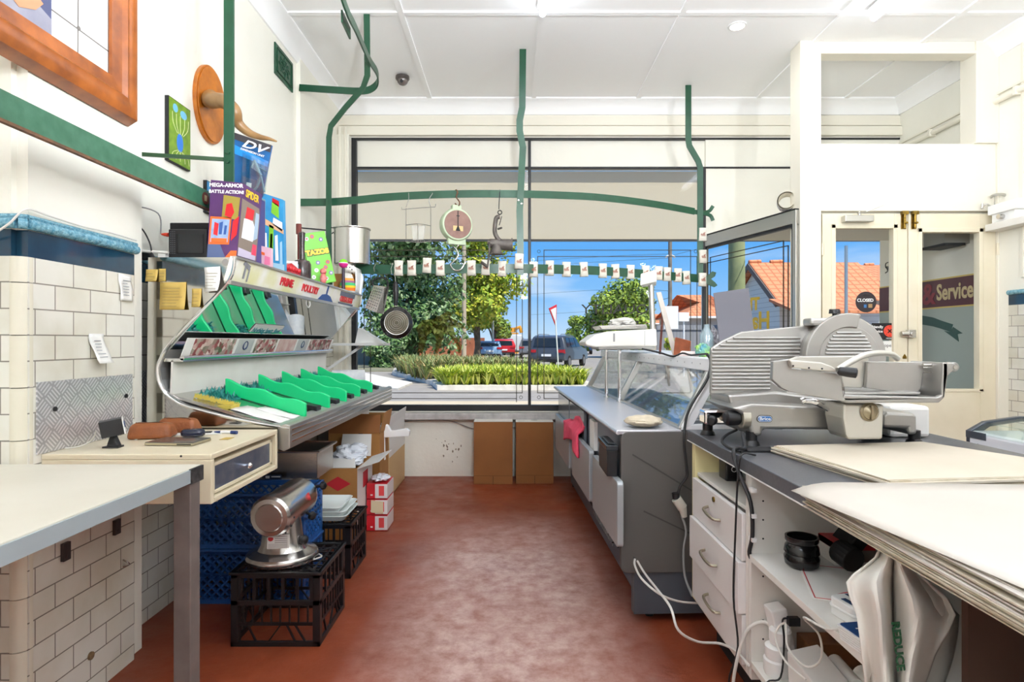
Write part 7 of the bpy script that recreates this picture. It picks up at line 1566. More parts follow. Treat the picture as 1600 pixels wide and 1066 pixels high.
crumple('folded_cloth', 'beige folded cloth bundle on the near end of the fridge ledge', (.605, 2.70, .883), (.085, .08, .026), mat('beige cloth', '#cfc3ad', .85, c2='#bdb098', nscale=30), 'cloth', amp=.15, seed=3, smooth=True)
# red cloth draped over the flaps
m = MB()
def drape(u, v):   # u along the ledge, v over the top and down
    y = 3.60+.62*u; a = v*2-1; xf = .48-.0377*(y-2.6)-.020
    if a < 0: return (xf-.022-.014*math.sin(u*9)*(-a), y+.05*a, .672+.13*a*(1-.4*math.sin(u*3)))
    return (xf-.020+.035*min(1, a*1.6)+.006*math.sin(u*11), y-.03*a, .676+.09*a*(.6+.4*math.sin(u*5)))
m.sheet(drape, 18, 16); o = one(m, 'red_towel', pink, 'pink-red cloth draped over the middle hatch flap of the fridge', 'cloth', smooth=True, solid=.012)
t = thing('black_caddy', 'glossy black box caddy fixed on the fridge above the nearest flap', 'caddy', (.46, 2.85, .56))
q0 = Vector((.455, 2.72, 0))
m = MB().box(.420, .466, 2.60, 2.84, .650, .765, 0); m.box(.417, .469, 2.595, 2.845, .765, .788, 1); m.box(.43, .46, 2.62, 2.82, .789, .795, 0); m.build('box', [black, mat('dark grey lid', '#2e3236', .2)], t, bevel=.01)
# crumpled film inside the fridge
crumple('plastic_wrap', 'crumpled clear film heaped inside the serving fridge', (1.15, 3.25, .83), (.26, .45, .045), MATS['crinkled white film'], 'plastic wrap', n=34, seed=21)
# things on the fridge top
ZS = 1.1715
fxy = lambda px, Y: PX(px, Y)
m = MB().hexa([P(1052, 548, 3.3), P(1077, 548, 3.3), P(1079, 533, 3.3), P(1055, 527, 3.3), P(1054, 547, 3.4), P(1079, 547, 3.4), P(1080, 533, 3.4), P(1057, 527, 3.4)]); 
m.v = [(x, y, z if z > ZS+.03 else ZS) for x, y, z in m.v]; one(m, 'wooden_block', mat('red brown wood block', '#8f4a28', .5, c2='#733718', nscale=20), 'red-brown wooden block on the fridge top by the laptop', 'block', bevel=.003)
m = MB(); m.hexa([Vector((PX(1060, 3.1), 3.1, ZS)), Vector((PX(1096, 3.1), 3.1, ZS)), Vector((PX(1096, 3.1), 3.1, ZS+.02)), Vector((PX(1064, 3.1), 3.1, ZS+.025)), Vector((PX(1062, 3.2), 3.2, ZS)), Vector((PX(1096, 3.2), 3.2, ZS)), Vector((PX(1096, 3.2), 3.2, ZS+.02)), Vector((PX(1066, 3.2), 3.2, ZS+.025))]); one(m, 'folded_paper', mat('pinkish paper', '#e3cfca', .7), 'folded pinkish papers in front of the wooden block', 'paper', bevel=.002)
m = MB(); a, b_ = P(1055, 546, 3.35), P(1029, 457, 3.5); a.z = ZS; m.bar([a, b_], .03, .01, (1, 0, 0)); one(m, 'wooden_plank', mat('grey wood slat', '#b3aba2', .5), 'long grey slat leaning beside the wooden block', 'slat', bevel=.002)
m = MB(); a, b_ = P(1031, 546, 3.5), P(1035.5, 488, 3.5); a.z = ZS; m.bar([a, b_], .012, .012, (1, 0, 0)); one(m, 'brown_stick', mat('dark brown stick', '#5e3026', .5), 'thin dark brown stick upright behind the grey slat', 'stick')
t = thing('laptop', 'open laptop with a grey lid on a stand behind the slicer', 'laptop', (1.15, 3.0, ZS))
q = [P(1125, 541, 2.95), P(1180, 532, 2.95), P(1170, 450, 3.08), P(1115, 458, 3.08)]
q = [Vector((p.x, p.y, max(p.z, ZS+.004))) for p in q]
m = MB().hexa(q+[p+Vector((0, .008, 0)) for p in q]); m.build('lid', mat('space grey lid', '#56555c', .5, .1), t, bevel=.002)
m = MB().hexa([q[0]+Vector((0, .01, -.01)), q[1]+Vector((0, .01, -.01)), q[1]+Vector((0, .01, .0)), q[0]+Vector((0, .01, .0)), Vector((q[0].x+.02, 3.2, ZS)), Vector((q[1].x+.02, 3.2, ZS)), Vector((q[1].x+.02, 3.2, ZS+.012)), Vector((q[0].x+.02, 3.2, ZS+.012))]); m.v = [(x, y, max(z, ZS+.001)) for x, y, z in m.v]; m.build('base', alu, t, bevel=.002)
m = MB().lathe([(.032, 0), (.034, .01), (.034, .11), (.02, .135), (.014, .15), (.014, .165)], (PX(1104, 3.05), 3.05, ZS), 20); one(m, 'plastic_bottle', glass('pale bottle', '#dfeaee', .15, .35, '#b9d0d8'), 'small clear bottle on the fridge top left of the laptop', 'bottle', smooth=True)
crumple('plastic_bag', 'patterned blue and green packet leaning by the clear bottle', (PX(1098, 2.98), 2.98, ZS+.03), (.035, .03, .035), mat('blue green packet', '#2f7f9b', .3, c2='#9bc23f', nscale=25), 'packet', seed=31)
crumple('plastic_bag', 'silvery speckled packet behind the clear bottle', (PX(1115, 3.16), 3.16, ZS+.06), (.04, .035, .075), mat('silver packet', '#b7b4b9', .25, c2='#4c4551', nscale=60), 'packet', seed=33)
# paper roll lying on top of the side light header
c_ = P(1229, 311, 4.52); c_.z = 2.25+.068
t = thing('paper_roll', 'white rimmed paper roll with a crinkled dark patterned skin on the window header', 'roll', (c_.x, 4.5, 2.25))
m = MB(); m.lathe([(.066, -.07), (.068, -.066), (.063, .08), (.058, .082), (.055, .0), (.058, -.07)], c_, 30, ax=(.42, .9, .0), cap=False); m.build('rim', mat('cream tube', '#e8e2d2', .5), t, smooth=True)
m = MB(); m.lathe([(.0685, -.05), (.070, -.03), (.067, .02), (.069, .05), (.0655, .083)], c_, 30, ax=(.42, .9, 0), cap=False); m.build('wrapper', mat('crinkled patterned film', '#d9d7e0', .3, c2='#2e2d52', nscale=30, namt=.9), t, smooth=True)

# ---------------------------------------------------------------- counter, drawers, open bay
WX0, WX1, WY0, WY1, WZ = .752, 1.72, .35, 2.52, .870
m = MB().box(WX0, WX1, WY0, WY1, WZ-.045, WZ); wt = one(m, 'worktop', darkgrey, 'long dark grey counter worktop carrying the slicer and paper', 'worktop', bevel=.003)
m = MB().box(WX0-.0015, WX0, WY0, WY1, WZ-.047, WZ-.043); m.build('white_underline', whitep, wt)
t = thing('drawer_unit', 'white three drawer unit with an open niche under the worktop', 'cabinet', (1.0, 2.2, .18))
cx0 = .762
m = MB(); m.box(cx0, 1.32, 2.445, 2.485, .17, .824, 1); m.box(cx0, 1.32, 1.895, 1.915, .17, .824, 0); m.box(cx0, 1.32, 1.915, 2.445, .17, .188, 0); m.box(1.30, 1.32, 1.915, 2.445, .188, .824, 0); m.box(cx0+.01, 1.30, 1.915, 2.445, .690, .704, 0); m.box(.85, 1.25, 1.92, 2.44, 0, .17, 2)
m.build('body', [whiteb, mat('yellowed edge', '#e6dba6', .5), blackm], t, bevel=.001)
drm = mat('white drawer front', '#e7e4e2', .35)
for k, (z0, z1) in enumerate(((.530, .684), (.358, .526), (.192, .354))):
    dz = [0, -.012, 0][k]
    m = MB().box(cx0-.012+dz, cx0+.006, 1.918, 2.442, z0, z1); m.box(cx0+.006, cx0+.40, 1.93, 2.43, z0+.01, z1-.02); d_ = m.build('drawer', drm, t, bevel=.0015)
    m = MB(); zc = (z0+z1)/2+.01; xx = cx0-.012+dz; m.tube([(xx, 2.245, zc), (xx-.022, 2.235, zc-.004), (xx-.028, 2.18, zc-.008), (xx-.022, 2.125, zc-.012), (xx, 2.115, zc-.012)], .0055, 8, sub=4); m.build('handle', mat('aged nickel', '#a89f8c', .35, .9), d_, smooth=True)
    if k == 0: m = MB().cyl((xx, 2.18, z1-.022), (xx-.005, 2.18, z1-.022), .010, n=16); m.build('lock', brass, d_, smooth=True)
m = MB().box(.83, .895, 2.28, 2.36, .705, .79); o = one(m, 'black_gadget', black, 'small black square device standing in the niche above the drawers', 'device', bevel=.006)
m = MB(); c_ = Vector((.862, 2.279, .752)); m.tube([c_+Vector((.010*math.cos(a), 0, .010*math.sin(a))) for a in [i*PI/6 for i in range(12)]], .0016, 5, closed=True); m.build('white_ring', whitep, o)
m = MB().box(.90, .96, 2.30, 2.40, .705, .735); one(m, 'small_carton', paper, 'small white packet in the niche behind the black device', 'packet')
t = thing('open_shelving', 'white open shelving bay under the worktop with a middle shelf', 'shelving', (1.0, 1.2, 0))
m = MB(); m.box(cx0, 1.32, 1.872, 1.893, .17, .824); m.box(1.30, 1.32, .50, 1.872, .17, .824); m.box(cx0, 1.32, .50, .52, .17, .824); m.build('carcass', whiteb, t, bevel=.001)
m = MB().box(cx0-.008, 1.30, .52, 1.872, .553, .573); m.build('middle_shelf', whiteb, t, bevel=.001)
m = MB().box(cx0, 1.30, .52, 1.872, .208, .228); m.build('bottom_shelf', whiteb, t, bevel=.001)
m = MB().box(.85, 1.25, .5, 1.88, 0, .208); m.build('plinth', blackm, t)
m = MB().box(cx0+.03, 1.299, 1.02, 1.035, .230, .552); m.box(cx0+.03, 1.299, 1.02, 1.035, .574, .823); m.build('inner_panel', mat('dark brown board', '#4a3226', .6), t)
m = MB()
for z in (.62, .68, .74, .30, .36, .50): m.cyl((.80, 1.871, z), (.80, 1.873, z), .003, n=8)
m.build('shelf_pin_hole', blackm, t)
# black cables down the divider
m = MB(); m.tube([P(1160, 676, 2.10), (.80, 2.02, .882), (.765, 2.0, .885), (.742, 1.97, .875), (.744, 1.93, .82), (.755, 1.86, .74), (.757, 1.85, .64), (.756, 1.87, .57), (.775, 1.84, .545), (.80, 1.78, .54)], .0065, 8, sub=5); kb = one(m, 'black_cable', cable_k, 'thick black cable clipped down the white divider beside the drawers', 'cable', smooth=True)
m = MB()
for z in (.78, .70, .625): m.box(.752, .766, 1.838, 1.868, z-.006, z+.006)
m.build('clip', whitep, kb)
m = MB(); m.tube([(.80, 1.93, .875), (.75, 1.92, .878), (.738, 1.92, .80), (.733, 1.93, .60), (.735, 1.95, .40), (.738, 1.92, .25), (.72, 1.95, .12), (.74, 1.93, .05)], .0035, 6, sub=5); one(m, 'black_cable', cable_k, 'thin black cable hanging in front of the three drawers', 'cable', smooth=True)
# middle shelf contents
ZK = .5735
m = MB().lathe([(.036, 0), (.047, .01), (.050, .03), (.045, .042), (.050, .046), (.047, .064), (.041, .072), (.047, .080), (.047, .092), (.041, .092), (.040, .02), (.001, .02)], (.868, 1.76, ZK), 28, cap=False); one(m, 'black_jar', mat('glossy black jar', '#121213', .15), 'glossy black round jar on the middle shelf', 'jar', smooth=True)
m = MB(); m.T = Matrix.Translation((.985, 1.80, ZK+.005)) @ Matrix.Rotation(R(38), 4, 'Y'); m.box(-.02, .02, -.05, .05, 0.02, .20); m.T = None; m.cyl((.99, 1.70, ZK+.04), (.98, 1.76, ZK+.05), .036, n=18)
m.v = [(x, y, max(z, ZK)) for x, y, z in m.v]; one(m, 'black_scanner', blackm, 'black hand scanner leaning behind the round jar', 'scanner', bevel=.004)
m = MB(); m.T = Matrix.Translation((-.125, .17, 0)); m.box(1.10, 1.22, 1.60, 1.70, ZK, ZK+.065, 0); m.box(1.10, 1.22, 1.5995, 1.7005, ZK+.045, ZK+.0655, 1); m.box(1.18, 1.2205, 1.5985, 1.701, ZK+.01, ZK+.045, 2); m.cyl((1.128, 1.599, ZK+.02), (1.128, 1.5975, ZK+.02), .014, n=14, m=3); m.T = None
one(m, 'small_box', [paper, redp, mat('dull box side', '#8a7f78', .6), mat('box print grey', '#5d5c5a', .6)], 'small red and white carton at the back of the middle shelf', 'carton')
m = MB(); m.T = Matrix.Translation((.93, 1.62, ZK)) @ Matrix.Rotation(R(-18), 4, 'Z'); m.box(-.11, .16, -.12, .14, 0, .002, 0)
for a in ((-.105, .155, -.115, -.112), (-.105, .155, .132, .135), (-.105, -.102, -.115, .135), (.152, .155, -.115, .135)): m.box(*a, .002, .0025, 1)
for k in range(5): m.bar([(.02+.02*k, .0, .0025), (.05+.02*k, .11, .0025)], .004, .0008, (0, 0, 1), 1)
m.T = None; one(m, 'printed_flyer', [paper, redp], 'white flyer with red ruled border on the middle shelf', 'flyer')
m = MB(); m.tube([(.85, 1.44, ZK+.006), (.83, 1.47, ZK+.006), (.84, 1.53, ZK+.006), (.90, 1.56, ZK+.006), (.98, 1.56, ZK+.006), (1.06, 1.60, ZK+.006)], .005, 8, sub=5); one(m, 'red_cable', mat('red cable', '#c0272d', .4), 'red cable looping over the front of the middle shelf', 'cable', smooth=True)
t = thing('card_terminal', 'white card payment terminal with a dark blue screen on the middle shelf', 'terminal', (.85, 1.42, ZK))
m = MB(); m.T = Matrix.Translation((.842, 1.43, ZK)) @ Matrix.Rotation(R(12), 4, 'Z'); m.prism(rpoly(-.045, .05, -.04, .045, .015), 'z', 0, .045); m.prism(rpoly(-.048, .053, -.043, .048, .016), 'z', .02, .028); m.T = None; m.build('case', whitep, t, bevel=.004)
m = MB(); m.T = Matrix.Translation((.842, 1.43, ZK)) @ Matrix.Rotation(R(12), 4, 'Z'); m.box(-.005, .042, -.032, .036, .045, .0462); m.box(-.035, -.022, -.02, .015, .045, .0462); m.T = None; m.build('screen', mat('blue dark screen', '#2b4061', .15), t)
m = MB(); m.T = Matrix.Translation((.795, 1.30, ZK)) @ Matrix.Rotation(R(8), 4, 'Z')
for k in range(6): m.prism(rpoly(-.045, .06, -.05+.003*k, .045+.002*k, .008), 'z', k*.005, k*.005+.0038)
m.T = None; o = one(m, 'card_stack', whitep, 'stack of blue and white cards at the front edge of the middle shelf', 'cards')
m = MB(); m.T = Matrix.Translation((.795, 1.30, ZK)) @ Matrix.Rotation(R(8), 4, 'Z'); m.prism(rpoly(-.040, .058, -.025, .052, .008), 'z', .0290, .0305, ); m.cyl((.03, .04, .0305), (.03, .04, .0315), .016, n=14, m=1); m.box(-.02, .02, .02, .024, .0305, .031, 2); m.T = None; m.build('top_card', [mat('card navy', '#1d4379', .3), redp, whitep], o)
# bottom shelf clutter
ZB = .2285
t = thing('white_adapters', 'pile of round white power adapters at the front of the bottom shelf', 'adapter', (.82, 1.79, ZB))
m = MB().lathe([(.036, 0), (.040, .01), (.040, .045), (.034, .05), (.036, .055), (.036, .085), (.02, .095)], (.815, 1.805, ZB), 24); m.build('adapter', whitep, t, smooth=True)
m = MB().lathe([(.030, 0), (.032, .01), (.032, .04), (.026, .045)], (.822, 1.80, ZB+.096), 20); m.build('adapter', whitep, t, smooth=True)
m = MB(); m.T = Matrix.Translation((.86, 1.83, ZB)) @ Matrix.Rotation(R(-12), 4, 'Y'); m.box(-.025, .025, -.03, .03, .0, .20); m.T = None; m.v = [(x, y, max(z, ZB)) for x, y, z in m.v]
o = one(m, 'power_board', whitep, 'white power board standing on end behind the adapters', 'power board', bevel=.005); m = MB().box(.84, .875, 1.78, 1.80, ZB+.155, ZB+.18); m.build('plug', black, o, bevel=.002)
m = MB(); m.hexa([Vector((.80, 1.70, ZB)), Vector((.83, 1.48, ZB)), Vector((.94, 1.50, ZB)), Vector((.93, 1.72, ZB)), Vector((.80, 1.71, ZB+.12)), Vector((.84, 1.49, ZB+.06)), Vector((.93, 1.51, ZB+.07)), Vector((.90, 1.73, ZB+.13))]); one(m, 'white_carton', carton_w, 'creased white carton on the bottom shelf in front of the power board', 'carton', bevel=.004)
for k, (x, y, r) in enumerate(((.98, 1.62, .028), (1.045, 1.63, .028), (.945, 1.70, .022))): m = MB().cyl((x, y-.09, ZB+r+.05), (x+.01, y+.04, ZB+r+.05), r, n=20); m.box(x-.02, x+.02, y-.08, y+.03, ZB, ZB+.055); one(m, 'paper_roll', paper, ('left one of the white till rolls on the bottom shelf', 'right one of the white till rolls on the bottom shelf', 'smallest till roll behind the pair on the bottom shelf')[k], 'roll', group='till rolls on the bottom shelf', smooth=True)
m = MB().box(.90, 1.25, 1.78, 1.86, ZB, ZB+.10); one(m, 'wooden_box', woodb, 'long bare timber board standing along the back of the bottom shelf', 'board', bevel=.002)
m = MB(); m.tube([(1.0, 1.72, ZB+.2), (.98, 1.74, ZB+.23), (1.03, 1.75, ZB+.245), (1.09, 1.75, ZB+.24), (1.10, 1.75, ZB+.2), (1.04, 1.74, ZB+.19)], .010, 8, sub=3, closed=True); m.box(1.02, 1.06, 1.70, 1.79, ZB+.10, ZB+.19); one(m, 'black_handle_tool', blackm, 'black handled tool resting on the timber board', 'tool', smooth=True)
for k in range(3): m = MB().box(1.10+k*.03, 1.122+k*.03, 1.70, 1.775, ZB, ZB+.16); one(m, 'notebook', [paper, redp, yellowp][k], ('white notebook standing on the bottom shelf beside the tool', 'red notebook standing on the bottom shelf', 'yellow notebook standing at the end of the row on the bottom shelf')[k], 'notebook')
m = MB(); m.tube([(.765, 1.36, ZK+.012), (.75, 1.40, ZK-.01), (.745, 1.50, ZK-.03), (.80, 1.53, ZK-.09), (.82, 1.56, ZK-.17), (.80, 1.60, ZK-.21), (.78, 1.66, ZK-.19), (.80, 1.72, ZK-.15), (.775, 1.73, ZK-.19), (.77, 1.66, ZK-.225), (.79, 1.58, ZK-.235)], .003, 8, sub=6); one(m, 'charging_cable', cable_w, 'white charging cable drooping from the middle shelf to the white carton', 'cable', smooth=True)
m = MB(); m.tube([(.72, 1.92, .06), (.72, 1.90, .18), (.75, 1.88, .32), (.80, 1.86, .36), (.83, 1.83, .33)], .0055, 8, sub=5); one(m, 'charging_cable', cable_w, 'thick white cable rising from the floor into the bottom shelf', 'cable', smooth=True)
m = MB(); m.tube([(.85, 1.80, ZB+.17), (.82, 1.78, ZB+.175), (.815, 1.76, ZB+.12), (.80, 1.75, ZB+.02), (.76, 1.75, ZB+.004), (.745, 1.74, ZB-.06), (.75, 1.76, .12)], .003, 6, sub=5); one(m, 'charging_cable', cable_k, 'thin black plug lead curling over the adapters', 'cable', smooth=True)
# carrier bags hanging at the front of the bay
t = thing('carrier_bags', 'white plastic carrier bags hanging from the worktop edge in the right foreground', 'bag', (.72, 1.12, .3))
bagm = mat('white bag plastic', '#e3e0d8', .4, c2='#d6d2c8', nscale=5, namt=.3)
def bagsheet(pt, n1=18, n2=26, nm='bag'):
    m = MB().sheet(pt, n1, n2); return m.build(nm, bagm, t, smooth=True, solid=.003)
def tab(t_, q):
    for (a, b_), (c, d) in zip(t_, t_[1:]):
        if q <= c: return b_+(d-b_)*(q-a)/(c-a)
    return t_[-1][1]
def bg(u, v, L_, R_, Yb_, k):    # v 0 at the handles, 1 at the bottom; outlines as (height, edge) tables
    py = 834+v*330; a, b_ = tab(L_, py), tab(R_, py)
    Y = Yb_+.03*math.sin(u*7+k)*min(1, v*3)+.016*math.sin(v*8+u*5+k)-.05*(1-(2*u-1)**2)*min(1, v*2)
    return P(a+(b_-a)*u, py, Y)
bl_ = [(834, 1378), (868, 1372), (890, 1345), (905, 1322), (930, 1326), (960, 1338), (1066, 1352), (1200, 1360)]; br_ = [(834, 1390), (870, 1398), (1200, 1404)]
cl_ = [(834, 1396), (1200, 1400)]; cr_ = [(834, 1402), (868, 1412), (900, 1440), (935, 1480), (960, 1494), (985, 1484), (1020, 1462), (1066, 1446), (1200, 1440)]
dr_ = [(834, 1406), (900, 1436), (960, 1498), (990, 1496), (1030, 1488), (1066, 1476), (1200, 1470)]
bagsheet(lambda u, v: bg(u, v, bl_, br_, 1.10, 0)); bagsheet(lambda u, v: bg(u, v, cl_, cr_, 1.08, 2)); bagsheet(lambda u, v: bg(u, v, [(834, 1380), (1200, 1380)], dr_, 1.17, 4)); bagsheet(lambda u, v: bg(u, v, [(834, 1384), (920, 1350), (1200, 1372)], cr_, 1.14, 5))
m = MB(); m.tube([P(1383, 834, 1.10), P(1386, 812, 1.12), P(1388, 800, 1.14)], .008, 8, sub=3); m.tube([P(1400, 834, 1.08), P(1398, 812, 1.12), P(1394, 800, 1.14)], .008, 8, sub=3); m.build('handle_loop', bagm, t, smooth=True)
M_ = frame(P(1403, 1010, 1.018), P(1410, 1060, 1.018)-P(1400, 975, 1.018), (1, 0, .0)); text('REDUCE', .019, M_, mat('green bag print', '#1a4a2b', .5), 'printed_word', t, .0004, bold=.0008, sx=1.2)
# ---- wrapping paper stacks
def paper_stack(name, label, pts, z0, n, th, seed, curl=0, mt_=kraftw):
    t = thing(name, label, 'paper', (sum(p[0] for p in pts)/4, sum(p[1] for p in pts)/4, z0)); rr = random.Random(seed)
    side = mat('paper edges', '#cfc7b6', .8, c2='#b5a98f', nscale=30)
    z = z0
    for k in range(n):
        h = th*rr.uniform(.6, 1.4); j = .012; m = MB()
        q = [(p[0]+rr.uniform(-j, j), p[1]+rr.uniform(-j, j)) for p in pts]
        if k == n-1: h = .002
        nu, nv = 14, 8; top = []; c_ = Vector(((pts[0][0]+pts[1][0]+pts[2][0]+pts[3][0])/4, 0, 0))
        def f(u, v, dz):
            a = Vector((q[0][0], q[0][1], 0)).lerp(Vector((q[3][0], q[3][1], 0)), u); b_ = Vector((q[1][0], q[1][1], 0)).lerp(Vector((q[2][0], q[2][1], 0)), u); p = a.lerp(b_, v)
            dip = -curl*max(0, 1-u/.16)**2*(k/n*.5+.6)*(.35+.65*v) 
            return (p.x, p.y, z+dz+dip)
        vs = [f(i/nu, jj/nv, dz) for dz in (0, h) for jj in range(nv+1) for i in range(nu+1)]; N = (nu+1)*(nv+1)
        fs = [(jj*(nu+1)+i, jj*(nu+1)+i+1, (jj+1)*(nu+1)+i+1, (jj+1)*(nu+1)+i) for jj in range(nv) for i in range(nu)]
        fs = fs+[tuple(N+i for i in reversed(f_)) for f_ in fs]
        rim = [(0, i) for i in range(nu)]+[(jj, nu) for jj in range(nv)]+[(nv, nu-i) for i in range(nu)]+[(nv-jj, 0) for jj in range(nv)]
        ix = [a*(nu+1)+b_ for a, b_ in rim]; fs += [(ix[i], ix[(i+1) % len(ix)], N+ix[(i+1) % len(ix)], N+ix[i]) for i in range(len(ix))]
        m.add(vs, fs); m.build('sheet_bundle', mt_ if k == n-1 else (side if k % 2 else mt_), t); z += h
    return t
# corners: near-left, far-left, far-right, near-right seen in the photograph
paper_stack('paper_stack', 'stack of cream wrapping paper on the counter behind the nearest pile', [(.965, 1.49), (.885, 1.98), (1.44, 2.06), (1.66, 1.56)], WZ, 7, .0042, 3)
paper_stack('paper_stack', 'large nearest pile of white paper sheets overhanging the counter edge', [(.655, .62), (.672, 1.335), (1.60, 1.325), (1.60, .56)], WZ+.0005, 24, .0023, 8, 0.0, mat('white wrapping sheets', '#ccc5bb', .7, c2='#c3bbaf', nscale=3, namt=.3))
m = MB().sheet(lambda u, v: (.632+.96*u+.04*(1-v), .62+.71*v-.05*u*v, WZ+.0615 - .020*max(0, 1-u/.10)**2*v + .0012*math.sin(v*6)), 40, 10); one(m, 'loose_sheet', MATS['white wrapping sheets'], 'curled loose white sheet at the corner of the nearest paper pile', 'paper', smooth=True, solid=.0008)

# ---------------------------------------------------------------- meat slicer
SY = 2.12
t = thing('meat_slicer', 'large cast aluminium gravity meat slicer standing on the dark worktop', 'slicer', (1.15, 2.2, WZ))
ca = alu_l
def S(x, y): return (1090+.2625*x, 470+.2625*y)
def pxs(pts): return [S(*p) for p in pts]
m = MB(); m.pix(pxs([(205, 640), (320, 612), (860, 640), (862, 770), (390, 768), (384, 808), (322, 808), (300, 700)]), SY, SY+.30); m.pix(pxs([(1105, 680), (1130, 662), (1290, 668), (1308, 690), (1310, 800), (1255, 800), (1250, 762), (1108, 758)]), SY+.02, SY+.34); m.pix(pxs([(840, 660), (1120, 675), (1120, 755), (840, 760)]), SY+.06, SY+.30); m.build('base', ca, t, bevel=.012, seg=3)
m = MB(); m.hexa([P(*S(200, 620), SY+.01), P(*S(320, 618), SY+.01), P(*S(860, 640), SY+.01), P(*S(860, 640), SY+.012), P(*S(200, 600), SY+.34), P(*S(330, 590), SY+.34), P(*S(860, 590), SY+.34), P(*S(860, 585), SY+.34)]) if False else None
m = MB(); m.pix(pxs([(180, 560), (460, 540), (860, 590), (860, 650), (300, 640), (200, 628)]), SY+.10, SY+.32); m.build('housing', ca, t, bevel=.01)
for x, y, Y in ((320, 835, SY+.02), (1290, 828, SY+.05), (60, 750, SY+.26), (1000, 800, SY+.26)):
    c_ = P(*S(x, y), Y); m = MB(); m.lathe([(.030, 0), (.026, .012), (.020, .018), (.020, .05)], (c_.x, Y, WZ+.001), 18); m.build('foot', black, t, smooth=True)
# thickness plate with ribs
plate = [(78, 555), (80, 285), (150, 238), (262, 186), (620, 150), (770, 118), (800, 330), (560, 345), (440, 360), (440, 480), (540, 545)]
gp = MB().pix(pxs(plate), SY+.16, SY+.18).build('gauge_plate', ca, t, bevel=.004)
m = MB()
for k in range(15):
    y = 222+k*21.5; x1_ = 610 if y < 345 else 430; x0_ = 84 if y > 290 else 84+ (290-y)*1.9
    a, b_ = P(*S(x0_, y), SY+.158), P(*S(x1_, y), SY+.158); m.tube([a, b_], .0052, 8)
m.build('rib', ca, gp, smooth=True)
# blade guard
bc = P(*S(880, 335), SY+.12)
m = MB(); m.lathe([(.150, .05), (.158, .04), (.160, .008), (.154, .0), (.10, -.002), (.01, -.002)], bc, 56, ax=(0, 1, 0)); m.build('blade_housing', ca, t, smooth=True)
ang = lambda r, a0, a1, n: [(bc.x+r*math.cos(a0+(a1-a0)*i/n), bc.z+r*math.sin(a0+(a1-a0)*i/n)) for i in range(n+1)]
m = MB(); m.prism(ang(.166, R(75), R(185), 26)+ang(.112, R(185), R(75), 26), 'y', bc.y-.03, bc.y-.002); m.build('ring_guard', mat('grey ring casting', '#a5a29c', .45, .7), t, bevel=.004)
m = MB().cyl((bc.x, bc.y-.012, bc.z), (bc.x, bc.y-.020, bc.z), .118, n=48); gcv = m.build('centre_cover', ca, t, smooth=True, bevel=.002)
m = MB()
for k in range(7): z = .092-k*.013; hw = math.sqrt(max(0, .108**2-z*z))*.82; m.tube([(bc.x-hw, bc.y-.022, bc.z+z), (bc.x+hw, bc.y-.022, bc.z+z)], .0042, 8)
m.build('rib', ca, gcv, smooth=True)
m = MB(); c_ = P(*S(815, 95), SY+.12); m.box(c_.x-.10, c_.x+.07, c_.y-.02, c_.y+.05, c_.z-.035, c_.z-.005); m.build('top_cap', ca, t, bevel=.01)
m = MB(); m.cyl(c_+Vector((0, 0, -.02)), c_+Vector((0, 0, .02)), .008, n=10); m.cyl(c_+Vector((0, 0, .012)), c_+Vector((0, 0, .028)), .020, .018, n=16); m.build('top_knob', black, t, smooth=True)
# pusher plate, carriage trough
CY = 1.93
m = MB().pix(pxs([(548, 352), (600, 332), (1005, 330), (1020, 345), (1010, 500), (985, 500), (980, 520), (870, 515), (850, 420), (560, 400)]), CY+.08, CY+.10); pp = m.build('pusher_plate', mat('pale casting', '#cfccc3', .4, .7), t, bevel=.003)
m = MB()
for k in range(7): c_ = P(*S(1012, 368+k*17), CY+.08); m.box(c_.x-.008, c_.x+.004, CY+.072, CY+.08, c_.z-.0035, c_.z+.0035)
m.build('teeth', blackm, pp)
m = MB().pix(pxs([(450, 362), (545, 352), (562, 404), (700, 420), (830, 432), (852, 450), (868, 575), (885, 612), (870, 600), (540, 540), (500, 520), (445, 470)]), CY, CY+.022); fpl = m.build('front_plate', ca, t, bevel=.005)
m = MB().pix(pxs([(545, 352), (740, 368), (800, 390), (835, 415), (820, 425), (700, 415), (562, 400)]), CY-.02, CY); m.build('arm_mount', MATS['pale casting'], fpl, bevel=.004)
m = MB()
for x, y in ((568, 388), (662, 400), (740, 405)): c_ = P(*S(x, y), CY-.02); m.cyl(c_, c_+Vector((0, -.002, 0)), .003, n=8)
m.build('screw', blackm, fpl)
m = MB(); m.pix(pxs([(868, 560), (885, 575), (1425, 575), (1455, 560), (1460, 378), (1490, 378), (1492, 440), (1472, 575), (1440, 608), (890, 610), (868, 590)]), CY, CY+.02); m.pix(pxs([(870, 560), (1455, 575), (1455, 590), (870, 600)]), CY+.0, CY+.20); m.pix(pxs([(1458, 368), (1492, 368), (1492, 440), (1472, 575), (1450, 590)]), CY, CY+.16); m.build('trough', ca, t, bevel=.006)
m = MB(); m.pix(pxs([(1015, 362), (1338, 366), (1345, 400), (1330, 520), (1300, 560), (1005, 520)]), CY+.06, CY+.078); m.hexa([P(*S(872, 560), CY+.02), P(*S(1320, 560), CY+.02), P(*S(1330, 545), CY+.02), P(*S(875, 548), CY+.02), P(*S(872, 520), CY+.18), P(*S(1290, 530), CY+.18), P(*S(1290, 520), CY+.18), P(*S(875, 512), CY+.18)]); m.build('back_plate', ca, t, bevel=.005)
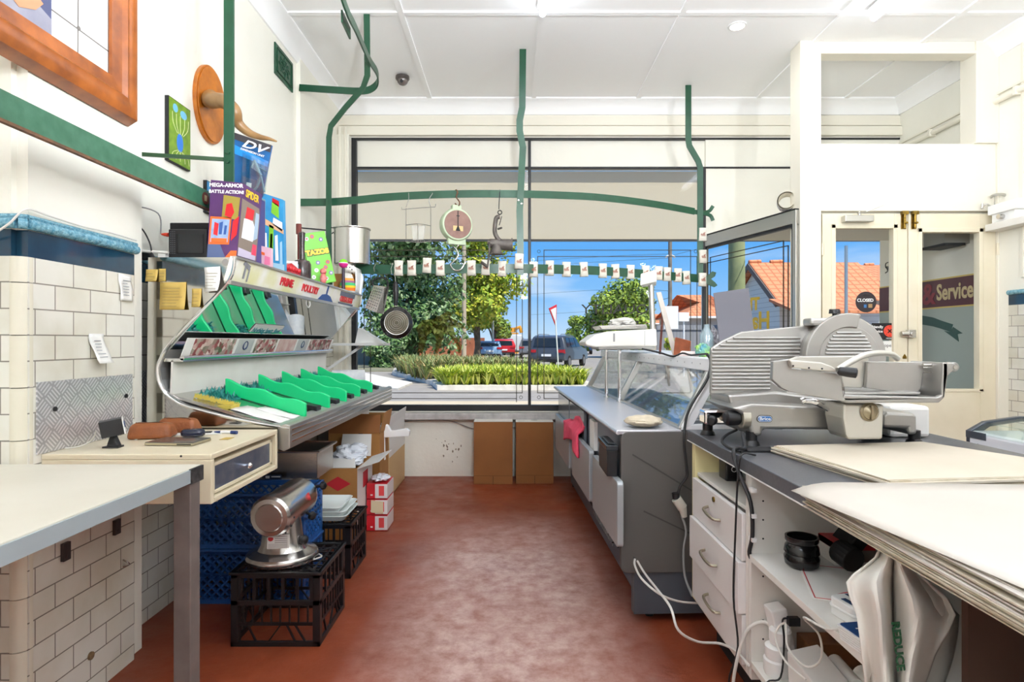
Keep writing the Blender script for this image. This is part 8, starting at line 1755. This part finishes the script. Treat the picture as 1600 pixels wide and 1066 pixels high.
c_ = P(*S(1525, 395), CY+.005); m = MB(); m.cyl(c_+Vector((0, -.004, 0)), c_+Vector((0, .03, 0)), .016, n=20); m.pix(pxs([(1460, 368), (1530, 372), (1545, 400), (1520, 420), (1490, 450), (1462, 430)]), CY+.0, CY+.022); cc = m.build('pivot_ear', ca, t, smooth=True, bevel=.003); m = MB().cyl(c_+Vector((0, -.008, 0)), c_+Vector((0, -.003, 0)), .007, n=12); m.build('pivot_pin', steel, cc, smooth=True)
m = MB().cyl(P(*S(1340, 384), CY+.05), P(*S(1468, 384), CY+.05), .006, n=12); m.cyl(P(*S(1340, 398), CY+.05), P(*S(1455, 398), CY+.05), .003, n=8); m.tube([P(*S(1345, 425), CY+.05), P(*S(1450, 428), CY+.05), P(*S(1455, 400), CY+.05)], .003, 6); m.build('guide_rod', steel, t, smooth=True)
m = MB(); m.tube([P(*S(835, 412), CY-.02), P(*S(900, 370), CY-.01), P(*S(985, 328), CY+.0), P(*S(1070, 312), CY+.03), P(*S(1150, 318), CY+.06), P(*S(1190, 345), CY+.08)], .010, 12, sub=5, radii=None); m.build('arm', mat('pale arm casting', '#d6d4cd', .3, .6), t, smooth=True)
m = MB(); a, b_ = P(*S(832, 418), CY-.03), P(*S(950, 432), CY-.05); d_ = b_-a; m.lathe([(.008, 0), (.014, .006), (.016, d_.length*.5), (.0165, d_.length*.95), (.012, d_.length)], a, 18, ax=d_); m.build('handle_grip', black, t, smooth=True)
m = MB(); m.pix(pxs([(868, 612), (1112, 618), (1104, 826), (900, 828), (885, 800), (866, 700)]), CY+.04, CY+.16); cs = m.build('carriage_foot', MATS['pale casting'], t, bevel=.008)
c_ = P(*S(1020, 662), CY+.04); m = MB(); m.lathe([(.030, 0), (.032, .004), (.026, .010), (.024, .008), (.012, .014), (.004, .018)], c_, 24, ax=(0, -1, 0)); m.box(c_.x-.004, c_.x+.004, c_.y-.02, c_.y-.008, c_.z-.022, c_.z+.022); m.build('lock_knob', mat('dull brass steel', '#9c9078', .35, .9), cs, smooth=True)
m = MB(); m.tube([P(*S(620, 600), CY+.06), P(*S(690, 600), CY+.06), P(*S(730, 620), CY+.08), P(*S(775, 648), CY+.10)], .010, 10, sub=4, radii=[.008, .012, .010, .007]); m.tube([P(*S(615, 600), CY+.06), P(*S(635, 590), CY+.06)], .012, 10); m.build('lever', chrome, t, smooth=True)
# dial, knobs, badge
dcp = P(*S(252, 698), SY+.03)
m = MB(); m.cyl(dcp, dcp+Vector((.03, .0, 0)), .038, n=32); m.build('dial', mat('dial casting', '#bcb7a8', .4, .7), t, smooth=True, bevel=.003)
m = MB(); m.lathe([(.018, 0), (.026, .008), (.028, .03), (.026, .05), (.018, .058)], dcp, 20, ax=(-1, -.05, 0)); m.build('dial_knob', black, t, smooth=True)
m = MB(); p_ = P(*S(95, 710), SY+.12); m.lathe([(.010, 0), (.018, .01), (.018, .03), (.012, .036)], p_, 16, ax=(-.6, -1, 0)); m.build('small_knob', black, t, smooth=True)
m = MB(); m.box(p_.x-.03, p_.x+.10, SY+.13, SY+.20, p_.z-.02, p_.z+.035); m.build('side_bracket', chrome, t, bevel=.008)
bc_ = P(*S(398, 703), SY-.0005); m = MB()
def oval(w, h, n=10): return [(bc_.x+(w-h)*sx_/1*.5*1+h*.5*math.cos(a), bc_.z+h*.5*math.sin(a)) for sx_, a0 in ((1, -PI/2), (-1, PI/2)) for a in [a0+PI*i/n for i in range(n+1)]]
m.prism(oval(.056, .026), 'y', SY-.0035, SY, 0); m.prism(oval(.052, .022), 'y', SY-.0045, SY-.0035, 1); m.prism(oval(.048, .018), 'y', SY-.0055, SY-.0045, 2); bd = m.build('badge', [black, whitep, mat('badge blue', '#2a6fb5', .3)], t)
text('Brice', .017, frame((bc_.x, SY-.0058, bc_.z), (1, 0, 0), (0, 0, 1)), whitep, 'lettering', bd, .0003, bold=.0005, sx=1.15)
m = MB().box(P(1165, 700, 2.02).x, P(1228, 700, 2.02).x, 2.00, 2.07, WZ+.001, WZ+.008); one(m, 'black_notebook', blackm, 'thin black booklet on the worktop in front of the slicer foot', 'booklet', bevel=.002)
m = MB().box(1.48, 1.64, 2.30, 2.46, WZ+.001, WZ+.125); one(m, 'white_tub', mat('white tub plastic', '#e9e8e4', .3), 'white plastic tub on the worktop behind the slicer', 'tub', bevel=.015)
m = MB(); m.tube([P(1151, 672, 2.2), P(1135, 680, 2.15), P(1128, 690, 2.1), P(1140, 700, 2.05), P(1160, 706, 1.98)], .005, 8, sub=4); one(m, 'slicer_cable', cable_k, 'black slicer lead looping over the worktop edge', 'cable', smooth=True)

# ---------------------------------------------------------------- ice cream freezer by the right wall
t = thing('chest_freezer', 'white chest freezer with a curved sliding glass lid near the doors', 'freezer', (2.7, 2.3, 0))
fx0_, fx1_, fy0, fy1 = 2.30, 3.05, 1.60, 2.97
m = MB().box(fx0_, fx1_, fy0, fy1, .06, .80); m.build('cabinet', mat('freezer white', '#e6e8ee', .25), t, bevel=.02, seg=3)
m = MB().box(fx0_+.04, fx1_-.04, fy0+.04, fy1-.04, 0, .06); m.build('plinth', blackm, t)
fr_ = mat('dark grey freezer frame', '#3c424c', .3)
lid = [(fx0_, .74), (fx0_, .80), (fx0_+.08, .845), (fx0_+.25, .87), (fx1_-.25, .87), (fx1_-.08, .845), (fx1_, .80), (fx1_, .74), (fx1_-.03, .77), (fx1_-.10, .82), (fx1_-.26, .845), (fx0_+.26, .845), (fx0_+.10, .82), (fx0_+.05, .785)]
for a in (fy0-.012, fy1-.022): m = MB().prism(lid, 'y', a, a+.03); m.build('lid_frame', fr_, t, bevel=.004)
top_ = [(fx0_+.0, .80), (fx0_+.08, .845), (fx0_+.25, .87), (fx1_-.25, .87), (fx1_-.08, .845), (fx1_, .80)]
m = MB()
for (a, b_), (c, d) in zip(top_, top_[1:]): m.add([(a, fy0, b_-.008), (c, fy0, d-.008), (c, fy1, d-.008), (a, fy1, b_-.008)], [(0, 1, 2, 3)])
m.build('glass_lid', clear_g, t, solid=.005)
m = MB().box(fx0_-.003, fx0_, fy1-.12, fy1+.005, .765, .80); m.build('corner_trim', fr_, t, bevel=.001)
m = MB(); c_ = Vector((fx0_, 2.90, .73)); m.prism([(c_.y-.018, c_.z-.012), (c_.y+.018, c_.z-.012), (c_.y, c_.z+.014)], 'x', fx0_-.002, fx0_); m.build('small_mark', cable_g, t)
# ---------------------------------------------------------------- lights, camera, colour
def light_batten(x, y0, y1, label, power, drop=0, estr=22):
    ZC = globals()['ZC']-drop
    t = thing('ceiling_light', label, 'light', (x, (y0+y1)/2, ZC-.012), group=None)
    m = MB().box(x-.035, x+.035, y0, y1, ZC-.035, ZC-.011); m.build('housing', whitep, t, bevel=.004)
    if drop:
        m = MB().cyl((x, y0+.1, ZC-.02), (x, y0+.1, ZC+drop), .004, n=6).cyl((x, y1-.1, ZC-.02), (x, y1-.1, ZC+drop), .004, n=6); m.build('hanger', steel, t)
    m = MB(); r_ = .05 if drop else .022; m.cyl((x, y0+.02, ZC-.053-r_), (x, y1-.02, ZC-.053-r_), r_, n=12); m.build('tube', mat('lit fluorescent tube %d' % estr, '#ffffff', .5, emit='#e6f0ff', estr=estr), t, smooth=True)
    if not power: return
    ld = bpy.data.lights.new('tube light', 'AREA'); ld.shape = 'RECTANGLE'; ld.size = .08; ld.size_y = (y1-y0); ld.energy = power; ld.color = (.95, .975, 1.0)
    lo = bpy.data.objects.new('tube_glow', ld); COL.objects.link(lo); lo.parent = t; lo.location = (0, 0, -.10)
light_batten(.20, 2.65, 3.87, 'white fluorescent tube light at the top centre of the ceiling', 3)
light_batten(2.40, 2.7, 3.92, 'white fluorescent tube light at the top right of the ceiling', 3)
for x, y, l_ in ((.4, -.5, 'added fill tube hung over the middle of the shop behind the viewer'), (-1.0, -1.2, 'added fill tube at the rear left of the shop'), (1.3, -1.6, 'added fill tube at the rear centre of the shop'), (2.9, -1.6, 'added fill tube at the rear right of the shop')):
    light_batten(x, y-.6, y+.6, l_, 0, .62, 40)  # added tubes out of view, filling the room with flat light
for x, l_ in ((.2, 'added hanging fill light over the shop floor just above the viewer'), (2.3, 'added hanging fill light over the right counter')):
    light_batten(x, .5, 1.4, l_, 0, 1.2, 5)  # added lamp out of view that brightens the front ceiling
    ld = bpy.data.lights.new('added_uplight', 'AREA'); ld.shape = 'RECTANGLE'; ld.size = .1; ld.size_y = .9; ld.energy = 108 if x < 1 else 48; ld.color = (.91, .955, 1.0)
    lo = bpy.data.objects.new('added_uplight_glow', ld); COL.objects.link(lo); lo.rotation_euler = (R(180-48), 0, 0); lo.location = (x, 1.0, 2.9)
    lo.parent = [o for o in COL.objects if o.get('label') == l_][0]; lo.location = (0, 0, .02)
c = P(1152, 40, 2.22*F/493)
t = thing('downlight', 'small round lit downlight recessed in the ceiling', 'light', (c.x, c.y, ZC))
m = MB().lathe([(.062, 0), (.062, -.006), (.05, -.01), (.048, -.004)], (c.x, c.y, ZC), 24, cap=False); m.build('trim_ring', whitep, t, smooth=True)
m = MB().cyl((c.x, c.y, ZC-.005), (c.x, c.y, ZC-.001), .049, n=24); m.build('lens', mat('lit lens', '#ffffff', .5, emit='#fff6e6', estr=7), t)
ld = bpy.data.lights.new('downlight glow', 'AREA'); ld.shape = 'DISK'; ld.size = .09; ld.energy = 5
lo = bpy.data.objects.new('lens_glow', ld); COL.objects.link(lo); lo.parent = t; lo.location = (0, 0, -.012)

sun = bpy.data.lights.new('sun', 'SUN'); sun.energy = 5.6; sun.angle = R(.6); sun.color = (1, .95, .86)
so = bpy.data.objects.new('sun', sun); COL.objects.link(so); so.rotation_euler = (R(42), 0, R(-28)); so.location = (0, 0, 20)
so.rotation_euler = Vector((-.40, .55, -.95)).to_track_quat('-Z', 'Y').to_euler()

w = bpy.data.worlds.new('world'); SC.world = w; w.use_nodes = True; nt = w.node_tree; L = nt.links; bg = nt.nodes['Background']
g = nt.nodes.new('ShaderNodeTexCoord'); sp = nt.nodes.new('ShaderNodeSeparateXYZ'); L.new(g.outputs['Generated'], sp.inputs[0])
cr = nt.nodes.new('ShaderNodeValToRGB'); e = cr.color_ramp.elements
e[0].position = 0; e[0].color = lin('#c9e0f6'); e[1].position = 1; e[1].color = lin('#2f6fc8')
for p_, c_ in ((.02, '#b5d7f7'), (.07, '#8cc3f8'), (.15, '#62aef5'), (.4, '#4d97e6')):
    x = e.new(p_); x.color = lin(c_)
L.new(sp.outputs['Z'], cr.inputs['Fac'])
mp = nt.nodes.new('ShaderNodeMapping'); mp.inputs['Scale'].default_value = (1, 1, 5); L.new(g.outputs['Generated'], mp.inputs['Vector'])
nz = nt.nodes.new('ShaderNodeTexNoise'); nz.inputs['Scale'].default_value = 3.2; nz.inputs['Detail'].default_value = 7; L.new(mp.outputs[0], nz.inputs['Vector'])
rp = nt.nodes.new('ShaderNodeValToRGB'); rp.color_ramp.elements[0].position = .52; rp.color_ramp.elements[1].position = .85; L.new(nz.outputs['Fac'], rp.inputs['Fac'])
mxx = nt.nodes.new('ShaderNodeMix'); mxx.data_type = 'RGBA'; L.new(rp.outputs['Color'], mxx.inputs['Factor']); L.new(cr.outputs['Color'], mxx.inputs['A']); mxx.inputs['B'].default_value = lin('#e4effa')
L.new(mxx.outputs['Result'], bg.inputs['Color']); bg.inputs['Strength'].default_value = 1.0

cam = bpy.data.cameras.new('camera'); cam.sensor_width = 36; cam.lens = F/1600*36; cam.clip_start = .05; cam.clip_end = 400
co = bpy.data.objects.new('camera', cam); COL.objects.link(co); co.location = (0, 0, HC); co.rotation_euler = (R(90), 0, 0); SC.camera = co
SC.view_settings.view_transform = 'Standard'; SC.view_settings.look = 'None'; SC.view_settings.gamma = 1; SC.view_settings.exposure = .1; SC.view_settings.use_curve_mapping = False
SC.cycles.max_bounces = 10; SC.cycles.transparent_max_bounces = 16; SC.cycles.diffuse_bounces = 5; SC.cycles.glossy_bounces = 5
SC.cycles.use_denoising = True; SC.cycles.sample_clamp_indirect = 6; SC.cycles.caustics_reflective = False; SC.cycles.caustics_refractive = False
